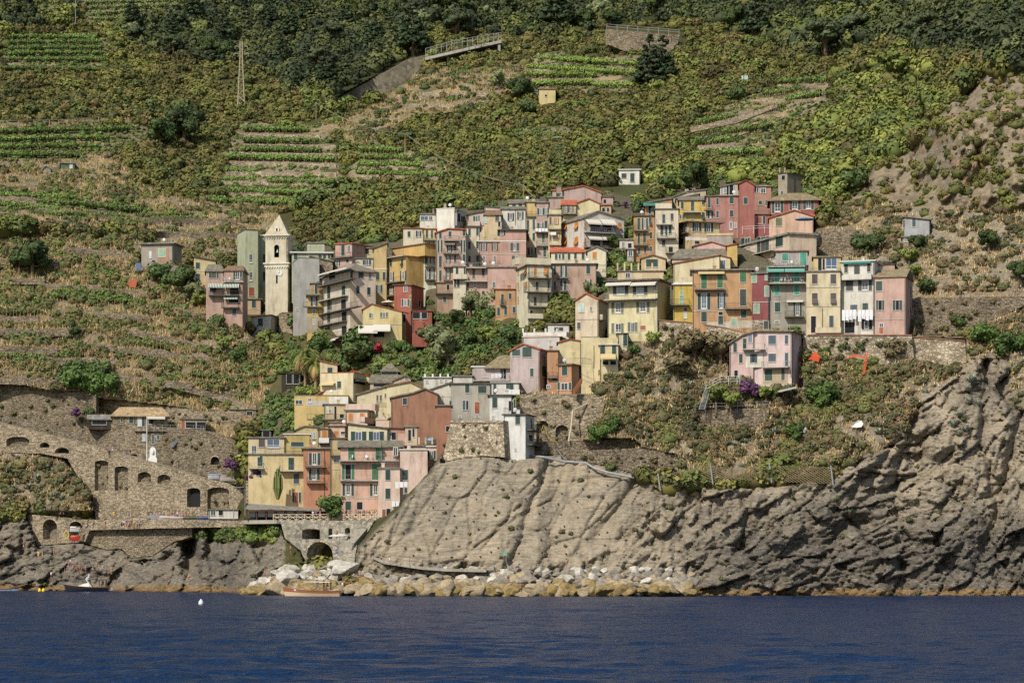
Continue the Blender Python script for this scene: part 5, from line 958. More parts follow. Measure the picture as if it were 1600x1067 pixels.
# ---------------------------------------------------------------- bell tower
def bell_tower():
    yb = 491; Y = T(432, 489)-2; fr, sd, right, th = volume(414.8, 449.6, 457.5, Y, 5.2)
    carve(413, 459, 333, yb, Y+4, 12)
    root = thing('bell_tower', P(432, yb, Y), 'cream church bell tower with a clock, a bell opening and a pointed spire', 'bell tower')
    W = fr.w; D = 5.2; cream = plaster((212, 200, 170)); trim = plaster((226, 218, 196)); sv = Vector((fr.s.x, fr.s.y, 0))
    def shaft(nm, ins, y0, y1, mt):
        z0 = zat(Y, y0); z1 = zat(Y, y1); mb = MB()
        mb.hexa([fr.pt(ins, z0, -ins), fr.pt(W-ins, z0, -ins), fr.pt(W-ins, z0, -D+ins), fr.pt(ins, z0, -D+ins),
                 fr.pt(ins, z1, -ins), fr.pt(W-ins, z1, -ins), fr.pt(W-ins, z1, -D+ins), fr.pt(ins, z1, -D+ins)])
        return obj(nm, mb, mt, root)
    shaft('shaft', 0, yb+25, 412.5, cream)
    shaft('cornice', -.45, 412.5, 410.2, trim); shaft('cornice', -.2, 417, 412.5, trim); shaft('cornice', -.55, 368.5, 366.3, trim); shaft('cornice', -.25, 371, 368.5, trim)
    mb = MB(); n = 9
    for yy in (419, 373):
        for i in range(n):
            t = W*(i+.5)/n; bx(mb, fr, t-.14, t+.14, zat(Y, yy), zat(Y, yy-3), 0, .18)
            t = D*(i+.5)/n; bx(mb, sd, t-.14, t+.14, zat(Y, yy), zat(Y, yy-3), 0, .18)
    obj('corbels', mb, trim, root)
    # belfry with an arched opening cut through front and side
    z0 = zat(Y, 410.2); z1 = zat(Y, 371); mid = W/2; ow = .58; zs = zat(Y, 402); zt = zat(Y, 386)
    arc = [(mid-ow, zs), (mid-ow, zt)]+[(mid-ow*math.cos(a*math.pi/8), zt+ow*math.sin(a*math.pi/8)) for a in range(1, 8)]+[(mid+ow, zt), (mid+ow, zs)]
    mb = MB(); outer = [Vector((0, z0, 0)), Vector((W, z0, 0)), Vector((W, z1, 0)), Vector((0, z1, 0))]; hole = [Vector((a, b, 0)) for a, b in arc]
    tris = tessellate_polygon([outer, hole]); allp = outer+hole
    for d in (0, -.5):
        mb.mesh([fr.pt(p.x, p.y, d) for p in allp], [tuple(t) for t in tris])
    for i in range(len(arc)):
        a, b = arc[i], arc[(i+1) % len(arc)]; mb.face([fr.pt(*a, 0), fr.pt(*b, 0), fr.pt(*b, -.5), fr.pt(*a, -.5)])
    bx(mb, sd, 0, D, z0, z1, -.4, 0); bx(mb, fr, 0, .4, z0, z1, -D, 0-.001)
    bx(mb, fr, 0, W, z0, z1, -D, -D+.3)
    obj('belfry', mb, cream, root)
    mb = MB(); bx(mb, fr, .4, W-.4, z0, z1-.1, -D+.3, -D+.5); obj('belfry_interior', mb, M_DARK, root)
    mb = MB()
    ring = [(mid-(ow+.22)*math.cos(a*math.pi/8), zt+.0+(ow+.22)*math.sin(a*math.pi/8)) for a in range(9)]; ri = [(mid-ow*math.cos(a*math.pi/8), zt+ow*math.sin(a*math.pi/8)) for a in range(9)]
    for i in range(8): mb.prism([fr.pt(*ring[i], .002), fr.pt(*ring[i+1], .002), fr.pt(*ri[i+1], .002), fr.pt(*ri[i], .002)], Vector((fr.n.x, fr.n.y, 0))*.08)
    obj('arch_trim', mb, trim, root)
    bz = zat(Y, 392); bc = fr.pt(mid, bz, -1.0); mb = MB(); mb.lathe(bc, [(.05, .9), (.16, .85), (.24, .5), (.32, .1), (.5, -.25), (.52, -.32), (.0, -.3)], 14)
    bb = obj('bell', mb, plain('bronze_green', C(96, 124, 104), .4, .6), root, smooth=True); mb = MB(); mb.tube([fr.pt(mid-.5, bz+.95, -1.0), fr.pt(mid+.5, bz+.95, -1.0)], .06, 6); obj('bell_yoke', mb, M_DWOOD, bb)
    # spire
    zb = zat(Y, 366.3); za = zat(Y, 333); mb = MB(); o = .1; A = [fr.pt(-o, zb, o), fr.pt(W+o, zb, o), fr.pt(W+o, zb, -D-o), fr.pt(-o, zb, -D-o)]; ap = fr.pt(W/2, za, -D/2)
    for i in range(4): mb.face([A[i], A[(i+1) % 4], ap])
    mb.face(A[::-1]); sp = obj('spire', mb, plaster((196, 182, 152)), root)
    mb = MB(); zz = zat(Y, 361.5); q = .5; m2 = W/2
    mb.prism([fr.pt(m2-q, zz, -.2), fr.pt(m2+q, zz, -.2), fr.pt(m2+q, zz+.8, -.2), fr.pt(m2, zz+1.5, -.2), fr.pt(m2-q, zz+.8, -.2)], Vector((fr.s.x, fr.s.y, 0))*1.4); dm = obj('dormer', mb, trim, sp)
    mb = MB(); bx(mb, fr, m2-.18, m2+.18, zz+.1, zz+.8, -.2, -.17); obj('opening', mb, M_DARK, sp)
    # clock
    t, Yh = fr.hit(437); zc = zat(Yh, 426); mb = MB(); r = .78
    ring = [fr.pt(t+r*math.cos(a*math.pi/12), zc+r*math.sin(a*math.pi/12), .0) for a in range(24)]; mb.prism(ring, Vector((fr.n.x, fr.n.y, 0))*.1); cl = obj('clock', mb, M_WHITE, root)
    mb = MB()
    for i in range(12):
        a = i*math.pi/6; c = (t+.62*math.cos(a), zc+.62*math.sin(a)); bx(mb, fr, c[0]-.05, c[0]+.05, c[1]-.07, c[1]+.07, .1, .115)
    obj('hour_marks', mb, M_DARK, cl)
    for an, L in ((100, .5), (200, .38)):
        mb = MB(); a = R(an); mb.tube([fr.pt(t, zc, .13), fr.pt(t+L*math.cos(a), zc+L*math.sin(a), .13)], .04, 4); obj('clock_hand', mb, M_DARK, cl)
    t, Yh = fr.hit(432.5); mb = MB(); bx(mb, fr, t-.2, t+.2, zat(Yh, 443), zat(Yh, 430), -.02, .015); obj('slit_window', mb, M_DARK, root)
    mb = MB(); mb.tube([ap, (ap[0], ap[1], ap[2]+.9)], .04, 4); mb.tube([(ap[0]-.25, ap[1], ap[2]+.6), (ap[0]+.25, ap[1], ap[2]+.6)], .03, 4); obj('finial', mb, M_IRON, sp)
bell_tower()

# ---------------------------------------------------------------- masonry walls
def plane(x0, Y0, x1, Y1):
    a = Vector(P(x0, HZ, Y0)[:2]); b = Vector(P(x1, HZ, Y1)[:2]); u = (b-a).normalized(); n = Vector((u.y, -u.x))
    return Face(a, u, n, x0)
def lift(fc, px, py, out=0.0):
    t, Yh = fc.hit(px); return fc.pt(t, zat(Yh, py), out)
def carve_poly(poly, fc, thick=1.0, lim=12, block=True):
    xs = [p[0] for p in poly]; ys = [p[1] for p in poly]
    m = (GX > min(xs)-4) & (GX < max(xs)+4) & (GY > min(ys)-4) & (GY < max(ys)+4); m2 = np.zeros(GX.shape, bool); m2[m] = pdist(poly, GX[m], GY[m]) < 1.5
    for j, i in zip(*np.nonzero(m2)):
        t, Yh = fc.hit(GX[j, i]); DEP[j, i] = max(DEP[j, i], min(Yh+thick, DEP[j, i]+lim))
    if block: BLOCK[m2] = True
def arch(x0, x1, y0, y1, rise=None, n=8):
    """opening outline: foot y1, crown y0, span x0..x1"""
    r = (x1-x0)/2; c = (x0+x1)/2; rise = r if rise is None else rise
    return [(x0, y1), (x0, y0+rise)]+[(c-r*math.cos(math.pi*k/n), y0+rise-rise*math.sin(math.pi*k/n)) for k in range(1, n)]+[(x1, y0+rise), (x1, y1)]
def masonry(label, poly, Ys, holes=(), thick=1.5, mat=None, cat='wall', name='stone_wall', deep=.9, back=None, group=None, carv=True, cap=None, lim=12):
    """wall face from a measured outline with arched recesses, real thickness behind it"""
    xs = [p[0] for p in poly]; fc = plane(min(xs), Ys[0], max(xs), Ys[1]); mat = mat or M_STONE
    if carv: carve_poly(poly, fc, max(thick, deep)*.9+.2, lim)
    mid = sum(xs)/len(xs); ym = max(p[1] for p in poly); root = thing(name, lift(fc, mid, ym), label, cat, group)
    sub = []          # subdivide the outline for a slightly uneven top
    for i in range(len(poly)):
        a, b = poly[i], poly[(i+1) % len(poly)]; L = math.hypot(b[0]-a[0], b[1]-a[1]); k = max(1, int(L/7))
        for j in range(k): f = j/k; sub.append((a[0]+(b[0]-a[0])*f, a[1]+(b[1]-a[1])*f+(random.uniform(-.35, .35) if j else 0)))
    polys = [[Vector((x, y, 0)) for x, y in sub]]+[[Vector((x, y, 0)) for x, y in h] for h in holes]
    tr = tessellate_polygon(polys); allp = [p for q in polys for p in q]; mb = MB()
    mb.mesh([lift(fc, p.x, p.y) for p in allp], [tuple(t) for t in tr])
    n = len(sub)
    for i in range(n):
        a, b = sub[i], sub[(i+1) % n]; mb.face([lift(fc, *a), lift(fc, *b), lift(fc, *b, -thick), lift(fc, *a, -thick)])
    mb.mesh([lift(fc, p.x, p.y, -thick) for p in polys[0]], [tuple(t) for t in tessellate_polygon([polys[0]])] if thick > deep or not holes else [])
    for h in holes:
        k = len(h)
        for i in range(k):
            a, b = h[i], h[(i+1) % k]; mb.face([lift(fc, *a), lift(fc, *b), lift(fc, *b, -deep), lift(fc, *a, -deep)])
    w = obj('masonry', mb, mat, root)
    for i, h in enumerate(holes):
        bm_ = (back[i] if isinstance(back, (list, tuple)) else back) or M_DRY; mb = MB(); mb.face([lift(fc, x, y, -deep+.01) for x, y in h]); mb.prism([lift(fc, x, y, -deep) for x, y in h], Vector((-fc.n.x, -fc.n.y, 0))*.1)  # dark backs paint the shade of deep vaults, the others are stone infill
        obj('arch_infill_or_shade', mb, bm_, root)
        if len(h) > 6:
            mb = MB(); a = h[2:-2]; cx = sum(p[0] for p in a)/len(a); cy = max(p[1] for p in a); o = [(cx+(x-cx)*1.16, cy+(y-cy)*1.22-.4) for x, y in a]
            for q in range(len(a)-1): mb.prism([lift(fc, *a[q]), lift(fc, *a[q+1]), lift(fc, *o[q+1]), lift(fc, *o[q])], Vector((fc.n.x, fc.n.y, 0))*.06)
            obj('arch_ring', mb, M_BAST, root)
    if cap:
        mb = MB(); pts = [lift(fc, x, y) for x, y in cap[0]]; nn = Vector((fc.n.x, fc.n.y, 0))
        for a, b in zip(pts[:-1], pts[1:]):
            a = Vector(a); b = Vector(b); up = Vector((0, 0, .16)); mb.hexa([a+nn*.15, b+nn*.15, b-nn*.45, a-nn*.45, a+nn*.15+up, b+nn*.15+up, b-nn*.45+up, a-nn*.45+up])
        obj('coping', mb, cap[1], root)
    return root, fc
M_COPE = plaster((178, 112, 82)); M_PALE = plaster((196, 186, 166))
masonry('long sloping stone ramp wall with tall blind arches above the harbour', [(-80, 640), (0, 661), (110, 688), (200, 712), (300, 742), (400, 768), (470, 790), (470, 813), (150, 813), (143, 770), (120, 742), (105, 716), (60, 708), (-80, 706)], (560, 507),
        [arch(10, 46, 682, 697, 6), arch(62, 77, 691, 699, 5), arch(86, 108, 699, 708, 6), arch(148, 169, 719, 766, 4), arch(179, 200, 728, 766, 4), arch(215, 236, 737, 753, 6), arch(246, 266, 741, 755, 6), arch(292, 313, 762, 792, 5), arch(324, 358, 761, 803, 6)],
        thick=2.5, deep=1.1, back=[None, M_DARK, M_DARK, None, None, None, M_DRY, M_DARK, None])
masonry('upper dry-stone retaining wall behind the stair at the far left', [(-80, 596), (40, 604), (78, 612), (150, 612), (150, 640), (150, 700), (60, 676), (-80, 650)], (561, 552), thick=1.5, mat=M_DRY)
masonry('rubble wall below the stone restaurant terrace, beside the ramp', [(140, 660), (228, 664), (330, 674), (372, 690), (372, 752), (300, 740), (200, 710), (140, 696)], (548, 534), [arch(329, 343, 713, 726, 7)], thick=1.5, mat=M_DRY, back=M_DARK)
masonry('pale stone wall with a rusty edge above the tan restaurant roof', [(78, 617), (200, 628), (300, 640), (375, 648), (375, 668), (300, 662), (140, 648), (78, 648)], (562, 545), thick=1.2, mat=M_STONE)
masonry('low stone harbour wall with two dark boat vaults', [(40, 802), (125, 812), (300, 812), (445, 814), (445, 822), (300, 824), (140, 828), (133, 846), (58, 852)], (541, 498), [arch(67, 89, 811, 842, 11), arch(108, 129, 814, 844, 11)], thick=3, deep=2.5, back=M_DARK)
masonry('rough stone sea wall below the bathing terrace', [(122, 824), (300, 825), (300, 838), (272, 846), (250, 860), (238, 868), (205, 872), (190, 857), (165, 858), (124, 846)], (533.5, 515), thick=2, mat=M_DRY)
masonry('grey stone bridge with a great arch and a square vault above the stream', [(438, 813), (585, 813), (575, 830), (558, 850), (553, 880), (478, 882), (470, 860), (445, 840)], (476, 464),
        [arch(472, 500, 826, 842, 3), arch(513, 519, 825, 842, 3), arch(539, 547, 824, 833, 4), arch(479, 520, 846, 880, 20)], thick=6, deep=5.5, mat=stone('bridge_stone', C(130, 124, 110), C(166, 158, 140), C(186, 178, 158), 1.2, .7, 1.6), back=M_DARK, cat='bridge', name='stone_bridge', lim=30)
masonry('battered stone bastion under the grey house', [(704, 657), (786, 657), (789, 714), (750, 712), (715, 716), (690, 722), (698, 690)], (462, 455), thick=4, mat=M_BAST, cap=([(703, 661), (786, 661)], M_STONE))
masonry('stone wall with two blind arches and a drain pipe right of the white tip house', [(812, 616), (930, 616), (945, 630), (940, 650), (905, 690), (905, 697), (822, 697), (812, 690)], (469, 466), [arch(838, 857, 657, 690, 7), arch(868, 888, 664, 692, 8)], thick=2, mat=M_STONE)
masonry('low overgrown dry wall along the path under the arches', [(832, 690), (990, 686), (1000, 696), (1000, 700), (832, 712)], (464, 462), thick=1, mat=M_DRY)
masonry('long dark dry-stone wall above the drain pipe on the cliff', [(880, 705), (1000, 700), (1060, 712), (1060, 748), (1000, 742), (950, 728), (880, 716)], (460, 457), thick=1, mat=M_DRY)
masonry('curved retaining wall with red coping under the orange and crimson houses', [(1030, 500), (1075, 504), (1130, 512), (1178, 524), (1200, 530), (1200, 560), (1120, 560), (1060, 545), (1030, 530)], (480, 474), thick=1.5, mat=M_BAST, cap=([(1030, 501), (1075, 504), (1130, 512), (1195, 526)], M_COPE))
masonry('stone retaining wall with red coping under the cream and white row', [(1255, 524), (1425, 524), (1428, 560), (1380, 570), (1255, 545)], (472, 470), thick=1.5, mat=M_BAST, cap=([(1262, 524), (1425, 524)], M_COPE))
masonry('pale bleached stone wall right of the row, with red coping on top', [(1425, 526), (1508, 532), (1510, 566), (1470, 574), (1440, 566), (1425, 560)], (471, 470), thick=1.5, mat=M_BAST, cap=([(1425, 527), (1508, 533)], M_COPE))
masonry('dry-stone wall behind the pink end house, with a collapsed arch', [(1430, 466), (1600, 463), (1600, 478), (1500, 520), (1430, 524)], (478, 472), thick=1.2, mat=M_DRY)
masonry('stone garden wall below the gabled salmon cottage terrace', [(1276, 358), (1345, 360), (1360, 372), (1350, 398), (1276, 402)], (508, 503), thick=1.2, mat=M_DRY)
masonry('stone wall carrying the railed garden of the pink cliffside house', [(1086, 641), (1202, 637), (1200, 662), (1150, 668), (1090, 662)], (463, 461), thick=1.2, mat=M_DRY)
masonry('overgrown stone wall under the terrace of the yellow gabled house', [(630, 505), (690, 507), (700, 530), (660, 548), (628, 540)], (549, 545), thick=1.2, mat=M_DRY)
masonry('low church square wall with a red edge right of the bell tower', [(436, 489), (482, 489), (484, 515), (470, 524), (436, 518)], (586, 580), thick=1.2, mat=M_STONE, cap=([(440, 489), (482, 489)], M_COPE))
masonry('grey concrete road wall slanting up the far slope', [(520, 158), (560, 136), (640, 92), (664, 86), (668, 100), (632, 128), (600, 150), (520, 162)], (800, 815), thick=2, mat=stone('road_wall', C(120, 112, 94), C(140, 130, 110), C(156, 146, 124), .8, .8, 1.0), lim=20)
masonry('stone road building wall with a railing on the upper right slope', [(948, 46), (1061, 55), (1058, 76), (1035, 82), (975, 80), (950, 70)], (796, 800), [arch(1040, 1046, 62, 70, 1)], thick=3, mat=M_STONE, back=M_DARK, lim=20)
masonry('reddish stone wall between the vines on the upper right slope', [(1078, 200), (1145, 184), (1215, 162), (1215, 168), (1150, 193), (1120, 199), (1080, 207)], (648, 640), thick=1, mat=M_STONE)
# terrace walls on the slopes: (x0, y0, x1, y1, height in picture units)
ORD = ['lowest', 'second lowest', 'third lowest', 'fourth', 'fifth', 'sixth', 'seventh', 'eighth', 'ninth', 'tenth', 'eleventh', 'twelfth', 'thirteenth', 'fourteenth', 'fifteenth']
def terrace(label, pts, hpx, mat=None, group='dry-stone terrace walls on the slopes'):
    mb = MB(); xs = np.arange(pts[0][0], pts[-1][0]+.1, 5.0); ys = np.interp(xs, [p[0] for p in pts], [p[1] for p in pts])
    D0 = np.array([T(x, y) for x, y in zip(xs, ys)]); D0 = np.convolve(np.pad(D0, 4, 'edge'), np.ones(9)/9, 'valid')-.9
    tops = [P(x, y-hpx*(1+.12*random.uniform(-1, 1)), d) for x, y, d in zip(xs, ys, D0)]; bots = [P(x, y+3, d-.35) for x, y, d in zip(xs, ys, D0)]
    for i in range(len(xs)-1):
        a, b, c, d = bots[i], bots[i+1], tops[i+1], tops[i]; k = Vector((0, .7, 0)); mb.hexa([a, b, b+k, a+k, d, c, c+k, d+k])
    o = obj('terrace_wall', mb, mat or M_DRY, loc=P(pts[0][0], pts[0][1], D0[0])); tag(o, label, 'terrace wall', group)
    for x, y in zip(xs, ys): BLOCK[(abs(GX-x) < 4) & (GY > y-hpx*.55) & (GY < y+1)] = True
    return o
LEFTW = [((-30, 596), (120, 604), 9), ((60, 566), (200, 572), 8), ((150, 588), (300, 606), 8), ((240, 596), (400, 640), 7), ((130, 540), (330, 566), 7), ((-30, 548), (90, 552), 9), ((-30, 520), (110, 522), 8), ((200, 520), (360, 550), 6),
         ((90, 486), (235, 500), 6), ((-30, 498), (60, 500), 6), ((240, 476), (330, 500), 6), ((60, 448), (230, 462), 6), ((-30, 440), (70, 442), 6), ((-30, 410), (90, 412), 6), ((100, 396), (200, 404), 10), ((-30, 312), (60, 318), 9), ((60, 330), (200, 346), 6), ((225, 348), (372, 352), 8), ((225, 368), (372, 372), 7)]
for i, (a, b, h_) in enumerate(LEFTW):
    terrace('dry-stone terrace wall on the left hillside, %s' % ['just above the far left stair', 'left of the dense green thicket', 'below the dense green thicket', 'running down toward the palms', 'above the dense green thicket', 'under the dry grass at the left edge', 'behind the little shelter', 'under the cottage of the bell tower', 'below the long vine hedge', 'left of the slanting pole fence', 'right of the blue barrel', 'carrying the long vine hedge', 'left of the long vine hedge', 'under the tall left thicket', 'grey and high behind the blue door', 'below the wooden fence at the left edge', 'beneath the green shed meadow', 'lower one behind the concrete shed', 'with bean poles behind the concrete shed'][i], [a, ((a[0]+b[0])/2, (a[1]+b[1])/2+random.uniform(-2, 2)), b], h_)
MIDW = [(340, 302, 470, 6), (345, 287, 520, 5), (350, 273, 525, 5), (355, 258, 528, 5), (375, 243, 530, 5), (380, 230, 528, 5), (380, 214, 500, 5), (545, 277, 690, 4), (552, 262, 660, 4), (556, 249, 640, 4), (820, 128, 1000, 4), (830, 112, 1004, 4), (850, 97, 1010, 4), (660, 148, 790, 4), (640, 165, 760, 3), (1085, 250, 1205, 5), (1090, 232, 1210, 5), (1140, 182, 1225, 4), (1190, 158, 1290, 4), (1215, 136, 1300, 4)]
for i, (x0, y0, x1, h_) in enumerate(MIDW):
    k = 'the terraced vineyard right of the pylon' if i < 7 else ('the small vineyard under the cable poles' if i < 10 else ('the bright upper vineyard' if i < 13 else 'the dry garden beside the yellow cottage' if i < 15 else 'the vineyard under the antenna mast'))
    j = i if i < 7 else (i-7 if i < 10 else (i-10 if i < 13 else i-13 if i < 15 else i-15))
    terrace('%s stone wall of %s' % (ORD[j], k), [(x0, y0), ((x0+x1)/2, y0+1), (x1, y0+2)], h_, M_STONE)
# ---------------------------------------------------------------- railings, fences, poles
def fence(label, pts, h_, mat, cat='railing', name='railing', step=1.2, Yoff=-.4, rails=2, Y=None, r=.03, group=None, cross=False):
    Yf = (lambda p: Y(p[0]) if callable(Y) else Y if Y is not None else T(*p)); root_p = P(pts[0][0], pts[0][1], Yf(pts[0])+Yoff); root = thing(name, root_p, label, cat, group)
    w = []
    for (a, b) in zip(pts[:-1], pts[1:]):
        n = max(1, int(math.hypot(b[0]-a[0], b[1]-a[1])/4))
        for i in range(n): w.append((a[0]+(b[0]-a[0])*i/n, a[1]+(b[1]-a[1])*i/n))
    w.append(pts[-1]); Ds = [Yf(p) for p in w]; k = len(Ds); Ds = [sum(Ds[max(0, i-3):i+4])/len(Ds[max(0, i-3):i+4]) for i in range(k)]
    q = [P(p[0], p[1], d+Yoff) for p, d in zip(w, Ds)]
    mb = MB()
    for j in range(rails): mb.tube([v+Vector((0, 0, h_*(1-j*.45))) for v in q], r, 4)
    obj('rail', mb, mat, root); acc = 0; n = 0; last = None
    for i, v in enumerate(q):
        if last is None or (v-last).length >= step or i == len(q)-1:
            mb = MB(); mb.tube([v-Vector((0, 0, .5)), v+Vector((0, 0, h_+.03))], r*1.4, 4); 
            if n < 90: obj('post', mb, mat, root)
            if cross and last is not None:
                mb = MB(); mb.tube([last+Vector((0, 0, .1)), v+Vector((0, 0, h_-.1))], r, 4); mb.tube([last+Vector((0, 0, h_-.1)), v+Vector((0, 0, .1))], r, 4); obj('cross_bar', mb, mat, root)
            last = v; n += 1
    return root
def tube_thing(name, label, cat, pts, r, mat, n=6, group=None, part=None):
    mb = MB(); mb.tube(pts, r, n); o = obj(name, mb, mat, loc=pts[0]); tag(o, label, cat, group); return o
fence('pale wooden cross-braced railing on the harbour bridge', [(427, 813), (500, 813), (591, 812)], 1.15, plain('pale_wood', C(206, 190, 160), .8), Y=lambda x: 477-.072*(x-427), Yoff=0, step=1.25, cross=True, r=.05)
fence('thin metal railing along the bathing promenade', [(0, 799), (60, 803), (125, 811), (230, 813)], 1.1, M_GALV, step=3.2, Yoff=-.6)
fence('metal posts of the stair railing on the ramp at far left', [(-30, 655), (0, 661), (60, 675), (120, 690)], 1.2, M_GALV, step=1.9, Y=551, Yoff=0, rails=1)
fence('white wooden railing at the top of the cliffside garden stair', [(1103, 608), (1125, 597), (1156, 596)], 1.0, M_WHITE, step=1.4, rails=3, Y=462, Yoff=0)
fence('galvanised railing of the small garden below the pink cliffside house', [(1086, 641), (1140, 640), (1200, 637)], 1.2, M_GALV, step=1.7, Y=462, Yoff=-.3)
fence('thin railing along the grey road wall on the far slope', [(665, 87), (710, 74), (783, 62)], 2.2, M_GALV, Y=815, Yoff=-.6, step=1.6, r=.06)
fence('grey railing on top of the upper right road building', [(948, 46), (1061, 55)], 1.6, M_GALV, Y=798, Yoff=0, step=3, r=.06)
fence('long wooden rail fence across the left slope', [(0, 198), (110, 196), (150, 192), (200, 183)], 1.7, plain('grey_wood', C(150, 144, 126), .9), step=5, r=.09, rails=1)
fence('broken wooden fence along the terrace at the left edge', [(0, 292), (65, 298)], 1.4, M_WOOD, step=2)
fence('row of pale posts on the slope above the pink end house', [(1420, 458), (1500, 463), (1600, 463)], 1.4, M_WOOD, step=1.3, rails=1)
fence('railed terrace edge of the stone restaurant', [(230, 672), (318, 674)], 1.2, M_GALV, Y=541, Yoff=-.5, step=1.5)
fence('pale railing along the terrace of the salmon cottage', [(1160, 362), (1203, 360)], 1.0, M_WHITE, step=2, Y=504, Yoff=0)
fence('dark railing in front of the shrubs above the orange terrace house', [(945, 337), (992, 337)], 2.0, M_IRON, step=2)
# road viaduct
rr = thing('road_viaduct', P(724, 78, 815), 'grey road bridge deck with railing sloping up the far hillside', 'road bridge'); mb = MB()
a, b = P(664, 90, 812), P(750, 70, 816); c = P(783, 63, 818)
for p, q in ((a, b), (b, c)):
    k = Vector((0, 6, 0)); up = Vector((0, 0, .9)); mb.hexa([p-up, q-up, q+k-up, p+k-up, p, q, q+k, p+k])
obj('deck', mb, M_SLAB, rr)
for x, y in ((780, 64), (735, 75), (700, 82)):
    p = P(x, y, 815); mb = MB(); mb.box((p.x, p.y+2, p.z-4), (.8, 1.2, 6)); obj('pier', mb, M_CONC, rr)
carve(664, 784, 60, 84, 822, 12, block=False)
# lattice pylon
def pylon(px, yt, yb, w_px):
    Y = T(px, yb)-2; base = P(px, yb+2, Y); top = P(px, yt, Y); H_ = (top-base).z; s = Y/F; w0 = w_px*s/2; w1 = w0*.32
    root = thing('electricity_pylon', base, 'tall grey lattice steel pylon standing on the left vineyard slope', 'pylon'); mat = plain('pylon_steel', C(168, 156, 124), .6, .2)
    def corner(i, z): w = w0+(w1-w0)*min(1, z/(H_*.8)); a = i*math.pi/2+math.pi/4; return base+Vector((w*math.cos(a)*1.3, w*math.sin(a)*1.3, z))
    mb = MB()
    for i in range(4): mb.tube([corner(i, 0), corner(i, H_*.8), corner(i, H_)], .16, 4)
    obj('corner_leg', mb, mat, root); mb = MB(); n = 11
    for k in range(n):
        z0 = H_*k/n; z1 = H_*(k+1)/n
        for i in range(4):
            j = (i+1) % 4; mb.tube([corner(i, z0), corner(j, z1)], .08, 3, cap=False); mb.tube([corner(j, z0), corner(i, z1)], .08, 3, cap=False); mb.tube([corner(i, z1), corner(j, z1)], .07, 3, cap=False)
    obj('lattice', mb, mat, root)
    for z, L in ((.93, 1.9), (.82, 2.3)):
        c = base+Vector((0, 0, H_*z)); mb = MB(); mb.tube([c+Vector((-L, 0, .1)), c+Vector((L, 0, .1))], .1, 4); mb.tube([c+Vector((-L, 0, .1)), c+Vector((0, 0, .9)), c+Vector((L, 0, .1))], .06, 4); arm = obj('cross_arm', mb, mat, root)
        for sx in (-L, L): mb = MB(); mb.tube([c+Vector((sx, 0, .05)), c+Vector((sx, 0, -.7))], .09, 6); obj('insulator', mb, M_GALV, arm)
pylon(377, 66, 167, 12)
def pole(name, label, cat, px, y0, y1, r=.12, mat=None, Y=None, group=None):
    Y = Y if Y is not None else T(px, y1)-.6; root = thing(name, P(px, y1+2, Y), label, cat, group); mb = MB(); mb.tube([P(px, y1+3, Y), P(px, y0, Y)], [r, r*.6], 8); obj('pole', mb, mat or M_GALV, root); return root, Y
def cable(label, pts, sag=0.0, r=.06):
    q = []
    for (a, b) in zip(pts[:-1], pts[1:]):
        for i in range(11): f = i/10; v = a.lerp(b, f); v.z -= sag*4*f*(1-f); q.append(v)
    return tube_thing('overhead_cable', label, 'cable', q, r, plain('cable', C(150, 146, 130), .6), 4)
ps = {}
for k, (lab, x, y0, y1) in enumerate([('wooden cable pole left of the road wall', 494, 160, 186), ('tall cable pole above the middle vineyard', 633, 208, 249), ('short cable pole right of the tall middle pole', 666, 205, 220), ('cable pole rising behind the cream top storey', 818, 288, 316),
                                     ('white mast at the top left vineyard', 118, -10, 38), ('cable post beside the dry garden', 784, 108, 124)]):
    rt, Yp = pole('utility_pole', lab, 'utility pole', x, y0, y1, .16, M_WOOD if k != 4 else M_GALV); ps[k] = P(x, y0+1, Yp)
    p = ps[k]; mb = MB(); mb.tube([p+Vector((-.5, 0, -.3)), p+Vector((.5, 0, -.3))], .06, 4); obj('cross_arm', mb, M_IRON, rt)
cable('cable from the left pole to the tall middle pole', [ps[0], ps[1]], 2.0); cable('cable from the tall middle pole down to the village roofs', [ps[1], ps[3]], 2.5)
cable('cable from the short middle pole up to the dry garden', [ps[2], ps[5]], 2.5); cable('short cable from the roof pole to the mauve gable', [ps[3], P(838, 309, T(850, 312)-2)], .5)
cable('long thin cable across the lower left slope', [P(-60, 595, 560), P(210, 660, 555)], 1.0, .04)
rt, Yp = pole('street_lamp', 'tall white lamp post beside the white statue niche', 'lamp post', 229.5, 648, 722, .11, M_WHITE, Y=531); p = P(229.5, 648, Yp); mb = MB(); mb.tube([p, p+Vector((0, 0, .1))], .2, 8); obj('lamp_head', mb, M_WHITE, rt)
for x, lab in ((365, 'left'), (383, 'right')):
    pole('gantry_post', 'pale steel post of the boat hoist, %s one' % lab, 'post', x, 761, 812, .1, M_GALV, Y=507)
tube_thing('gantry_beam', 'thin steel beam over the two boat hoist posts', 'beam', [P(365, 761, 507), P(383, 761, 507)], .08, M_GALV)
rt, Yp = pole('antenna_mast', 'antenna mast with pale panels on the right vineyard slope', 'antenna', 1164, 124, 140, .14, M_IRON)
for i, dx in enumerate((-4, 0, 3)): p = P(1164+dx, 122, Yp); mb = MB(); mb.box((p.x, p.y-.3, p.z), (.5, .3, 1.1)); obj('antenna_panel', mb, M((170, 196, 180)), rt)
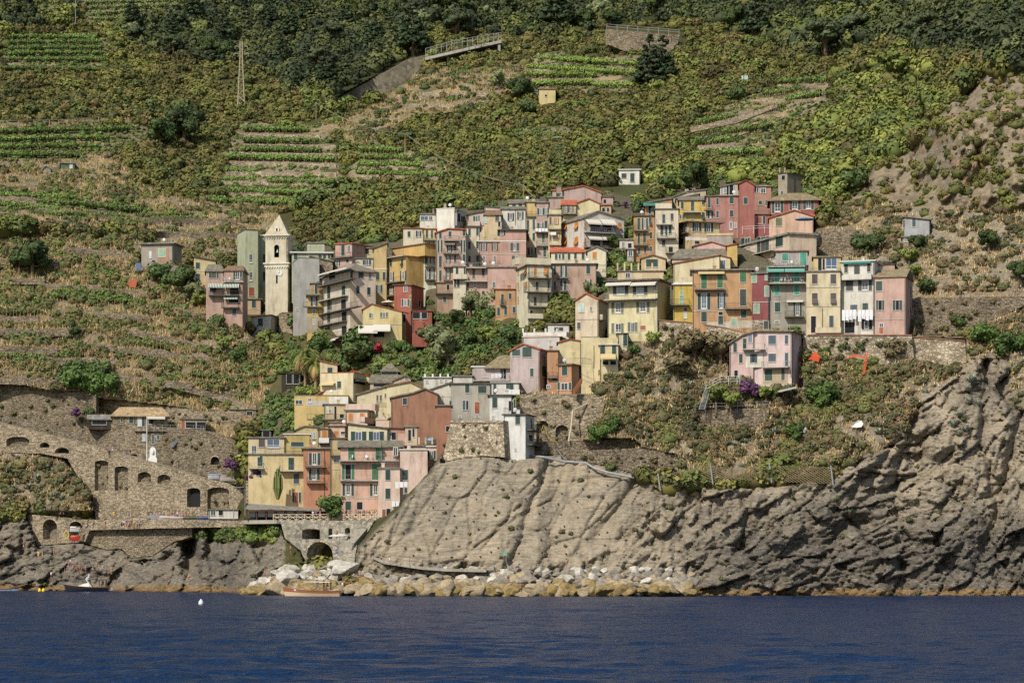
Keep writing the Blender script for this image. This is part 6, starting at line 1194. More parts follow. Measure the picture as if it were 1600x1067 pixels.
# ---------------------------------------------------------------- restaurant on the harbour square
def restaurant():
    Y = 481; root = thing('restaurant_pavilion', P(440, 812, Y), 'long low restaurant pavilion with brown posts and a sloping grey roof', 'restaurant')
    z0 = zat(Y, 812); z1 = zat(Y, 795.5); z2 = zat(Y, 787); x0, x1 = P(386, 800, Y).x, P(506, 800, Y).x
    mb = MB(); mb.hexa([(x0-.3, Y-.5, z1), (x1+.3, Y-.5, z1-.4), (x1+.3, Y+5.5, z2-1.0), (x0-.3, Y+5.5, z2), (x0-.3, Y-.5, z1+.18), (x1+.3, Y-.5, z1-.22), (x1+.3, Y+5.5, z2-.8), (x0-.3, Y+5.5, z2+.18)]); obj('roof', mb, ROOFS['grey'], root)
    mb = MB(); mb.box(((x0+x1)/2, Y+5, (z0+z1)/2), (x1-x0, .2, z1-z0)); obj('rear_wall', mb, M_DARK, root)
    mb = MB(); mb.box((x0+(x1-x0)*.5, Y-.3, z1-.25), (x1-x0, .08, .3)); obj('fascia', mb, M_DWOOD, root)
    for i in range(9): x = x0+(x1-x0)*i/8; mb = MB(); mb.box((x, Y, (z0+z1)/2-.1), (.22, .22, z1-z0-.2)); obj('post', mb, M_DWOOD, root)
    for i in range(6):
        x = x0+(x1-x0)*(i+.5)/8; mb = MB(); mb.box((x, Y+.1, (z0+z1)/2+.1), ((x1-x0)/8-.5, .04, z1-z0-.9)); obj('glazing', mb, M_GLASS, root)
    carve(383, 508, 786, 812, Y+6, 12)
restaurant()
mb = MB(); a = P(440, 813, 472); z0 = zat(480, 812.3)
for (xa, Ya, xb, Yb) in ((380, 482, 440, 477), (440, 477, 595, 466)):
    p, q = P(xa, HZ, Ya), P(xb, HZ, Yb); mb.hexa([(p.x, Ya, z0-.7), (q.x, Yb, z0-.7), (q.x*1.03, Yb+16, z0-.7), (p.x*1.03, Ya+16, z0-.7), (p.x, Ya, z0), (q.x, Yb, z0), (q.x*1.03, Yb+16, z0), (p.x*1.03, Ya+16, z0)])
o = obj('harbour_square', mb, M_CONC); struct(o)
# walkway from the bridge round the rock foot
mb = MB(); W_ = [(560, 858, 452), (600, 876, 446), (660, 885, 443.5), (700, 888, 443), (760, 889, 442.5)]
for (xa, ya, Ya), (xb, yb, Yb) in zip(W_[:-1], W_[1:]):
    a, b = P(xa, ya, Ya), P(xb, yb, Yb); k = Vector((0, 3, 0)); dn = Vector((0, 0, -.5)); f_ = Vector((0, -1.6, 0)); mb.hexa([a+dn+f_, b+dn+f_, b+k+dn, a+k+dn, a+f_, b+f_, b+k, a+k])
o = obj('rock_path', mb, M_CONC); struct(o)
fence('thin rail along the path at the foot of the great rock', [(562, 857), (600, 875), (660, 884), (700, 887)], 1.1, M_IRON, Y=443, Yoff=-.6, step=2.2, r=.025)
def stair(label, p0, p1, n, w, mat, name='stair'):
    root = thing(name, p0, label, 'stair'); d = (p1-p0)/n
    hor = Vector((d.x, d.y, 0)); side = Vector((-hor.y, hor.x, 0)); side = side.normalized()*w if side.length > .01 else Vector((w, 0, 0)); mb = MB()
    for i in range(n):
        a = p0+d*i; b = a+Vector((d.x, d.y, 0)); up = Vector((0, 0, d.z)); dn = Vector((0, 0, -.6)); mb.hexa([a+dn, b+dn, b+side+dn, a+side+dn, a+up, b+up, b+side+up, a+side+up])
    obj('steps', mb, mat, root); return root
stair('concrete stair beside the stone bridge down to the rocks', P(553, 850, 456), P(574, 826, 463), 12, 2.2, M_CONC)
rt_ = thing('garden_ladder', P(1093, 638, 460.5), 'grey ladder stair with many rungs in the cliffside garden', 'stair'); a, b = P(1092, 640, 460.5), P(1102, 606, 462)
for dx in (0, .95): mb = MB(); mb.tube([a+Vector((dx, 0, 0)), b+Vector((dx, 0, 0))], .06, 4); obj('stringer', mb, M_GALV, rt_)
for i in range(16): p = a.lerp(b, (i+.5)/16); mb = MB(); mb.tube([p, p+Vector((.95, 0, 0))], .05, 4); obj('rung', mb, M_GALV, rt_)
stair('rusty stair in front of the orange house', P(898, 610, 465), P(910, 592, 465.5), 9, 1.0, plain('rust', C(140, 90, 62), .8))
stair('metal stair down from the stone restaurant terrace', P(270, 694, 539), P(286, 674, 540), 9, 1.0, M_GALV)
# stone restaurant on the left
M_TANR = _roof('tan_roof', C(176, 152, 112))
h = Hs('low stone restaurant with a tan roof, flowers and a green door', (176, 262), 673, ('E', 649, 638, .12, .1), M_STONE, 's 205 656 6 10; d 218 659 5 12 W; s 224 659 4 13; D 236 658 7 8; a 230 258 650 654 w 1.8; s 190 656 3 6', roof=M_TANR, Y=543, D=5, over=.5)
h = Hs('stone basement under the stone restaurant terrace', (214, 266), 697, 674, M_STONE, 'd 225 683 4 11 W; s 239 686 3 14 N; s 247 683 3 7 N', roof='grey', Y=541, D=4, slab=.15, over=.5)
h = Hs('dark veranda with a wooden side at the end of the restaurant terrace', (283, 322), 675, 655, (150, 136, 112), 'd 286 663 5 12 R; D 298 664 14 9; D 314 664 12 9', roof='grey', Y=541, D=5, slab=.15)
h = Hs('open grey awning shelter with flowers left of the stone restaurant', (138, 177), 664, ('E', 655, 650), (70, 62, 52), 'D 155 660 20 6', roof='grey', base=1, Y=546, D=3, slab=.3)
h = Hs('small stone store half hidden in shrubs near the yellow harbour house', (360, 400), 650, 640, M_STONE, 'D 390 646 8 6', roof='grey', D=4, slab=.12)
h = Hs('pale sheet-metal kiosk on the harbour square under the ramp', (326, 372), 808, 796, (206, 204, 196), 'w 333 801 7 7; D 345 801 6 7', roof='grey', Y=510, base=.3, D=3, slab=.1)
h = Hs('iron garden pergola shed left of the palm', (440, 470), 604, 583, (74, 64, 52), 'D 452 592 8 14; D 463 592 8 14; k 441 469 4 583 600', roof='dark', D=5, slab=.1)
h = Hs('small tin-roofed shed with a teal roof on the slope above the yellow harbour house', (408, 424), 684, 672, (80, 84, 72), 'D 416 678 10 8', roof=plaster((120, 150, 120)), D=4, slab=.15)
h = Hs('low stone gate house with two barred openings under the bougainvillea', (384, 416), 778, 748, M_STONE, 'w 393 757 8 10; D 404 759 6 13', roof='slate', D=5, slab=.1, Y=495, base=1)
# white memorial niche
root = thing('memorial_stone', P(239, 724, 531), 'white carved memorial stone on the ramp beside the lamp post', 'memorial'); mb = MB(); z0 = zat(531, 724); z1 = zat(531, 698); x = P(239, 700, 531).x
mb.hexa([(x-.9, 530.6, z0), (x+.9, 530.6, z0), (x+.9, 531.4, z0), (x-.9, 531.4, z0), (x-.9, 530.6, z0+1.2), (x+.9, 530.6, z0+1.2), (x+.9, 531.4, z0+1.2), (x-.9, 531.4, z0+1.2)]); obj('plinth', mb, M_WHITE, root)
mb = MB(); mb.prism([(x-.65, 530.7, z0+1.2), (x+.65, 530.7, z0+1.2), (x+.65, 530.7, z1-.6), (x+.35, 530.7, z1-.1), (x, 530.7, z1), (x-.35, 530.7, z1-.1), (x-.65, 530.7, z1-.6)], Vector((0, .6, 0))); mb.ball((x, 530.5, z0+2.4), .3, sq=(1, .5, 1.7)); obj('slab', mb, M_WHITE, root)
# pipes on the cliff
tube_thing('drain_pipe', 'pale drain pipe bending down from the retaining wall', 'pipe', [P(x, y, Y) for x, y, Y in [(967, 583, 474), (965, 598, 472), (945, 619, 469), (930, 625, 467.5), (895, 641, 465), (892, 670, 463.5), (888, 690, 462.5)]], .14, plain('pale_pipe', C(190, 178, 150), .6), 8)
tube_thing('cliff_gutter', 'long grey pipe snaking along the top of the great rock', 'pipe', [G(x, y, -1.2) for x, y in [(826, 712), (850, 714), (880, 721), (915, 723), (930, 732), (950, 738), (991, 746)]], .22, plain('grey_pipe', C(150, 152, 150), .5), 8)
tube_thing('short_pipe', 'short white bent pipe at the foot of the bastion', 'pipe', [G(x, y, -1.0) for x, y in [(773, 709), (778, 708), (783, 713)]], .25, M_WHITE, 8)
tube_thing('plank', 'thin pale pole leaning on the slope above the cliff pipe', 'pole', [G(870, 702, -1), G(883, 718, -1)], .12, M_GALV, 6)
tube_thing('yellow_hose', 'yellow hose hanging on the arched stone wall', 'hose', [P(x, y, 466.4) for x, y in [(849, 664), (846, 672), (849, 676), (851, 664), (855, 680), (862, 688), (872, 690)]], .06, plain('yellow_hose', C(206, 178, 60), .6), 5)
mb = MB(); a, b = P(1217, 613, 460), P(1246, 606, 460); mb.hexa([a, b, b+Vector((0, 3, .3)), a+Vector((0, 3, .3)), a+Vector((0, 0, .14)), b+Vector((0, 0, .14)), b+Vector((0, 3, .44)), a+Vector((0, 3, .44))]); tag(obj('roof_sheet', mb, M_SLAB, loc=a), 'long white roof sheet over the garden store beside the cliffside house', 'roof sheet')
# ladders, nets, barriers
def net(label, top, bot, posts, Yoff=-1.3):
    root = thing('rockfall_fence', G(bot[0][0], bot[0][1], Yoff), label, 'safety net'); mat = plain('net_wire', C(150, 132, 98), .7)
    xs = np.linspace(top[0][0], top[-1][0], 46); tp = np.interp(xs, [p[0] for p in top], [p[1] for p in top]); bt = np.interp(xs, [p[0] for p in bot], [p[1] for p in bot]); mb = MB()
    Yb = [Tsm(x, b)-1.6 for x, b in zip(xs, bt)]
    for i in range(len(xs)-1):
        n = 7
        for j in range(n):
            for (i0, j0, i1, j1) in ((i, j, i+1, j+1), (i+1, j, i, j+1)):
                a = P(xs[i0], bt[i0]+(tp[i0]-bt[i0])*j0/n, Yb[i0]); b = P(xs[i1], bt[i1]+(tp[i1]-bt[i1])*j1/n, Yb[i1]); mb.tube([a, b], .045, 3, cap=False)
    obj('mesh_net', mb, mat, root)
    for x in posts:
        b = np.interp(x, [p[0] for p in bot], [p[1] for p in bot]); t = np.interp(x, [p[0] for p in top], [p[1] for p in top]); mb = MB(); yb = Tsm(x, b)-1.8
        mb.tube([P(x+4, b+2, yb), P(x, t-3, yb)], .16, 6); obj('post', mb, M_GALV, root)
net('brown rockfall net on four slanting posts across the cliff ledge', [(1028, 742), (1062, 736), (1110, 728), (1160, 730), (1203, 727), (1300, 730)], [(1036, 764), (1100, 755), (1160, 750), (1203, 752), (1300, 756)], [1028, 1110, 1202, 1298])
def sheet(label, pts, mat, Yoff=-1.2, th=.06, cat='plastic netting', name='barrier_net'):
    Yp = min(Tsm(x, y) for x, y in pts)+Yoff; mb = MB(); q = [P(x, y, Yp+random.uniform(-.15, .15)) for x, y in pts]; 
    mb.prism(q, Vector((0, th, 0))); o = obj(name, mb, mat, loc=q[0]); return tag(o, label, cat)
M_ORNET = M((214, 84, 48)); sheet('orange plastic netting hung down the slope under the white row', [(1357, 551), (1353, 568), (1352, 585), (1348, 585), (1350, 570), (1355, 550)], M_ORNET); sheet('orange netting heap left of the dark shrub under the cream house', [(1262, 562), (1268, 556), (1274, 549), (1281, 558), (1279, 566), (1270, 562)], M_ORNET)
sheet('low strip of orange netting across the slope under the white row', [(1322, 559), (1336, 554), (1352, 557), (1352, 559), (1337, 557), (1323, 561)], M_ORNET)
sheet('crumpled white sack lying on the cliff slope', [(1330, 667), (1336, 662), (1341, 656), (1346, 657), (1349, 662), (1346, 667), (1338, 668)], M_WHITE, th=.7, cat='sack', name='white_sack'); sheet('small white sack on the slope left of the larger one', [(1253, 675), (1256, 669), (1259, 666), (1261, 674), (1257, 677)], M_WHITE, th=.5, cat='sack', name='white_sack')
sheet('teal bin at the foot of the great rock', [(786, 861), (792, 861), (792, 868), (786, 868)], M((110, 160, 140)), th=.9, cat='bin', name='bin'); sheet('blue crate on the path at the rock foot', [(682, 886), (689, 886), (689, 890), (682, 890)], M((50, 84, 170)), th=.8, cat='crate', name='crate')
sheet('blue barrel beside the vine hedge on the left hill', [(230.5, 480), (235.5, 480), (235.5, 485), (230.5, 485)], M((56, 96, 190)), th=.8, cat='barrel', name='barrel'); sheet('blue-grey old door in the left hillside hut', [(212, 411), (220, 411), (220, 426), (213, 426)], M((92, 108, 140)), th=.3, cat='door', name='hillside_door')
sheet('rusty red tarp roof on the left terrace', [(198, 443), (204, 437), (215, 437), (212, 449), (203, 449)], M((176, 96, 66)), th=.5, cat='tarp', name='rust_tarp')
# parasols
def parasol(label, px, py, Y, r, col, h_=2.4, col2=None):
    base = P(px, py, Y); root = thing('parasol', base-Vector((0, 0, h_)), label, 'parasol'); mb = MB(); mb.tube([base-Vector((0, 0, h_)), base+Vector((0, 0, .15))], .03, 6); obj('pole', mb, M_WHITE, root)
    mb = MB(); n = 12
    rim = [base+Vector((r*math.cos(2*math.pi*i/n), r*math.sin(2*math.pi*i/n), -.42)) for i in range(n)]; ap = base
    for i in range(n): mb.face([ap, rim[i], rim[(i+1) % n]], i % 2); mb.face([rim[i], rim[(i+1) % n], rim[(i+1) % n]-Vector((0, 0, .15)), rim[i]-Vector((0, 0, .15))], i % 2)
    obj('canopy', mb, [M(col), M(col2 or col)], root)
parasol('big white parasol on the stone platform beside the bridge', 530, 833, 459, 1.9, (214, 210, 200))
parasol('blue parasol on the balcony of the rounded cream house', 851, 442, T(845, 497)-2.6, 1.3, (90, 140, 200), 2.0, (180, 200, 220)); parasol('yellow and white parasol on the balcony of the rounded cream house', 832, 443, T(845, 497)-2.6, 1.3, (214, 206, 150), 2.0)
parasol('faded blue parasol in front of the salmon gabled cottage', 1257, 339, 505, 1.9, (110, 140, 180)); parasol('light blue parasol on the terrace under the ochre gabled house', 672, 684, T(665, 728)+2, 1.1, (110, 170, 206), 2.0)
parasol('white parasol among the trees beside the brick-red wing', 705, 480, T(705, 488)-1, 1.3, (214, 212, 204), 2.2); parasol('white sail parasol left of the brick-red cube house', 607, 469, T(607, 500)-1, 1.5, (214, 208, 190), 2.0)
# chairs and tables on terraces
def chair_proto():
    r = thing('plastic_chair', (0, 0, 0), 'x', 'chair'); mb = MB(); mb.box((0, 0, .42), (.46, .44, .05)); obj('seat', mb, M_WHITE, r); mb = MB(); mb.box((0, .22, .68), (.46, .05, .5)); obj('backrest', mb, M_WHITE, r)
    for x in (-.2, .2):
        for y in (-.19, .19): mb = MB(); mb.tube([(x, y, 0), (x*.95, y, .42)], .025, 4); obj('leg', mb, M_WHITE, r)
    return r
CH = chair_proto(); first = True
for lab, lst in (('white plastic chair on the terrace of the grey house with teal shutters', [(1211, 414.5), (1222, 414.5), (1230, 414.5), (1236, 414.5), (1246, 414.5)]), ('white plastic chair on the balcony under the teal awnings', [(1220, 441.5), (1228, 441.5), (1234, 441.5), (1253, 441.5)]), ('white garden chair on the balcony of the salmon pink harbour house', [(538, 718.5), (549, 718.5), (572, 718.5), (578, 718.5)]),
                 ('white chair on the top terrace of the pink row house', [(352, 439.5), (357, 439.5), (362, 439.5)])):
    for x, y in lst:
        xr = {1211: 1, 1220: 1, 538: 1, 352: 1}; Yh = next(h for h in HOUSES if min(h.xs[0], h.xs[1]) <= x <= max(h.xs[0], h.xs[1]) and abs(h.yb-y) < 110 and h.D >= 8 and (h.yb > y)).Y-.75 if True else 0
        o = CH if first else dup(CH, (0, 0, 0)); first = False; o.location = P(x, y, Yh); o.rotation_euler = (0, 0, random.uniform(-2, 2)); o['label'] = lab; o['group'] = lab.replace('white', 'white', 1).split(' ', 1)[1] and 'chairs: '+lab[:40]
        o['group'] = 'white chairs on terraces'

# rock bolts on the great slab
bm0 = None; rb = random.Random(9); M_BOLT = plain('bolt_plate', C(74, 70, 66), .6, .3)
for i, (bx_, by_) in enumerate([(x, y) for y in range(722, 872, 21) for x in range(640, 960, 34)]):
    x = bx_+rb.uniform(-11, 11); y = by_+rb.uniform(-8, 8)
    if x < 560+(880-y)*.72+20: continue
    p = G(x, y, -.25)
    if bm0 is None: mb = MB(); mb.lathe((0, 0, 0), [(0, .1), (.13, .08), (.17, 0), (.17, -.1)], 8); bm0 = obj('rock_bolt', mb, M_BOLT); o = bm0
    else: o = bm0.copy(); COL.objects.link(o)
    o.location = p; o.rotation_euler = (R(70), 0, 0); tag(o, 'small dark round anchor bolt on the great pale rock slab', 'rock bolt', 'anchor bolts on the rock slab')
# ---------------------------------------------------------------- breakwater boulders
def rock_mesh(seed, n=2):
    rr = np.random.default_rng(seed); bm_v = []
    t = (1+5**.5)/2
    v = np.array([(-1, t, 0), (1, t, 0), (-1, -t, 0), (1, -t, 0), (0, -1, t), (0, 1, t), (0, -1, -t), (0, 1, -t), (t, 0, -1), (t, 0, 1), (-t, 0, -1), (-t, 0, 1)], float); v /= np.linalg.norm(v[0])
    f = [(0, 11, 5), (0, 5, 1), (0, 1, 7), (0, 7, 10), (0, 10, 11), (1, 5, 9), (5, 11, 4), (11, 10, 2), (10, 7, 6), (7, 1, 8), (3, 9, 4), (3, 4, 2), (3, 2, 6), (3, 6, 8), (3, 8, 9), (4, 9, 5), (2, 4, 11), (6, 2, 10), (8, 6, 7), (9, 8, 1)]
    v = list(map(tuple, v))
    for _ in range(n):
        mid = {}; nf = []
        def mp(a, b):
            k = (min(a, b), max(a, b))
            if k not in mid: q = (np.array(v[a])+np.array(v[b])); q /= np.linalg.norm(q); v.append(tuple(q)); mid[k] = len(v)-1
            return mid[k]
        for a, b, c in f:
            x, y, z = mp(a, b), mp(b, c), mp(c, a); nf += [(a, x, z), (b, y, x), (c, z, y), (x, y, z)]
        f = nf
    return np.array(v), f
def boulder_proto(seed):
    v, f = rock_mesh(seed, 3); rr = np.random.default_rng(seed); d = np.ones(len(v))
    for _ in range(11):                      # flat broken faces
        n = rr.normal(size=3); n /= np.linalg.norm(n); h = rr.uniform(.55, .86); p = v@n; d = np.minimum(d, np.where(p > 1e-3, h/np.maximum(p, 1e-3), 9))
    v = v*np.minimum(d, 1)[:, None]; v = v*(1+.03*fbm(v[:, 0]*3+seed, v[:, 1]*3, v[:, 2]*3, 3))[:, None]
    v = v*np.array([rr.uniform(.85, 1.25), rr.uniform(.8, 1.1), rr.uniform(.65, .95)])
    me = bpy.data.meshes.new('boulder'); me.from_pydata([tuple(p) for p in v], [], f); return me
def rockmat(name, c, c2, sc=1.2):
    m, nt, b = newmat(name); n1 = noise(nt, geo_pos(nt), sc, 6, .7); n2 = noise(nt, geo_pos(nt, (.6, .6, 2)), 2.2, 5, .7)
    x = mix(nt, c, c2, ramp(nt, n1, [(.4, g4(0)), (.62, g4(1))])); x = mix(nt, x, ramp(nt, n2, [(.3, g4(.6)), (.7, g4(1.2))]), 1, 'MULTIPLY')
    nt.links.new(x, b.inputs['Base Color']); b.inputs['Roughness'].default_value = .9; bump(nt, b, n2, .7, .12); return m
BM = {'white': rockmat('white_boulder', C(206, 199, 183), C(172, 163, 146)), 'grey': rockmat('grey_boulder', C(158, 148, 130), C(122, 114, 100)), 'tan': rockmat('tan_boulder', C(176, 158, 124), C(138, 122, 94)), 'yellow': rockmat('algae_boulder', C(160, 136, 82), C(112, 94, 56))}
BL = {'white': 'whitish boulder on the crest of the breakwater', 'grey': 'dark grey boulder in the middle of the breakwater slope', 'tan': 'tan brown boulder in the lower half of the breakwater', 'yellow': 'yellow algae-stained boulder at the waterline of the breakwater'}
protos = [boulder_proto(100+i) for i in range(9)]; rr = random.Random(5); nb_ = 0
def boulder(px, py, Y, r, kind, label=None, group='boulders of the breakwater'):
    me = protos[rr.randrange(9)]; o = bpy.data.objects.new('boulder', me); COL.objects.link(o)
    if not me.materials: me.materials.append(BM['grey'])
    o.material_slots[0].link = 'OBJECT'; o.material_slots[0].material = BM[kind]; o.location = P(px, py, Y); o.scale = (r, r, r*rr.uniform(.8, 1.1)); o.rotation_euler = (rr.uniform(-.4, .4), rr.uniform(-.4, .4), rr.uniform(0, 6.3)); tag(o, label or BL[kind], 'boulder', group); return o
for row, (n, y, dY, r0, r1) in enumerate([(58, 924.5, -9, 1.2, 2.0), (64, 917, -6.5, 1.1, 1.9), (66, 908, -4, .9, 1.7), (60, 899, -2, .7, 1.4), (44, 891, -.3, .6, 1.1)]):
    for i in range(n):
        f = (i+.5)/n; x0 = 398 if row < 4 else 440; x = x0+(1082-x0)*f+rr.uniform(-5, 5)
        if row >= 3 and x < 425: continue
        if row == 4 and 860 < x < 1082 and rr.random() < .3: continue
        yy = y+rr.uniform(-2, 2)-(2 if x < 700 else 0)+max(0, 20-(x-398))*.5; Y = np.interp(x, [390, 440, 560, 700, 1090], [466, 457, 449, 446, 442.5])+dY
        kind = (['yellow', 'yellow', 'tan', 'tan'] if row == 0 else ['tan', 'tan', 'yellow', 'tan', 'grey'] if row == 1 else ['grey', 'grey', 'tan', 'white', 'grey'] if row == 2 else ['grey', 'white', 'grey', 'tan'] if row == 3 else ['white', 'white', 'grey'])[rr.randrange(4 if row in (0, 3) else 5 if row < 3 else 3)]
        if x < 560 and row in (2, 3) and rr.random() < .6: kind = 'white'
        boulder(x, yy, Y, rr.uniform(r0, r1)*1.15, kind)
boulder(451, 902, 449, 2.4, 'white', 'large white slab boulder leaning near the left end of the breakwater'); boulder(455, 892, 451, 2.1, 'white', 'large upright white boulder behind the leaning slab'); boulder(530, 885, 447, 1.9, 'white', 'tall white boulder on the crest beside the bridge arch'); boulder(541, 889, 446, 2.2, 'white', 'broad white boulder right of the tall crest boulder')
boulder(386, 926, 462, 1.8, 'yellow', 'lowest yellow boulder alone in the water left of the breakwater'); boulder(397, 920, 461, 1.9, 'tan', 'brown boulder just right of the lone yellow one')
# ---------------------------------------------------------------- boats
def hull(name, root, L, B, Hh, mats, sheer=.35, stem=.5, mt_split=.75):
    """boat hull along +x (bow), centre at origin, waterline z=0"""
    mb = MB(); n = 14; secs = []
    for i in range(n+1):
        f = i/n; x = -L/2+L*f; w = B/2*(1-max(0, (f-.45)/.55)**2.2)*(.86+.14*min(1, f*4)); top = Hh+sheer*(f-.25)**2*2; rake = stem*max(0, f-.8)/.2*.8
        s = []
        for (a, zz) in ((0, -.35), (.55, -.3), (.82, 0.05), (.95, top*.55), (1.0, top)): s.append((x+rake*(zz+.35)/(top+.35), w*a, zz))
        secs.append(s)
    for i in range(n):
        for j in range(4):
            for sg in (-1, 1):
                q = [secs[i][j], secs[i+1][j], secs[i+1][j+1], secs[i][j+1]]; q = [(a, b*sg, c) for a, b, c in q]
                mb.face(q if sg < 0 else q[::-1], 0 if j < 3 else 1)
    for sg in (0,): mb.face([(a, b, c) for a, b, c in secs[0]]+[(a, -b, c) for a, b, c in reversed(secs[0])], 0)
    h_ = obj('hull', mb, mats, root)
    mb = MB()
    for i in range(n): a, b = secs[i][4], secs[i+1][4]; mb.face([(a[0], a[1], a[2]-.12), (a[0], -a[1], a[2]-.12), (b[0], -b[1], b[2]-.12), (b[0], b[1], b[2]-.12)])
    obj('deck', mb, plain('teak_deck', C(190, 150, 104), .7), root)
    mb = MB()
    for sg in (-1, 1): mb.tube([(s[4][0], s[4][1]*sg, s[4][2]) for s in secs], .05, 5)
    obj('gunwale', mb, plain('varnished_wood', C(170, 116, 70), .4), root); return secs
def place(root, loc, rz): root.location = loc; root.rotation_euler = (0, 0, rz)
def motor_boat():
    r = thing('motor_boat', (0, 0, 0), 'dark blue motorboat with a white cabin arch and a black sun canopy', 'boat')
    navy = plain('navy_hull', C(34, 36, 46), .25, 0, .5); hull('hull', r, 8.6, 2.7, .85, [navy, navy], .5)
    mb = MB(); mb.hexa([(-.5, -.9, .85), (2.2, -.6, 1.0), (2.2, .6, 1.0), (-.5, .9, .85), (-.4, -.8, 1.75), (.9, -.55, 1.45), (.9, .55, 1.45), (-.4, .8, 1.75)]); cb = obj('cabin', mb, M_WHITE, r)
    mb = MB(); mb.hexa([(-.2, -.92, 1.15), (1.2, -.74, 1.1), (1.2, -.70, 1.1), (-.2, -.88, 1.15), (-.2, -.88, 1.45), (.6, -.70, 1.38), (.6, -.66, 1.38), (-.2, -.84, 1.45)]); obj('cabin_window', mb, M_GLASS, cb)
    for sg in (-1, 1): mb = MB(); mb.tube([(-.9, sg*1.05, .8), (.2, sg*1.0, 2.5)], .13, 6); mb.tube([(.2, sg*1.0, 2.5), (-.35, sg*.8, 3.0)], .11, 6); obj('arch', mb, M_WHITE, r)
    mb = MB(); mb.tube([(-.35, -.8, 3.0), (-.35, .8, 3.0)], .12, 6); mb.ball((-.3, 0, 3.25), .25, sq=(1, 1, .6)); mb.tube([(-.3, .3, 3), (-.3, .3, 3.6)], .03, 4); obj('radar', mb, M_WHITE, r)
    bl = plain('black_canvas', C(36, 38, 42), .8)
    for x0, x1 in ((-3.6, -.9), (-.2, 1.6)): mb = MB(); mb.hexa([(x0, -1.1, 2.2), (x1, -1.05, 2.35), (x1, 1.05, 2.35), (x0, 1.1, 2.2), (x0, -1.05, 2.3), (x1, -1.0, 2.45), (x1, 1.0, 2.45), (x0, 1.05, 2.3)]); c = obj('canopy', mb, bl, r)
    for x in (-3.5, -2.2, 1.5): mb = MB(); mb.tube([(x, -1.05, .8), (x, -1.05, 2.25)], .03, 4); mb.tube([(x, 1.05, .8), (x, 1.05, 2.25)], .03, 4); obj('canopy_pole', mb, M_GALV, r)
    mb = MB(); mb.tube([(4.6, 0, 1.8), (3.4, -.9, 1.7), (2.2, -1.1, 1.5)], .03, 4); mb.tube([(4.6, 0, 1.8), (3.4, .9, 1.7), (2.2, 1.1, 1.5)], .03, 4); obj('pulpit_rail', mb, M_GALV, r)
    for x in (-2.6, -.4, 1.8): mb = MB(); mb.tube([(x, -1.38, .25), (x, -1.38, .8)], .13, 8); obj('fender', mb, bl, r)
    mb = MB(); mb.box((-4.7, 0, .25), (.9, 1.8, .08)); mb.box((-4.9, .3, .55), (.4, .4, .6)); obj('swim_platform', mb, M_GALV, r)
    return r
mbt = motor_boat(); place(mbt, P(137, 921.5, 511)*1.0, R(180)); mbt.location.z = 0
def wood_boat():
    r = thing('wooden_boat', (0, 0, 0), 'varnished wooden tour boat with a white flat canopy in front of the breakwater', 'boat'); hw = plain('cream_hull', C(206, 182, 148), .45); hr = plain('brown_strake', C(150, 96, 66), .4)
    hull('hull', r, 9.2, 2.7, .95, [hw, hr], .55, .7)
    mb = MB(); mb.hexa([(-3.0, -1.1, 2.35), (1.4, -1.1, 2.45), (1.4, 1.1, 2.45), (-3.0, 1.1, 2.35), (-3.0, -1.1, 2.45), (1.4, -1.1, 2.55), (1.4, 1.1, 2.55), (-3.0, 1.1, 2.45)]); obj('canopy', mb, M_WHITE, r)
    for x in (-2.9, -.8, 1.3): mb = MB(); mb.tube([(x, -1.0, .8), (x, -1.0, 2.4)], .035, 4); mb.tube([(x, 1.0, .8), (x, 1.0, 2.4)], .035, 4); obj('canopy_pole', mb, M_GALV, r)
    mb = MB(); mb.box((2.3, 0, 1.1), (1.6, 1.7, .3)); obj('sun_pad', mb, M((196, 200, 206)), r)
    mb = MB(); mb.box((-3.5, 0, .9), (.9, 1.9, .35)); obj('engine_box', mb, M((206, 190, 160)), r)
    mb = MB(); mb.box((-1.4, 0, .85), (2.4, 1.8, .12)); obj('bench', mb, M_WOOD, r)
    for x in (-2.6, -.6, 1.7): mb = MB(); mb.tube([(x, -1.4, .2), (x, -1.4, .75)], .13, 8); obj('fender', mb, M((222, 222, 216)), r)
    mb = MB(); mb.tube([(-4.4, 0, .9), (-4.6, 0, 2.4)], .03, 4); f_ = obj('flag_pole', mb, M_WOOD, r)
    for i, c in enumerate(((60, 130, 80), (220, 220, 214), (190, 60, 54))): mb = MB(); mb.box((-4.75-.22*i, 0, 2.15), (.22, .02, .45)); obj('flag', mb, M(c), f_)
    return r
wbt = wood_boat(); wbt.location = P(489, 930, 430); wbt.location.z = 0; wbt.rotation_euler = (0, 0, R(176))
def dinghy(label, loc, rz, L=3.6, cols=((206, 210, 216), (90, 120, 160)), cover=None):
    r = thing('rowing_boat', (0, 0, 0), label, 'boat'); hull('hull', r, L, L*.4, .45, [M(cols[0], .4), M(cols[1], .4)], .3)
    if cover: mb = MB(); mb.hexa([(-L*.48, -L*.18, .5), (L*.4, -L*.08, .55), (L*.4, L*.08, .55), (-L*.48, L*.18, .5), (-L*.42, -.05, .8), (L*.34, -.03, .72), (L*.34, .03, .72), (-L*.42, .05, .8)]); obj('cover', mb, M(cover), r)
    else:
        for x in (-.9, .1, .9): mb = MB(); mb.box((x, 0, .38), (.22, L*.34, .04)); obj('thwart', mb, M_WOOD, r)
        mb = MB(); mb.box((-L*.5-.1, 0, .5), (.25, .3, .55)); obj('outboard', mb, M((60, 70, 100)), r)
    r.location = loc; r.rotation_euler = (0, 0, rz); return r
v = P(9, 920, 517); v.z = 0.02; dinghy('small white open boat at the left edge of the sea', v, R(10), 4.2)
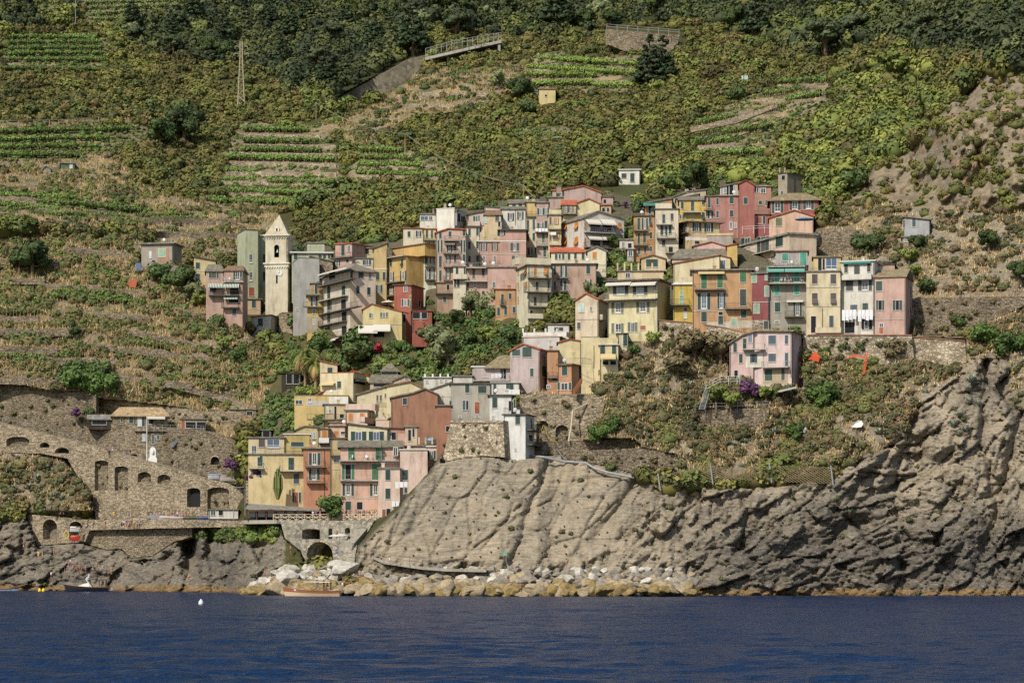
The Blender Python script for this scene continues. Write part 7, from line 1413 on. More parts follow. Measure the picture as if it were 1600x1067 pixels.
HB = [('covered grey boat on the harbour terrace', 283, 813, (150, 148, 140), (166, 164, 156)), ('boat under a blue and white checked cover on the terrace', 248, 811, (200, 200, 196), (110, 130, 170)), ('white boat on the terrace left of the checked cover', 226, 813, (214, 212, 206), None), ('pale boat on the terrace right of the checked cover', 265, 812, (206, 200, 186), (196, 190, 176)),
      ('green boat with a dark cover at the right end of the terrace', 352, 811, (60, 110, 90), (50, 96, 84)), ('blue boat hauled out beside the green one', 325, 812, (60, 90, 140), (64, 92, 130)), ('dark green boat hauled out behind the sunbathers', 304, 812, (70, 100, 80), (60, 84, 70)),
      ('pale inflatable dinghy on the ramp below the bougainvillea', 357, 749, (190, 188, 182), None), ('white kayak lying on the ramp behind the dinghy', 338, 746, (214, 214, 210), (120, 150, 190)), ('upturned white boat beside the slip under the vault', 116, 828, (206, 206, 200), (206, 206, 200)), ('red boat on the slip below the second vault', 117, 842, (180, 60, 50), (190, 80, 70))]
for lab, x, y, c, cv in HB: dinghy(lab, P(x, y, {749: 520, 746: 521, 828: 529, 842: 527}.get(y, np.interp(x, [220, 360], [526, 511]))), R(rr.uniform(-12, 12)), 4.6 if y > 805 and y < 820 else (1.8 if y > 820 else 3.4), (c, c), cv)
def buoy(label, px, py, col):
    Y = min(CAMZ*F/(py-HZ), 513); b = P(px, py, Y); mb = MB(); mb.lathe((b.x, b.y, 0), [(0, -.3), (.3, -.2), (.36, .05), (.3, .35), (.16, .5), (.12, .62), (0, .66)], 12); o = obj('buoy', mb, M(col, .4), loc=(b.x, b.y, 0), smooth=True); tag(o, label, 'buoy')
buoy('white mooring buoy floating alone in open water', 314, 943, (226, 224, 220)); buoy('yellow buoy, the left one of the pair near the shore', 62, 921, (222, 196, 40)); buoy('yellow buoy, the right one of the pair near the shore', 68, 921, (222, 196, 40))
def ring_buoy():
    mb = MB(); c = P(104, 836, 531); pts = [c+Vector((.5*math.cos(a*math.pi/8), 0, .8*math.sin(a*math.pi/8))) for a in range(17)]; mb.tube(pts, .14, 8); o = obj('life_ring', mb, M((196, 170, 90)), loc=c); tag(o, 'yellow ring hanging on the wall beside the second boat vault', 'life ring')
ring_buoy()
# ---------------------------------------------------------------- people
def skinned(name, verts, edges, rad, mat, parent, sub=1):
    me = bpy.data.meshes.new('tmp'); me.from_pydata(verts, edges, []); o = bpy.data.objects.new('tmp', me); COL.objects.link(o)
    m = o.modifiers.new('s', 'SKIN'); m.use_smooth_shade = True
    for i, r in enumerate(rad): me.skin_vertices[0].data[i].radius = (r, r) if not isinstance(r, tuple) else r
    me.skin_vertices[0].data[0].use_root = True
    if sub: o.modifiers.new('u', 'SUBSURF').levels = sub; o.modifiers['u'].render_levels = sub
    dg = bpy.context.evaluated_depsgraph_get(); nm = bpy.data.meshes.new_from_object(o.evaluated_get(dg)); nm.name = name; bpy.data.objects.remove(o); nm.materials.clear(); nm.materials.append(mat)
    nm.polygons.foreach_set('use_smooth', [True]*len(nm.polygons)); q = bpy.data.objects.new(name, nm); COL.objects.link(q); q.parent = parent; return q
SKIN = plain('skin', C(196, 158, 134), .6); SKIN2 = plain('tanned_skin', C(162, 120, 96), .6); HAIR = [plain('dark_hair', C(50, 38, 30), .8), plain('brown_hair', C(96, 70, 46), .8), plain('fair_hair', C(180, 150, 100), .8)]
def person_proto(pose):
    r = thing('person', (0, 0, 0), 'x', 'person')
    # joints: pelvis, waist, chest, neck, head base, crown
    lean = {'stand': 0, 'walk': .04, 'sit': .06, 'arms': 0}[pose]; hz = .47 if pose == 'sit' else .92
    J = {'pel': (0, 0, hz), 'wai': (0, -lean*.4, hz+.16), 'che': (0, -lean, hz+.40), 'nec': (0, -lean, hz+.56), 'hd0': (0, -lean-.015, hz+.62), 'hd1': (0, -lean-.02, hz+.70), 'hd2': (0, -lean-.01, hz+.77)}
    for sg, s in ((-1, 'l'), (1, 'r')):
        J['sh'+s] = (sg*.17, -lean, hz+.49)
        ph = sg*.16 if pose == 'walk' else 0
        if pose == 'arms': J['el'+s] = (sg*.28, -.12, hz+.30); J['wr'+s] = (sg*.20, -.32, hz+.36); hd = (-sg*.05, -.09, .04)
        elif pose == 'sit': J['el'+s] = (sg*.24, -.08, hz+.24); J['wr'+s] = (sg*.17, -.30, hz+.12); hd = (-sg*.02, -.10, -.02)
        else: J['el'+s] = (sg*.23, ph*.7+.02, hz+.22); J['wr'+s] = (sg*.24, ph*1.4-.05, hz+.00); hd = (0, -.03, -.09)
        w_ = J['wr'+s]; J['ha'+s] = tuple(a+b for a, b in zip(w_, hd))
        J['hi'+s] = (sg*.09, 0, hz-.04)
        if pose == 'sit': J['kn'+s] = (sg*.13, -.44, .49); J['an'+s] = (sg*.12, -.50, .08); J['to'+s] = (sg*.13, -.66, .03)
        elif pose == 'walk': J['kn'+s] = (sg*.09, -sg*.20, .49); J['an'+s] = (sg*.08, -sg*.27+(.12 if sg < 0 else 0), .09 if sg > 0 else .11); a = J['an'+s]; J['to'+s] = (a[0], a[1]-.16, .03)
        else: J['kn'+s] = (sg*.10, -.01, .49); J['an'+s] = (sg*.11, .02, .08); J['to'+s] = (sg*.13, -.14, .03)
    names = list(J); ix = {n: i for i, n in enumerate(names)}
    E = [('pel', 'wai'), ('wai', 'che'), ('che', 'nec'), ('nec', 'hd0'), ('hd0', 'hd1'), ('hd1', 'hd2')]
    RD_ = dict(pel=(.15, .11), wai=(.135, .10), che=(.15, .11), nec=.055, hd0=.075, hd1=.095, hd2=.07)
    for s in 'lr':
        E += [('che', 'sh'+s), ('sh'+s, 'el'+s), ('el'+s, 'wr'+s), ('wr'+s, 'ha'+s), ('pel', 'hi'+s), ('hi'+s, 'kn'+s), ('kn'+s, 'an'+s), ('an'+s, 'to'+s)]
        RD_.update({'sh'+s: .062, 'el'+s: .043, 'wr'+s: .028, 'ha'+s: .034, 'hi'+s: .09, 'kn'+s: .06, 'an'+s: .04, 'to'+s: .035})
    b = skinned('body', [J[n] for n in names], [(ix[a], ix[c]) for a, c in E], [RD_[n] for n in names], SKIN, r)
    mb = MB()        # fingers, thumb, nose, ears
    for s, sg in (('l', -1), ('r', 1)):
        h_ = Vector(J['ha'+s]); d = (h_-Vector(J['wr'+s])).normalized(); sd_ = Vector((0, 1, 0)) if abs(d.z) > .5 else Vector((1, 0, 0))
        for k, L in enumerate((.055, .066, .06, .048)): a = h_+sd_*(.022*(k-1.5)); mb.tube([a, a+d*L*.6, a+d*L*.6+(d*.6+Vector((-sg*.5, 0, -.2))).normalized()*L*.5], .008, 4)
        a = h_+sd_*-.03-d*.03; mb.tube([a, a+(d*.7-sd_*.6).normalized()*.05], .009, 4)
        e = Vector(J['hd1']); mb.ball((e.x+sg*.092, e.y, e.z-.01), .022, n=6, k=4, sq=(.5, 1, 1.3)); 
    e = Vector(J['hd1']); mb.ball((e.x, e.y-.10, e.z-.015), .017, n=6, k=4, sq=(1, 1.2, 1.4)); obj('fingers_and_nose', mb, SKIN, r)
    mb = MB()
    for sg in (-1, 1): mb.ball((e.x+sg*.034, e.y-.088, e.z+.012), .012, n=6, k=4)
    mb.box((e.x, e.y-.088, e.z-.052), (.045, .02, .01)); obj('eyes_and_mouth', mb, plain('face_dark', C(70, 44, 40)), r)
    mb = MB(); mb.ball((e.x, e.y+.02, e.z+.03), .112, n=10, k=7, sq=(.95, 1.0, 1.0)); obj('hair', mb, HAIR[0], r)
    vs_ = [J['pel'], J['wai'], J['che'], (J['nec'][0], J['nec'][1], J['nec'][2]-.05)]+[J['shl'], J['shr']]+[tuple((Vector(J['sh'+s])+Vector(J['el'+s]))/2) for s in 'lr']
    skinned('shirt', vs_, [(0, 1), (1, 2), (2, 3), (2, 4), (2, 5), (4, 6), (5, 7)], [(.165, .125), (.155, .12), (.17, .13), .075, .08, .08, .068, .068], M((200, 200, 200)), r)
    kn = [tuple(Vector(J['hi'+s]).lerp(Vector(J['kn'+s]), .8)) for s in 'lr']
    skinned('shorts', [J['pel'], J['hil'], J['hir'], kn[0], kn[1], (J['pel'][0], J['pel'][1], J['pel'][2]+.07)], [(0, 1), (0, 2), (1, 3), (2, 4), (0, 5)], [(.165, .125), .105, .105, .085, .085, (.155, .12)], M((60, 60, 80)), r)
    return r
PP = {k: person_proto(k) for k in ('stand', 'walk', 'sit', 'arms')}; used_p = set()
SHC = {'white': (224, 222, 218), 'blue': (70, 110, 176), 'red': (186, 60, 56), 'black': (44, 44, 48), 'yellow': (214, 186, 80), 'green': (80, 130, 92), 'pink': (206, 140, 150), 'grey': (140, 142, 146), 'orange': (210, 120, 60), 'navy': (50, 60, 96)}
def person(x, y, pose, shirt, shorts, where, Y=None, rz=None, hair=None, off=-.35):
    if pose not in used_p: used_p.add(pose); o = PP[pose]
    else: o = dup(PP[pose], (0, 0, 0))
    o.location = P(x, y, Y if Y is not None else T(x, y)+off); o.rotation_euler = (0, 0, rr.uniform(-2.6, 2.6) if rz is None else rz); s = rr.uniform(.94, 1.04); o.scale = (s, s, s)
    sk = rr.choice((SKIN, SKIN2))
    for c in o.children:
        k = c.name.split('.')[0]; m = None
        if k in ('body', 'fingers_and_nose'): m = sk
        elif k == 'hair': m = rr.choice(HAIR)
        elif k == 'shirt': m = sk if shirt == 'bare' else M(SHC[shirt])
        elif k == 'shorts': m = M(SHC[shorts])
        if m: c.material_slots[0].link = 'OBJECT'; c.material_slots[0].material = m
    up = 'person in %s swimwear' % shorts if shirt == 'bare' else 'person in %s top and %s shorts' % (shirt, shorts)
    o['label'] = up+' '+{'stand': 'standing', 'walk': 'walking', 'sit': 'sitting', 'arms': 'leaning'}[pose]+' '+where; o['category'] = 'person'; return o
cols = list(SHC)
def crowd(where, pts, poses, Y=None, group=None, bare=.0, off=-.35, s0=0):
    i = s0
    for x, y in pts:
        sh = cols[i % 10]; so_ = cols[(i*3+i//10+2) % 10]; i += 1
        if rr.random() < bare: sh = 'bare'
        Yv = Y(x) if callable(Y) else Y; o = person(x, y, poses[i % len(poses)], sh, so_, where, Yv, off=off)
        if group: o['group'] = group
crowd('on the harbour bridge behind the railing', [(489, 811), (494, 811), (500, 811), (523, 811), (528, 811), (541, 811), (545, 811), (556, 811), (560, 811), (563, 811), (567, 811), (570, 811), (573, 811), (577, 811), (581, 811), (585, 811), (588, 811)], ['stand', 'arms', 'walk'], lambda x: 478.5-.072*(x-427)+rr.random()*2.5, 'people on the harbour bridge')
crowd('on the crowded boat terrace', [(232, 813), (236, 813), (240, 812), (245, 812), (250, 811), (268, 811), (273, 811), (277, 811), (281, 811), (286, 811), (291, 811), (295, 811), (300, 811)], ['stand', 'walk', 'arms'], lambda x: 527-.106*(x-220), 'people on the boat terrace', s0=3)
crowd('on the lower bathing terrace', [(136, 824), (146, 824), (163, 824), (189, 824), (193, 824), (198, 824), (203, 824), (206, 824), (210, 824), (214, 824), (218, 824)], ['stand', 'sit', 'walk'], lambda x: 530.5-.106*(x-130), 'people on the lower terrace', .3, s0=6)
crowd('on the promenade above the vaults', [(58, 797), (93, 803), (97, 803), (178, 810), (192, 811), (205, 811)], ['walk', 'stand'], lambda x: 546-.1*x, None, s0=1)
crowd('on the rock shelf above the motorboat', [(60, 873), (66, 872), (37, 858), (44, 857), (84, 866), (92, 866), (110, 886), (108, 888), (113, 887), (120, 893), (125, 893), (128, 895), (134, 896), (146, 892), (151, 890), (161, 891), (174, 897), (101, 897)], ['sit', 'stand', 'sit', 'arms'], None, 'bathers on the left rocks', .6, off=-1.6, s0=4)
person(80, 905, 'stand', 'white', 'navy', 'near the waterline left of the motorboat', off=-1.6); person(260, 909, 'sit', 'bare', 'pink', 'on the low rock below the sea wall', off=-1.6); person(296, 905, 'sit', 'bare', 'orange', 'on the rock at the mouth of the dark cleft', off=-1.6)
person(414, 904, 'stand', 'bare', 'red', 'on the rock left of the white boulders', off=-2); person(454, 865, 'stand', 'bare', 'black', 'on the rock shoulder left of the bridge', off=-1.5); person(526, 874, 'stand', 'blue', 'white', 'beside the great arch of the bridge', 452)
person(551, 864, 'walk', 'grey', 'black', 'on the path under the white parasol', 453.5, .5); person(576, 888, 'stand', 'black', 'navy', 'halfway along the rock path', 447, .2); person(609, 884, 'walk', 'white', 'black', 'walking down the path at the rock foot'.replace('walking ', ''), 445, 1.8); person(526, 842, 'stand', 'orange', 'grey', 'under the white parasol', 458)
person(885, 889, 'stand', 'bare', 'pink', 'on top of the breakwater below the great rock', 441); person(562, 901, 'sit', 'bare', 'blue', 'among the white boulders', 443); person(815, 926, 'stand', 'red', 'black', 'at the waterline on the breakwater', 431.5); person(794, 909, 'sit', 'navy', 'grey', 'on dark boulders of the breakwater', 436)
for i, (x, y) in enumerate([(165, 706), (168, 707), (176, 708), (197, 714), (203, 714)]): person(x, y, 'sit' if i % 2 else 'stand', ['blue', 'navy', 'grey', 'blue', 'black'][i], ['navy', 'black', 'white', 'black', 'grey'][i], 'resting on the upper ramp', 534)
crowd('aboard the wooden tour boat', [(506, 922), (511, 922), (517, 922), (524, 922), (495, 922)], ['sit', 'arms'], lambda x: 430+rr.uniform(-.5, .5), 'people aboard the wooden boat', .3, s0=2); crowd('aboard the dark blue motorboat', [(155, 916), (161, 916), (166, 916)], ['sit', 'arms'], lambda x: 511, 'people aboard the motorboat', .3)
# ---------------------------------------------------------------- foliage
PAL = {'M': [(102, 100, 48), (88, 90, 44), (114, 110, 54), (74, 80, 40), (104, 92, 52)], 'F': [(52, 62, 36), (62, 70, 38), (80, 84, 44), (46, 56, 34), (88, 92, 48)], 'H': [(96, 106, 50), (110, 116, 54), (82, 92, 46), (122, 126, 58), (96, 92, 50)], 'G': [(80, 102, 50), (94, 112, 52), (70, 90, 46), (92, 98, 54), (108, 122, 58)],
       'D': [(94, 96, 54), (110, 104, 62), (78, 88, 46), (120, 106, 72), (88, 104, 50)], 'S': [(112, 100, 68), (92, 92, 58), (118, 98, 70), (80, 84, 50), (100, 98, 60)], 'Y': [(136, 146, 60), (118, 134, 56), (148, 150, 70)], 'U': [(150, 116, 72), (134, 100, 64), (164, 124, 76)]}
LK = 1.2
def palcol(k, n):
    a = np.array([C(*c)[:3] for c in PAL[k]])*LK; i = RNG.integers(0, len(a), n); j = RNG.integers(0, len(a), n); t = RNG.random(n)[:, None]; return a[i]*(1-t)+a[j]*t
def leaves(c, r, K, size, col, sq=.8, lump=.3, up=-.25):
    """quads scattered through rounded crowns; c (N,3) centres, r (N,) radii"""
    n = len(c); d = RNG.normal(size=(n, K, 3)); d /= np.linalg.norm(d, axis=2, keepdims=True); d[..., 2] = np.where(d[..., 2] < up, -d[..., 2], d[..., 2])
    # a few bulges on each crown
    ld = RNG.normal(size=(n, 7, 3)); ld /= np.linalg.norm(ld, axis=2, keepdims=True); ld[..., 2] = np.abs(ld[..., 2])
    bl = np.max(np.einsum('nki,nji->nkj', d, ld), axis=2); rad = (1-lump)+lump*np.clip((bl-.6)/.4, 0, 1)*1.25
    rad = rad*(.80+.24*RNG.random((n, K))); p = c[:, None, :]+d*(rad*r[:, None])[..., None]*np.array([1, 1, sq])
    nn = d+RNG.normal(size=d.shape)*.45; nn[..., 2] += .25; nn /= np.linalg.norm(nn, axis=2, keepdims=True)
    a = np.cross(nn, RNG.normal(size=d.shape)); a /= np.linalg.norm(a, axis=2, keepdims=True)+1e-9; b = np.cross(nn, a)
    s = (size[:, None] if isinstance(size, np.ndarray) else size)*(.6+.8*RNG.random((n, K))); s = s[..., None]*.5
    q = np.stack([p-a*s-b*s*.8, p+a*s-b*s*.8, p+a*s+b*s*.8, p-a*s+b*s*.8], 2).reshape(-1, 3)
    f = np.arange(len(q)).reshape(-1, 4); cc = col[:, None, :]*(.72+.56*RNG.random((n, K)))[..., None]*np.array([1, 1, 1]); 
    return q, f, np.concatenate([cc.reshape(-1, 3), np.ones((n*K, 1))], 1)
_ico = rock_mesh(1, 1); ICV = _ico[0]; ICF = np.array(_ico[1])
def cores(c, r, col, sq=.8, k=.74):
    n = len(c); v = c[:, None, :]+ICV[None]*(r[:, None, None]*k)*np.array([1, 1, sq])*(1+.15*RNG.normal(size=(n, len(ICV), 1)))
    f = (ICF[None]+(np.arange(n)*len(ICV))[:, None, None]).reshape(-1, 3); cc = np.repeat(col*.8, len(ICF), 0); return v.reshape(-1, 3), f, np.concatenate([cc, np.ones((len(cc), 1))], 1)
def merge(parts):
    """quads and triangles to one triangle soup"""
    V, Fs, Cs, o = [], [], [], 0
    for v, f, c in parts:
        if f.shape[1] == 4: f = np.concatenate([f[:, [0, 1, 2]], f[:, [0, 2, 3]]]); c = np.concatenate([c, c])
        V.append(v); Fs.append(f+o); Cs.append(c); o += len(v)
    return np.concatenate(V), np.concatenate(Fs), np.concatenate(Cs)
def surf(px, py):
    """ground point for arrays of picture positions"""
    i = np.clip(np.searchsorted(XS, px)-1, 0, len(XS)-2); j = np.clip(np.searchsorted(YS, py)-1, 0, len(YS)-2)
    a = (px-XS[i])/(XS[i+1]-XS[i]); b = (py-YS[j])/(YS[j+1]-YS[j]); Y = (DEP[j, i]*(1-a)+DEP[j, i+1]*a)*(1-b)+(DEP[j+1, i]*(1-a)+DEP[j+1, i+1]*a)*b
    return np.stack([(px-CX)*Y/F, Y, CAMZ+(HZ-py)*Y/F], -1), ZG[j, i], BLOCK[j, i]
def scatter(x0, x1, y0, y1, sx, sy):
    gx, gy = np.meshgrid(np.arange(x0, x1, sx), np.arange(y0, y1, sy)); gx = gx+RNG.uniform(-.5, .5, gx.shape)*sx; gy = gy+RNG.uniform(-.5, .5, gy.shape)*sy
    return gx.ravel(), gy.ravel()
VROWS = []
for x0_, x1_, y0_, y1_ in ((440, 600, 812, 897), (955, 1008, 262, 314), (86, 120, 256, 270)): BLOCK[(GX > x0_) & (GX < x1_) & (GY > y0_) & (GY < y1_)] = True
BLK0 = BLOCK.copy()
g_ = BLOCK.copy()
for dx in (-1, 0, 1):
    for dy in (0, 1, 2): g_ |= np.roll(np.roll(BLK0, dx, 1), -dy, 0)
BLOCK = g_
def bushes(name, zones, spx, spy, r0, r1, K, leaf, prob, pal=None, xr=(-330, 1930), yr=(-150, 930), sq=.8, label=None, big=None):
    x, y = scatter(*xr, *yr, spx, spy); p, z, bl = surf(x, y); m = np.isin(z, zones) & ~bl
    dn = fbm(x/32, y/20, 1, 3, 91); m &= RNG.random(len(x)) < prob*(1 if prob >= .95 else (.45+1.1*sstep(-.35, .35, dn)))
    jj = np.clip(np.searchsorted(YS, y)-1, 0, len(YS)-2); ii = np.clip(np.searchsorted(XS, x)-1, 0, len(XS)-2); f_ = fr[jj, ii]; q_ = RNG.random(len(x))
    m &= ~((z == 'D') & (f_ < .48) & (q_ < .5)) & ~((z == 'M') & (f_ < .25) & (x < 620) & (q_ < .45)) & ~((z == 'S') & (q_ < .7*rkS[jj, ii]))
    x, y, p, z, dn = x[m], y[m], p[m], z[m], dn[m]; n = len(x)
    if n == 0: return
    edge = sstep(-20, 40, x)*sstep(1640, 1580, x); r = (r0+(r1-r0)*RNG.random(n)**1.6)*(1+.5*np.clip(fbm(x/25, y/15, 3, 2, 92), -.5, 1))
    col = np.zeros((n, 3)); hue = fbm(x/45, y/28, 5, 3, 93)
    for k in set(z): s = z == k; col[s] = palcol(pal or (k if k in PAL else 'S'), s.sum())
    yl = sstep(.2, .55, hue)[:, None]*.35; col = col*(1-yl)+palcol('Y', n)*yl*.8; dk = sstep(.1, .5, -hue)[:, None]; col = col*(1-.32*dk)
    p[:, 2] += r*sq*.35; p[:, 1] += r*.2
    q = merge([leaves(p, r, K, leaf*(.8+.25*r), col, sq), cores(p, r, col, sq)])
    o = np_obj(name, q[0], q[1], M_LEAF, fcol=q[2]); o['kind'] = 'stuff'; print(name, n, len(q[1]))
bushes('maquis_scrub', ['M'], 9, 6, 1.2, 2.7, 110, .38, .97)
bushes('hillside_wood', ['F'], 12, 8.5, 2.0, 4.0, 150, .45, .99, sq=1.0)
bushes('maquis_trees', ['M'], 34, 22, 2.4, 4.4, 300, .42, .55, pal='H')
bushes('ridge_scrub', ['H'], 11, 7.5, 1.0, 3.6, 130, .4, .97)
bushes('outcrop_scrub', ['B'], 10, 8, .3, 1.9, 70, .26, .55, pal='M')
bushes('valley_scrub', ['G', 'X'], 8.5, 7, .8, 1.9, 80, .34, .8, pal='G', yr=(280, 870))
bushes('terrace_scrub', ['D'], 6.5, 5, .5, 1.8, 60, .30, .8)
bushes('cliff_scrub', ['S'], 6.5, 5.5, .25, 1.5, 56, .24, .8)
bushes('rock_tufts', ['R'], 18, 14, .25, .9, 36, .22, .13, pal='S')
bushes('vineyard_scrub', ['V'], 7, 5.5, .45, 1.1, 50, .32, .95, pal='G')
def wall_plants():
    c, r = [], []
    for poly, (xa, Ya, xb, Yb), n in (([(0, 665), (110, 692), (300, 746), (455, 788), (440, 808), (160, 808), (110, 712)], (-80, 560, 470, 507), 46), ([(150, 665), (370, 692), (370, 745), (210, 706)], (140, 548, 372, 534), 30), ([(60, 806), (440, 818), (300, 822), (130, 826)], (40, 541, 445, 498), 20),
                                      ([(1035, 505), (1190, 530), (1190, 558), (1060, 545)], (1030, 480, 1200, 474), 26), ([(1260, 528), (1425, 528), (1425, 556), (1260, 542)], (1255, 472, 1428, 470), 30), ([(1430, 470), (1590, 470), (1500, 516), (1435, 520)], (1430, 478, 1600, 472), 26), ([(815, 620), (935, 630), (900, 690), (820, 690)], (812, 469, 945, 466), 20), ([(704, 660), (780, 660), (780, 708), (700, 708)], (690, 462, 789, 455), 10),
                                      ([(885, 708), (1055, 716), (1055, 744), (900, 716)], (880, 460, 1060, 457), 30), ([(-60, 600), (150, 618), (150, 690), (-60, 650)], (-80, 561, 150, 552), 30), ([(100, 622), (370, 652), (370, 664), (100, 640)], (78, 562, 375, 545), 24)):
        xs = [p[0] for p in poly]; ys = [p[1] for p in poly]; k = 0
        while k < n:
            x = random.uniform(min(xs), max(xs)); y = random.uniform(min(ys), max(ys))
            if pdist(poly, np.array([x]), np.array([y]))[0] > 0: continue
            k += 1; Y = Ya+(Yb-Ya)*(x-xa)/(xb-xa); q = random.uniform(.15, .75); c.append(P(x, y, Y-q*.3)); r.append(q)
    c = np.array([tuple(v) for v in c]); r = np.array(r); col = palcol('S', len(c)); q = merge([leaves(c, r, 60, .2, col, .8, up=-1), cores(c, r, col, .8, .6)]); o = np_obj('wall_creepers', q[0], q[1], M_LEAF, fcol=q[2]); o['kind'] = 'stuff'
wall_plants()
# dry grass: thin upright blades in tufts
def grass(name, zones, sx, sy, hh, prob, pal, K=9, xr=(-330, 1900)):
    x, y = scatter(*xr, -60, 925, sx, sy); p, z, bl = surf(x, y); m = np.isin(z, zones) & (RNG.random(len(x)) < prob*(.3+1.4*sstep(-.3, .4, fbm(x/22, y/12, 4, 3, 95)))); p = p[m]; n = len(p)
    a = RNG.uniform(0, 6.28, (n, K)); o_ = RNG.normal(size=(n, K, 2))*.35; b = p[:, None, :]+np.concatenate([o_, np.zeros((n, K, 1))], 2); h_ = hh*(.5+.8*RNG.random((n, K))); ln = RNG.normal(size=(n, K, 2))*.28*h_[..., None]
    w_ = .045+.05*RNG.random((n, K)); dx = np.stack([np.cos(a)*w_, np.sin(a)*w_, 0*w_], -1); tip = b+np.concatenate([ln, h_[..., None]], 2); v = np.stack([b-dx, b+dx, tip], 2).reshape(-1, 3); f = np.arange(len(v)).reshape(-1, 3)
    c = palcol(pal, n*K)*(.8+.5*RNG.random((n*K, 1))); o = np_obj(name, v, f, M_LEAF, fcol=np.concatenate([c, np.ones((n*K, 1))], 1)); o['kind'] = 'stuff'; print(name, n)
PAL['dry'] = [(190, 162, 110), (172, 144, 96), (200, 178, 132), (156, 132, 90)]; PAL['rust'] = [(150, 112, 78), (132, 98, 70), (160, 128, 92)]
grass('dry_grass', ['D'], 4, 3.6, 1.0, .85, 'dry', 10); grass('cliff_grass', ['S'], 5, 4.5, .7, .5, 'dry', 9); grass('rust_grass', ['S'], 9, 8, .6, .3, 'rust', 9); grass('vineyard_grass', ['V'], 6, 5, .6, .6, 'dry', 8)
# ---------------------------------------------------------------- vine rows
def vines(label, x0, y0, x1, y1, hpx, group, col=(104, 126, 60), posts=True):
    n = max(3, int((x1-x0)/2.6)); x = np.linspace(x0, x1, n); y = np.interp(x, [x0, (x0+x1)/2, x1], [y0, (y0+y1)/2+(y1-y0)*.0, y1])+RNG.normal(size=n)*.25; p, _, _ = surf(x, y)
    yy = np.convolve(np.pad(p[:, 1], 3, 'edge'), np.ones(7)/7, 'valid')-.5; p = np.stack([(x-CX)*yy/F, yy, CAMZ+(HZ-y)*yy/F], -1); s = yy.mean()/F; r = np.full(n, hpx*s*.6)*(.55+.75*RNG.random(n)); keep = RNG.random(n) > .08
    c = p.copy(); c[:, 2] += hpx*s*.62; col_ = np.tile(np.array(C(*col)[:3])*LK, (n, 1))*(.8+.4*RNG.random((n, 1)))
    root = thing('vine_row', p[0], label, 'vine row', group); q = merge([leaves(c[keep], r[keep]*1.15, 46, .34, col_[keep], .85, up=-1), cores(c[keep], r[keep], col_[keep], .8, .6)]); np_obj('foliage', q[0], q[1], M_LEAF, fcol=q[2], loc=p[0], parent=root)
    if posts:
        for i in range(0, n, max(1, n//9)): mb = MB(); a = Vector(p[i]); mb.tube([a-Vector((0, .6, .4)), a+Vector((0, -.6, hpx*s*1.25))], .06, 4); obj('post', mb, M_WOOD, root)
def field(name, rows, h_, col=(104, 126, 60)):
    for i, (x0, y0, x1, y1) in enumerate(rows): vines('%s row of vines %s' % (ORD[i], name), x0, y0, x1, y1, h_, 'vine rows '+name, col)
field('in the small bright vineyard at the top left', [(8, 111, 166, 113), (14, 97, 164, 98), (13, 88, 162, 87), (13, 80, 160, 79), (12, 71, 158, 70), (20, 62, 150, 63)], 8)
field('at the very top left below the wood', [(150, 34, 215, 32), (145, 25, 250, 20), (140, 16, 275, 12), (135, 8, 300, 5)], 7, (116, 128, 76))
field('in the terraced vineyard right of the pylon', [(335, 318, 480, 322), (342, 302, 515, 308), (345, 286, 395, 287), (420, 288, 520, 290), (352, 271, 400, 273), (356, 250, 520, 254), (380, 238, 500, 240), (378, 224, 495, 226), (382, 206, 480, 208)], 10)
field('in the small vineyard under the cable poles', [(560, 275, 690, 279), (562, 262, 660, 264), (562, 250, 640, 252), (566, 238, 625, 240)], 10, (112, 134, 62))
field('in the bright upper vineyard beside the yellow cottage', [(820, 136, 925, 134), (930, 138, 995, 138), (815, 122, 930, 122), (825, 110, 1003, 120), (842, 96, 1008, 106)], 10, (120, 142, 64))
field('on the right vineyard slope below the antenna mast', [(1085, 245, 1200, 240), (1080, 230, 1140, 222), (1135, 210, 1205, 200), (1090, 213, 1130, 205), (1180, 178, 1225, 170), (1196, 152, 1240, 146), (1230, 160, 1280, 152), (1215, 132, 1295, 128), (1100, 258, 1200, 255), (1090, 196, 1150, 186)], 9)
field('of the long hedge on the left hillside', [(86, 466, 225, 476), (240, 480, 290, 487), (90, 458, 160, 464)], 8, (90, 112, 52))
field('in the kitchen garden behind the concrete shed', [(240, 345, 320, 343), (230, 341, 300, 338), (60, 335, 200, 342)], 6, (104, 126, 62))
field('on the far left slope under the rail fence', [(0, 246, 120, 247), (0, 234, 150, 233), (0, 222, 170, 220), (0, 210, 200, 206)], 9)
field('below the green shed on the left slope', [(0, 322, 90, 332), (60, 318, 220, 334), (0, 309, 120, 314)], 9)
field('on the lower left terraces', [(0, 560, 70, 562), (190, 538, 260, 545), (0, 492, 60, 492), (300, 588, 380, 600)], 8, (92, 108, 56))
field('in the middle of the dark slope above the roofs', [(785, 214, 900, 212), (945, 200, 1020, 190)], 5, (112, 128, 66))
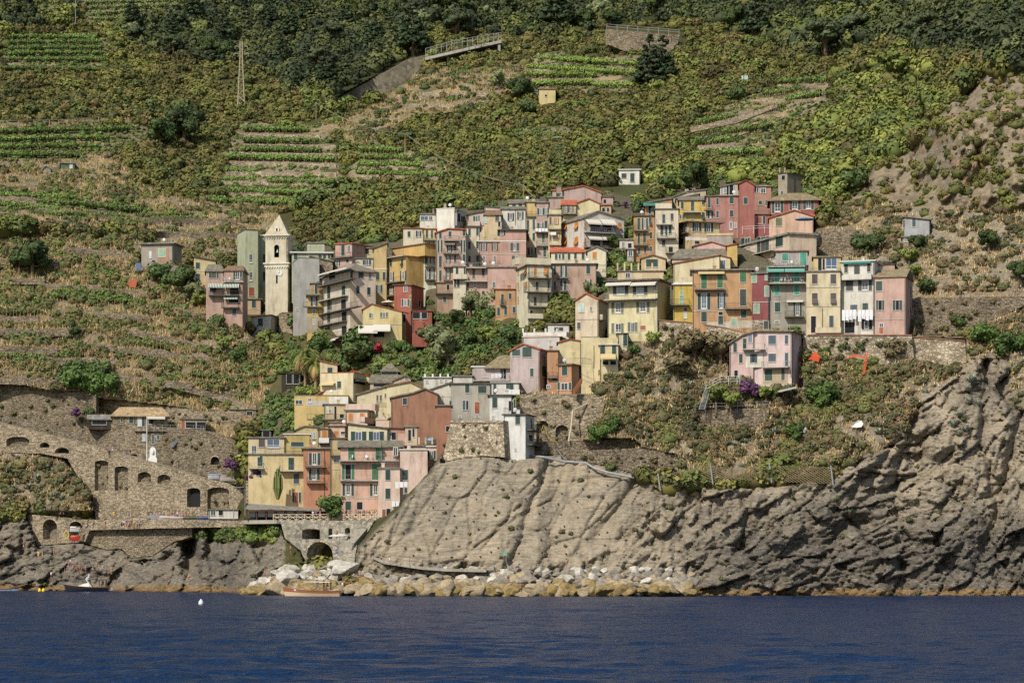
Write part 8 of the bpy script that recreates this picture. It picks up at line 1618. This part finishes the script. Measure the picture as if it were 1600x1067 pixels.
# ---------------------------------------------------------------- single trees, shrubs and agaves
def crown_tree(name, R_, Hh, col, sq=.9, K=900, leaf=.3, trunk=.3, nlump=7, ck=(.62, .3), seed=1, loc=None):
    rr_ = np.random.default_rng(seed); root = thing(name, (0, 0, 0), 'x', 'tree'); mb = MB(); hz = Hh-R_*sq
    mb.tube([(0, 0, -1.2), (.05, .03, hz*.5), (0, 0, hz)], [R_*.09, R_*.07, R_*.05], 7); cs = []
    for i in range(nlump):
        a = i*2.4+rr_.uniform(0, 1); rad = R_*ck[0]*rr_.uniform(.5, 1); c = np.array([math.cos(a)*rad, math.sin(a)*rad, hz+rr_.uniform(-.35, .65)*R_*sq]); cs.append(c); mb.tube([(0, 0, hz*.55), tuple(c*np.array([.5, .5, 1])-np.array([0, 0, R_*.2])), tuple(c)], [R_*.05, R_*.03, R_*.015], 5)
    cs.append(np.array([0, 0, hz+R_*.25])); obj('trunk', mb, M_BARK, root); cs = np.array(cs); rs = R_*(ck[1]+.22*rr_.random(len(cs))); rs[-1] = R_*.62; cc = np.tile(np.array(C(*col)[:3])*LK, (len(cs), 1))*(.82+.36*rr_.random((len(cs), 1)))
    q = merge([leaves(cs, rs, K//len(cs), leaf, cc, sq, up=-1), cores(cs, rs, cc, sq, .7)]); np_obj('crown', q[0], q[1], M_LEAF, fcol=q[2], parent=root); return root
def conifer(name, R_, Hh, col, seed):
    rr_ = np.random.default_rng(seed); root = thing(name, (0, 0, 0), 'x', 'conifer'); mb = MB(); mb.tube([(0, 0, -1.5), (0, 0, Hh)], [R_*.12, .05], 6); obj('trunk', mb, M_BARK, root); cs, rs = [], []
    for i in range(10):
        f = i/10; z = Hh*(.18+.8*f); rad = R_*(1-f)*.75
        for k in range(max(2, int(7*(1-f)))): a = k*2*math.pi/max(2, int(7*(1-f)))+i; cs.append((math.cos(a)*rad, math.sin(a)*rad, z+rr_.uniform(-.3, .3))); rs.append(R_*(.34*(1-f)+.10))
    cs = np.array(cs); rs = np.array(rs); cc = np.tile(np.array(C(*col)[:3])*LK, (len(cs), 1))*(.75+.5*rr_.random((len(cs), 1))); q = merge([leaves(cs, rs, 30, .42, cc, .45, up=-1), cores(cs, rs, cc, .4, .7)]); np_obj('crown', q[0], q[1], M_LEAF, fcol=q[2], parent=root); return root
TP = {'oak': crown_tree('oak_tree', 3, 5.2, (66, 80, 40), seed=2, K=1300), 'green': crown_tree('green_tree', 2.2, 2.8, (78, 94, 50), seed=3, K=900, leaf=.26), 'lime': crown_tree('bright_shrub', 1.6, 2.4, (112, 122, 58), seed=4, K=700, leaf=.22), 'olive': crown_tree('olive_tree', 2.4, 4, (112, 118, 78), seed=5, K=800, leaf=.24),
      'shrub': crown_tree('dark_shrub', 2.6, 2.3, (74, 94, 42), seed=6, K=1300, leaf=.26), 'brown': crown_tree('dry_shrub', 1.8, 2.4, (112, 100, 70), seed=7, K=700, leaf=.22), 'boug': crown_tree('bougainvillea', 1.5, 2.2, (98, 62, 92), seed=8, K=700, leaf=.2), 'red': crown_tree('red_flowering_shrub', 1.0, 1.6, (176, 44, 66), seed=9, K=420, leaf=.18), 'pale': crown_tree('oleander', 1.4, 2.2, (198, 196, 176), seed=10, K=420, leaf=.2),
      'con': conifer('conifer', 3.0, 10, (56, 70, 42), 11), 'pine': crown_tree('pine_tree', 3.4, 4.6, (70, 80, 50), sq=.55, seed=12, K=1100, nlump=9)}
RH = {'oak': (3, 5.2), 'green': (2.2, 2.8), 'lime': (1.6, 2.4), 'olive': (2.4, 4), 'shrub': (2.6, 2.3), 'brown': (1.8, 2.4), 'boug': (1.5, 2.2), 'red': (1, 1.6), 'pale': (1.4, 2.2), 'con': (3, 10), 'pine': (3.4, 4.6)}
CATN = {'oak': 'tree', 'green': 'tree', 'lime': 'shrub', 'olive': 'tree', 'shrub': 'shrub', 'brown': 'shrub', 'boug': 'flowering shrub', 'red': 'flowering shrub', 'pale': 'flowering shrub', 'con': 'conifer', 'pine': 'pine tree'}
usedk = set()
def tree(kind, px, py, wpx, label, group=None, Y=None, off=-1.0):
    """px, py: foot; wpx: crown width in picture units"""
    Yt = Y if Y is not None else T(px, py)+off; s = 1.2*wpx*Yt/F/2/RH[kind][0]
    if kind not in usedk: usedk.add(kind); o = TP[kind]; o.location = P(px, py, Yt); o.scale = (s, s, s); o.rotation_euler = (0, 0, random.uniform(0, 6))
    else: o = dup(TP[kind], P(px, py, Yt), random.uniform(0, 6), s)
    o['label'] = label; o['category'] = CATN[kind]
    if group: o['group'] = group
    elif 'group' in o: del o['group']
for q in [('shrub', 516, 797, 50, 'dense round green tree in front of the red-orange harbour house', 470), ('shrub', 1284, 625, 62, 'big dark shrub right of the pink cliffside house'), ('olive', 735, 492, 40, 'grey-green tree below the lower pink house with railings'), ('olive', 765, 488, 36, 'grey-green tree left of the small orange house'),
          ('green', 791, 452, 30, 'green tree between the rosy pink house and the rounded cream house'), ('green', 706, 488, 22, 'green fig tree beside the white parasol'), ('oak', 960, 392, 26, 'green tree below the gabled white house'), ('olive', 928, 470, 30, 'dark bush behind the roof of the cream gabled cottage'),
          ('lime', 885, 462, 18, 'bright climbing vine bush on the salmon brown house'), ('green', 893, 482, 22, 'leafy creeper at the foot of the salmon brown house'), ('boug', 1040, 530, 30, 'purple bougainvillea on the wall right of the large cream villa'), ('lime', 1022, 540, 24, 'green shrub beneath the purple bougainvillea'), ('boug', 1022, 522, 18, 'small purple flower bush touching the villa corner'),
          ('lime', 1118, 634, 36, 'bright green shrub left in the railed cliff garden'), ('lime', 1142, 636, 26, 'small bright shrub in the middle of the railed cliff garden'), ('boug', 1172, 622, 34, 'large dull purple bougainvillea in front of the pink cliffside house'), ('lime', 1197, 625, 24, 'yellow-green shrub right of the dull bougainvillea'), ('green', 1213, 622, 18, 'small green tree at the corner of the cliff garden'),
          ('shrub', 1240, 680, 40, 'green shrub slope below the white roof sheet'), ('green', 1350, 395, 44, 'bright green tree above the peeling white house'), ('oak', 1366, 395, 32, 'darker tree right beside the bright one above the white house'), ('lime', 1420, 412, 26, 'yellow-green tree below the blue-grey cabin'), ('lime', 1428, 434, 22, 'lower yellow-green tree below the blue-grey cabin'), ('oak', 1433, 392, 26, 'tall dark tree right below the blue-grey cabin'),
          ('green', 1446, 458, 32, 'bushy green tree right of the plain pink end house'), ('oak', 1500, 520, 30, 'dark rounded tree right of the collapsed arch'), ('shrub', 1540, 530, 50, 'wide green shrub right of the bleached wall'), ('shrub', 1575, 545, 56, 'wide green shrub at the right edge below the fence posts'), ('oak', 1592, 440, 34, 'dark tree at the right edge above the fence'), ('oak', 1545, 392, 36, 'dark tree standing above the agaves on the right'),
          ('brown', 1400, 560, 40, 'tall dry reed clump hanging over the bleached wall', None), ('brown', 1085, 560, 60, 'brown dry thicket on the slope under the yellow narrow house'), ('brown', 1125, 565, 60, 'brown dry thicket under the ochre orange house'), ('brown', 1060, 590, 50, 'brown thicket below the railed bougainvillea garden'), ('shrub', 1290, 552, 22, 'small green bush hanging below the cream house terrace'), ('green', 1318, 552, 24, 'green creeper on the wall under the white house'), ('green', 1345, 546, 20, 'green bush on the wall under the white sheets'),
          ('shrub', 958, 668, 36, 'dark green bush right of the pale drain pipe'), ('shrub', 935, 682, 40, 'low green shrubs on the ledge left of the dark bush'), ('green', 981, 593, 18, 'small shrub beside the bend of the drain pipe'), ('green', 990, 555, 24, 'vine pergola under the dark net of the villa garden'),
          ('shrub', 130, 604, 64, 'tallest green mound of the dense thicket on the left hillside'), ('shrub', 168, 606, 50, 'right mound of the dense green thicket on the left hillside'), ('green', 102, 596, 40, 'left mound of the dense green thicket on the left hillside'), ('shrub', 128, 586, 50, 'upper rear mound of the dense left thicket'), ('green', 156, 590, 40, 'upper right mound of the dense left thicket'), ('shrub', 146, 612, 44, 'lowest front mound of the dense left thicket'), ('oak', 50, 432, 60, 'tall dark tree in the upper left of the terraces'), ('oak', 30, 425, 40, 'dark tree left of the tall one on the upper terraces'), ('lime', 350, 548, 26, 'bright green bush at the right end of the left terraces'), ('green', 116, 525, 22, 'lone green shrub in the dry grass of the left terraces'), ('oak', 285, 462, 50, 'dark tree behind the vine hedge near the pink row house'),
          ('green', 250, 438, 40, 'green bushes on the ridge left of the yellow house'), ('lime', 310, 480, 24, 'small bright bush near the pink row house foot'), ('green', 340, 512, 30, 'green bush under the pink row house balconies'), ('olive', 300, 470, 34, 'olive green bush in front of the low yellow wing'), ('shrub', 372, 560, 34, 'green tree below the tiny white cottage'), ('green', 470, 520, 46, 'green trees under the church square wall'), ('shrub', 500, 545, 40, 'dark garden tree left of the cream corner house foot'),
          ('green', 560, 550, 60, 'broad bright garden tree under the yellow gabled house'), ('red', 592, 552, 16, 'red flowering climber right of the garden tree'), ('boug', 612, 530, 20, 'pinkish climber beside the white sail awning'), ('shrub', 622, 545, 30, 'dark ivy tree on the wall below the yellow gable'), ('green', 556, 575, 66, 'rounded citrus tree above the cream garden house'), ('green', 640, 580, 36, 'citrus tree right of the stone hut with pyramid roof'), ('olive', 700, 575, 60, 'grey-green trees above the long white storey'),
          ('green', 730, 545, 40, 'green trees on the slope above the lilac houses'), ('olive', 672, 545, 44, 'pale green tree in the middle of the valley slope'), ('lime', 762, 540, 34, 'yellow-green tree behind the lilac gabled house'), ('green', 795, 535, 36, 'dark green tree left of the white flat house'), ('oak', 712, 512, 30, 'dark tree below the cream sliver house'), ('green', 690, 505, 24, 'green bush right of the brick-red wing'), ('lime', 476, 640, 40, 'bright citrus tree left of the beige open-fronted house'), ('green', 462, 650, 30, 'darker citrus tree behind the bright one'),
          ('boug', 362, 736, 24, 'purple bougainvillea left of the yellow harbour house', 508), ('boug', 396, 752, 24, 'small purple flowers on the gate house roof', 494), ('boug', 119, 652, 18, 'purple flowering shrub left of the stone restaurant', 551), ('green', 140, 652, 24, 'green climber on the roof left of the stone restaurant', 551), ('red', 152, 668, 10, 'red flowers on the terrace of the stone restaurant', 551), ('pale', 326, 672, 22, 'white oleander right of the restaurant veranda', 551), ('shrub', 352, 680, 30, 'green shrub right of the white oleander', 552),
          ('green', 825, 180 , 34, 'round dark green tree left of the yellow cottage'), ('oak', 812, 160, 40, 'rounded dark hedge tree beside the yellow cottage'), ('olive', 780, 140, 30, 'olive tree beside the dry garden'), ('green', 1150, 160, 34, 'dark green tree left of the antenna mast foot'), ('lime', 1395, 125, 50, 'bright yellow-green tree on the upper right slope'), ('green', 1332, 305, 60, 'large green tree above the salmon cottage terrace'), ('lime', 1310, 315, 34, 'yellow-green bush beside the concrete block house'), ('green', 1268, 312, 30, 'green tree between concrete house and yellow-green bush'),
          ('green', 1000, 330, 30, 'green trees left of the tall orange house'), ('boug', 977, 325, 12, 'small purple bush among green trees behind the orange house'), ('oak', 1085, 300, 50, 'dark trees above the yellow mustard house'), ('green', 1040, 300, 36, 'bright green trees below the white cabin'), ('oak', 288, 225, 60, 'large dark oak in the middle of the left slope'), ('oak', 250, 232, 50, 'dark brown-green oak left of the large dark one'), ('brown', 765, 835, 1, 'x')][:-1]:
    k, x, y, w_, lab = q[:5]; tree(k, x, y, w_, lab, Y=q[5] if len(q) > 5 else None)
rt = random.Random(21)
for i, (x, y, w_, k) in enumerate([(511, 135, 34, 'con'), (206, 42, 26, 'con'), (266, 60, 24, 'con'), (300, 30, 26, 'con'), (645, 85, 44, 'con'), (712, 62, 50, 'pine'), (870, 45, 46, 'con'), (1015, 140, 46, 'con'), (1035, 130, 40, 'con'), (455, 60, 28, 'con'), (480, 35, 26, 'con'), (420, 40, 24, 'con'), (540, 50, 28, 'con'), (585, 70, 26, 'con'), (440, 100, 26, 'con'), (350, 60, 24, 'con'), (1290, 90, 70, 'pine'), (1330, 70, 60, 'pine'), (1440, 70, 60, 'pine'), (1540, 80, 50, 'pine'), (1180, 60, 40, 'con')]):
    tree(k, x, y, w_, ['tall dark conifer with drooping branches beside the road wall', 'dark conifer left of the top left wood edge', 'pointed conifer above the pylon slope', 'conifer at the upper edge of the left wood', 'broad layered conifer left of the road bridge', 'flat layered dark pine above the road bridge', 'wide dark conifer left of the road building', 'dark conifer right of the bright upper vineyard', 'second dark conifer behind the vineyard end', 'slim conifer in the upper wood above the pylon', 'highest slim conifer in the upper wood', 'slim conifer just right above the pylon', 'conifer above the tall drooping one', 'conifer left of the broad layered one', 'conifer directly behind the pylon top', 'conifer left of the pylon in the wood', 'large spreading dark pine on the upper right slope', 'second spreading pine on the upper right ridge', 'dark pine above the bright yellow-green tree', 'dark pine above the brown rock face', 'conifer right of the road building'][i])
for i in range(70):
    x = rt.uniform(10, 1590); y = rt.uniform(5, 120)
    j = int(np.argmin(abs(YS-y))); ii = int(np.argmin(abs(XS-x)))
    if ZG[j, ii] != 'F' or BLOCK[j, ii]: continue
    tree(rt.choice(['oak', 'oak', 'pine', 'olive']), x, y, rt.uniform(24, 44), 'rounded tree in the continuous wood on the upper hillside', 'trees of the upper wood')
# palms
def palm(name, Hh, nf=34, L=2.6, seed=0):
    rr_ = random.Random(seed); root = thing(name, (0, 0, 0), 'x', 'palm tree'); mb = MB(); mb.tube([(0, 0, -1), (.1, 0, Hh*.5), (0, 0, Hh)], [.34, .26, .28], 9); obj('trunk', mb, plain('palm_trunk', C(150, 128, 98), .95), root); V, Fc, Cc = [], [], []
    for i in range(nf):
        a = i*2.399; e0 = rr_.uniform(-.5, 1.25); dirh = Vector((math.cos(a), math.sin(a), 0)); p = Vector((0, 0, Hh)); el = e0; n = 9; Lf = L*rr_.uniform(.8, 1.1); pts = [p.copy()]
        for k in range(n): p = p+(dirh*math.cos(el)+Vector((0, 0, math.sin(el))))*Lf/n; el -= .20; pts.append(p.copy())
        side = Vector((-dirh.y, dirh.x, 0)); c = np.array(C(*((112, 118, 60) if e0 > -.1 else (160, 132, 84)))[:3])*LK*rr_.uniform(.75, 1.25)
        for k in range(n):
            for m_ in (0, .5):
                q = pts[k].lerp(pts[k+1], m_); w_ = .55*math.sin(math.pi*min(1, (k+m_+1)/(n+1)))+.1; dn = Vector((0, 0, -.45*w_))
                for sg in (-1, 1): t = q+side*sg*w_+dn+(pts[k+1]-pts[k])*1.2; b = len(V); V += [q, q+(pts[k+1]-pts[k])*.42, t]; Fc.append((b, b+1, b+2)); Cc.append((*c, 1))
    np_obj('crown', np.array([tuple(v) for v in V]), np.array(Fc), M_LEAF, fcol=np.array(Cc), parent=root); return root
p1 = palm('palm_tree', 6.6, seed=1, L=4.6, nf=60); p1.location = P(476.5, 605, T(476, 605)-1.5); p1['label'] = 'tall date palm with a long trunk left of the cream garden house'
p2 = palm('palm_tree', 4.2, seed=2, L=3.9, nf=44); p2.location = P(493, 600, T(493, 600)-2.2); p2['label'] = 'shorter palm just right of the tall date palm'
p3 = palm('palm_tree', 1.8, seed=3, L=3.0); p3.location = P(1359, 322, T(1359, 322)-1.5); p3['label'] = 'low palm on the slope above the garden tables'
# agaves and a column cactus
def agave(seed):
    rr_ = random.Random(seed); mb = MB()
    for i in range(26):
        a = i*2.4; e = rr_.uniform(.25, 1.35); d = Vector((math.cos(a)*math.cos(e), math.sin(a)*math.cos(e), math.sin(e))); s = Vector((-math.sin(a), math.cos(a), 0)); L = rr_.uniform(.8, 1.15); q = d*L+Vector((0, 0, -.12)); m_ = d*L*.5
        mb.face([s*-.05, s*.05, m_+s*.10, q, m_-s*.10]); mb.face([m_-s*.10-Vector((0, 0, .05)), q, m_+s*.10-Vector((0, 0, .05)), s*.05-Vector((0, 0, .05)), s*-.05-Vector((0, 0, .05))])
    return mb
AG = [obj('agave', agave(i), plain('agave_leaf', C(150, 160, 136), .5)) for i in range(3)]; nused = [0]
def agv(x, y, w_, lab, grp):
    Y = T(x, y)-.7; s = w_*Y/F/2; k = nused[0] % 3; o = AG[k] if nused[0] < 3 else AG[k].copy()
    if nused[0] >= 3: COL.objects.link(o)
    nused[0] += 1; o.location = P(x, y+w_*.2, Y); o.scale = (s, s, s); o.rotation_euler = (random.uniform(-.2, .2), random.uniform(-.2, .2), random.uniform(0, 6)); tag(o, lab, 'agave', grp)
for lab, pts in (('grey-green agave in the clump on the left rocks below the ramp wall', [(12, 732, 22), (26, 742, 18), (42, 740, 20), (58, 744, 20), (28, 752, 18), (44, 758, 20), (62, 760, 18), (76, 726, 18), (84, 734, 18), (96, 776, 22), (134, 772, 16), (70, 770, 18), (20, 760, 16), (88, 770, 18)]), ('agave on the slope between the garden wall and the drain pipe', [(1047, 586, 20), (1078, 600, 26), (1033, 608, 20), (1058, 592, 14)]),
                 ('agave growing above the brown rockfall net', [(1160, 726, 20), (1227, 718, 26), (1140, 690, 16), (1165, 688, 16), (1128, 712, 14), (1212, 672, 22), (1225, 660, 20), (1010, 750, 14), (1082, 756, 12)]), ('agave in the big clump on the crest of the right cliff', [(1518, 590, 34), (1512, 605, 26), (1515, 625, 24), (1528, 628, 20), (1500, 645, 26), (1490, 660, 26), (1510, 668, 24), (1498, 675, 22), (1448, 610, 26), (1375, 672, 26), (1385, 655, 16), (1320, 605, 14)]),
                 ('agave on the brown rock face at the right', [(1510, 138, 26), (1484, 168, 22), (1498, 165, 16), (1435, 212, 22), (1465, 262, 22), (1440, 270, 18), (1380, 245, 20), (1548, 330, 20), (1586, 208, 20), (1520, 340, 24), (1568, 375, 26), (1590, 390, 24), (1562, 385, 20), (1400, 340, 22), (1388, 350, 20)]), ('agave on the left terrace below the dark trees', [(20, 440, 18), (32, 442, 16), (66, 436, 16), (50, 440, 14), (186, 416, 16), (192, 422, 14)])):
    for x, y, w_ in pts: agv(x, y, w_, lab, lab.replace('agave', 'agaves', 1))
root = thing('column_cactus', P(434, 782, 496), 'tall yellow-green column cactus in front of the yellow harbour house', 'cactus'); mb = MB()
for i in range(15): a = i*2.4; d = .25+.5*(i/15); b = P(434, 780, 490); h_ = 6.3-2.4*(i/15)+random.uniform(-.4, .4); mb.tube([b+Vector((d*.2*math.cos(a), d*.2*math.sin(a), 0)), b+Vector((d*1.3*math.cos(a), d*1.3*math.sin(a), 2.2)), b+Vector((d*1.2*math.cos(a), d*1.2*math.sin(a), h_))], [.16, .2, .14], 7)
obj('stems', mb, M((112, 120, 70)), root)
for o in list(bpy.data.objects):      # prototypes that were never placed
    if o.get('label') == 'x' and o.parent is None:
        for c in list(o.children): bpy.data.objects.remove(c)
        bpy.data.objects.remove(o)
# ---------------------------------------------------------------- the sea
def sea():
    ys = np.concatenate([np.geomspace(22, 90, 60)[:-1], np.geomspace(90, 560, 420), np.linspace(565, 760, 30)]); k = np.linspace(-1, 1, 560)
    Yg, Kg = np.meshgrid(ys, k, indexing='ij'); Xg = Kg*np.maximum(Yg*.29+25, 60)
    amp = .5+.5*fbm(Xg/60, Yg/90, 0, 2, 80)
    z = (fbm(Xg/3.2+Yg*.05, Yg/1.5, 0, 3, 81)*.19+fbm(Xg/9, Yg/5, 0, 2, 82)*.30)*(.6+.9*amp)
    z = z*np.clip(1.25-Yg/520, .25, 1)
    v = np.stack([Xg, Yg, z-.02], -1).reshape(-1, 3); h, w_ = Yg.shape; idx = np.arange(h*w_).reshape(h, w_)
    f = np.stack([idx[:-1, :-1], idx[:-1, 1:], idx[1:, 1:], idx[1:, :-1]], -1).reshape(-1, 4)
    m, nt, b = newmat('sea_water'); b.inputs['Base Color'].default_value = (.004, .017, .052, 1); b.inputs['Roughness'].default_value = .22; b.inputs['IOR'].default_value = 1.33; b.inputs['Specular IOR Level'].default_value = .15
    n1 = noise(nt, geo_pos(nt, (1, 1.7, 1)), 1.1, 2, .55, .4); n2 = noise(nt, geo_pos(nt, (.22, .5, 1)), .8, 4, .6, .5)
    a = nt.nodes.new('ShaderNodeMath'); a.operation = 'ADD'; nt.links.new(n1, a.inputs[0]); nt.links.new(n2, a.inputs[1]); bump(nt, b, a.outputs[0], 1.0, .5)
    o = np_obj('sea', v, f, m, smooth=True); struct(o)
sea()
finish_terrain()
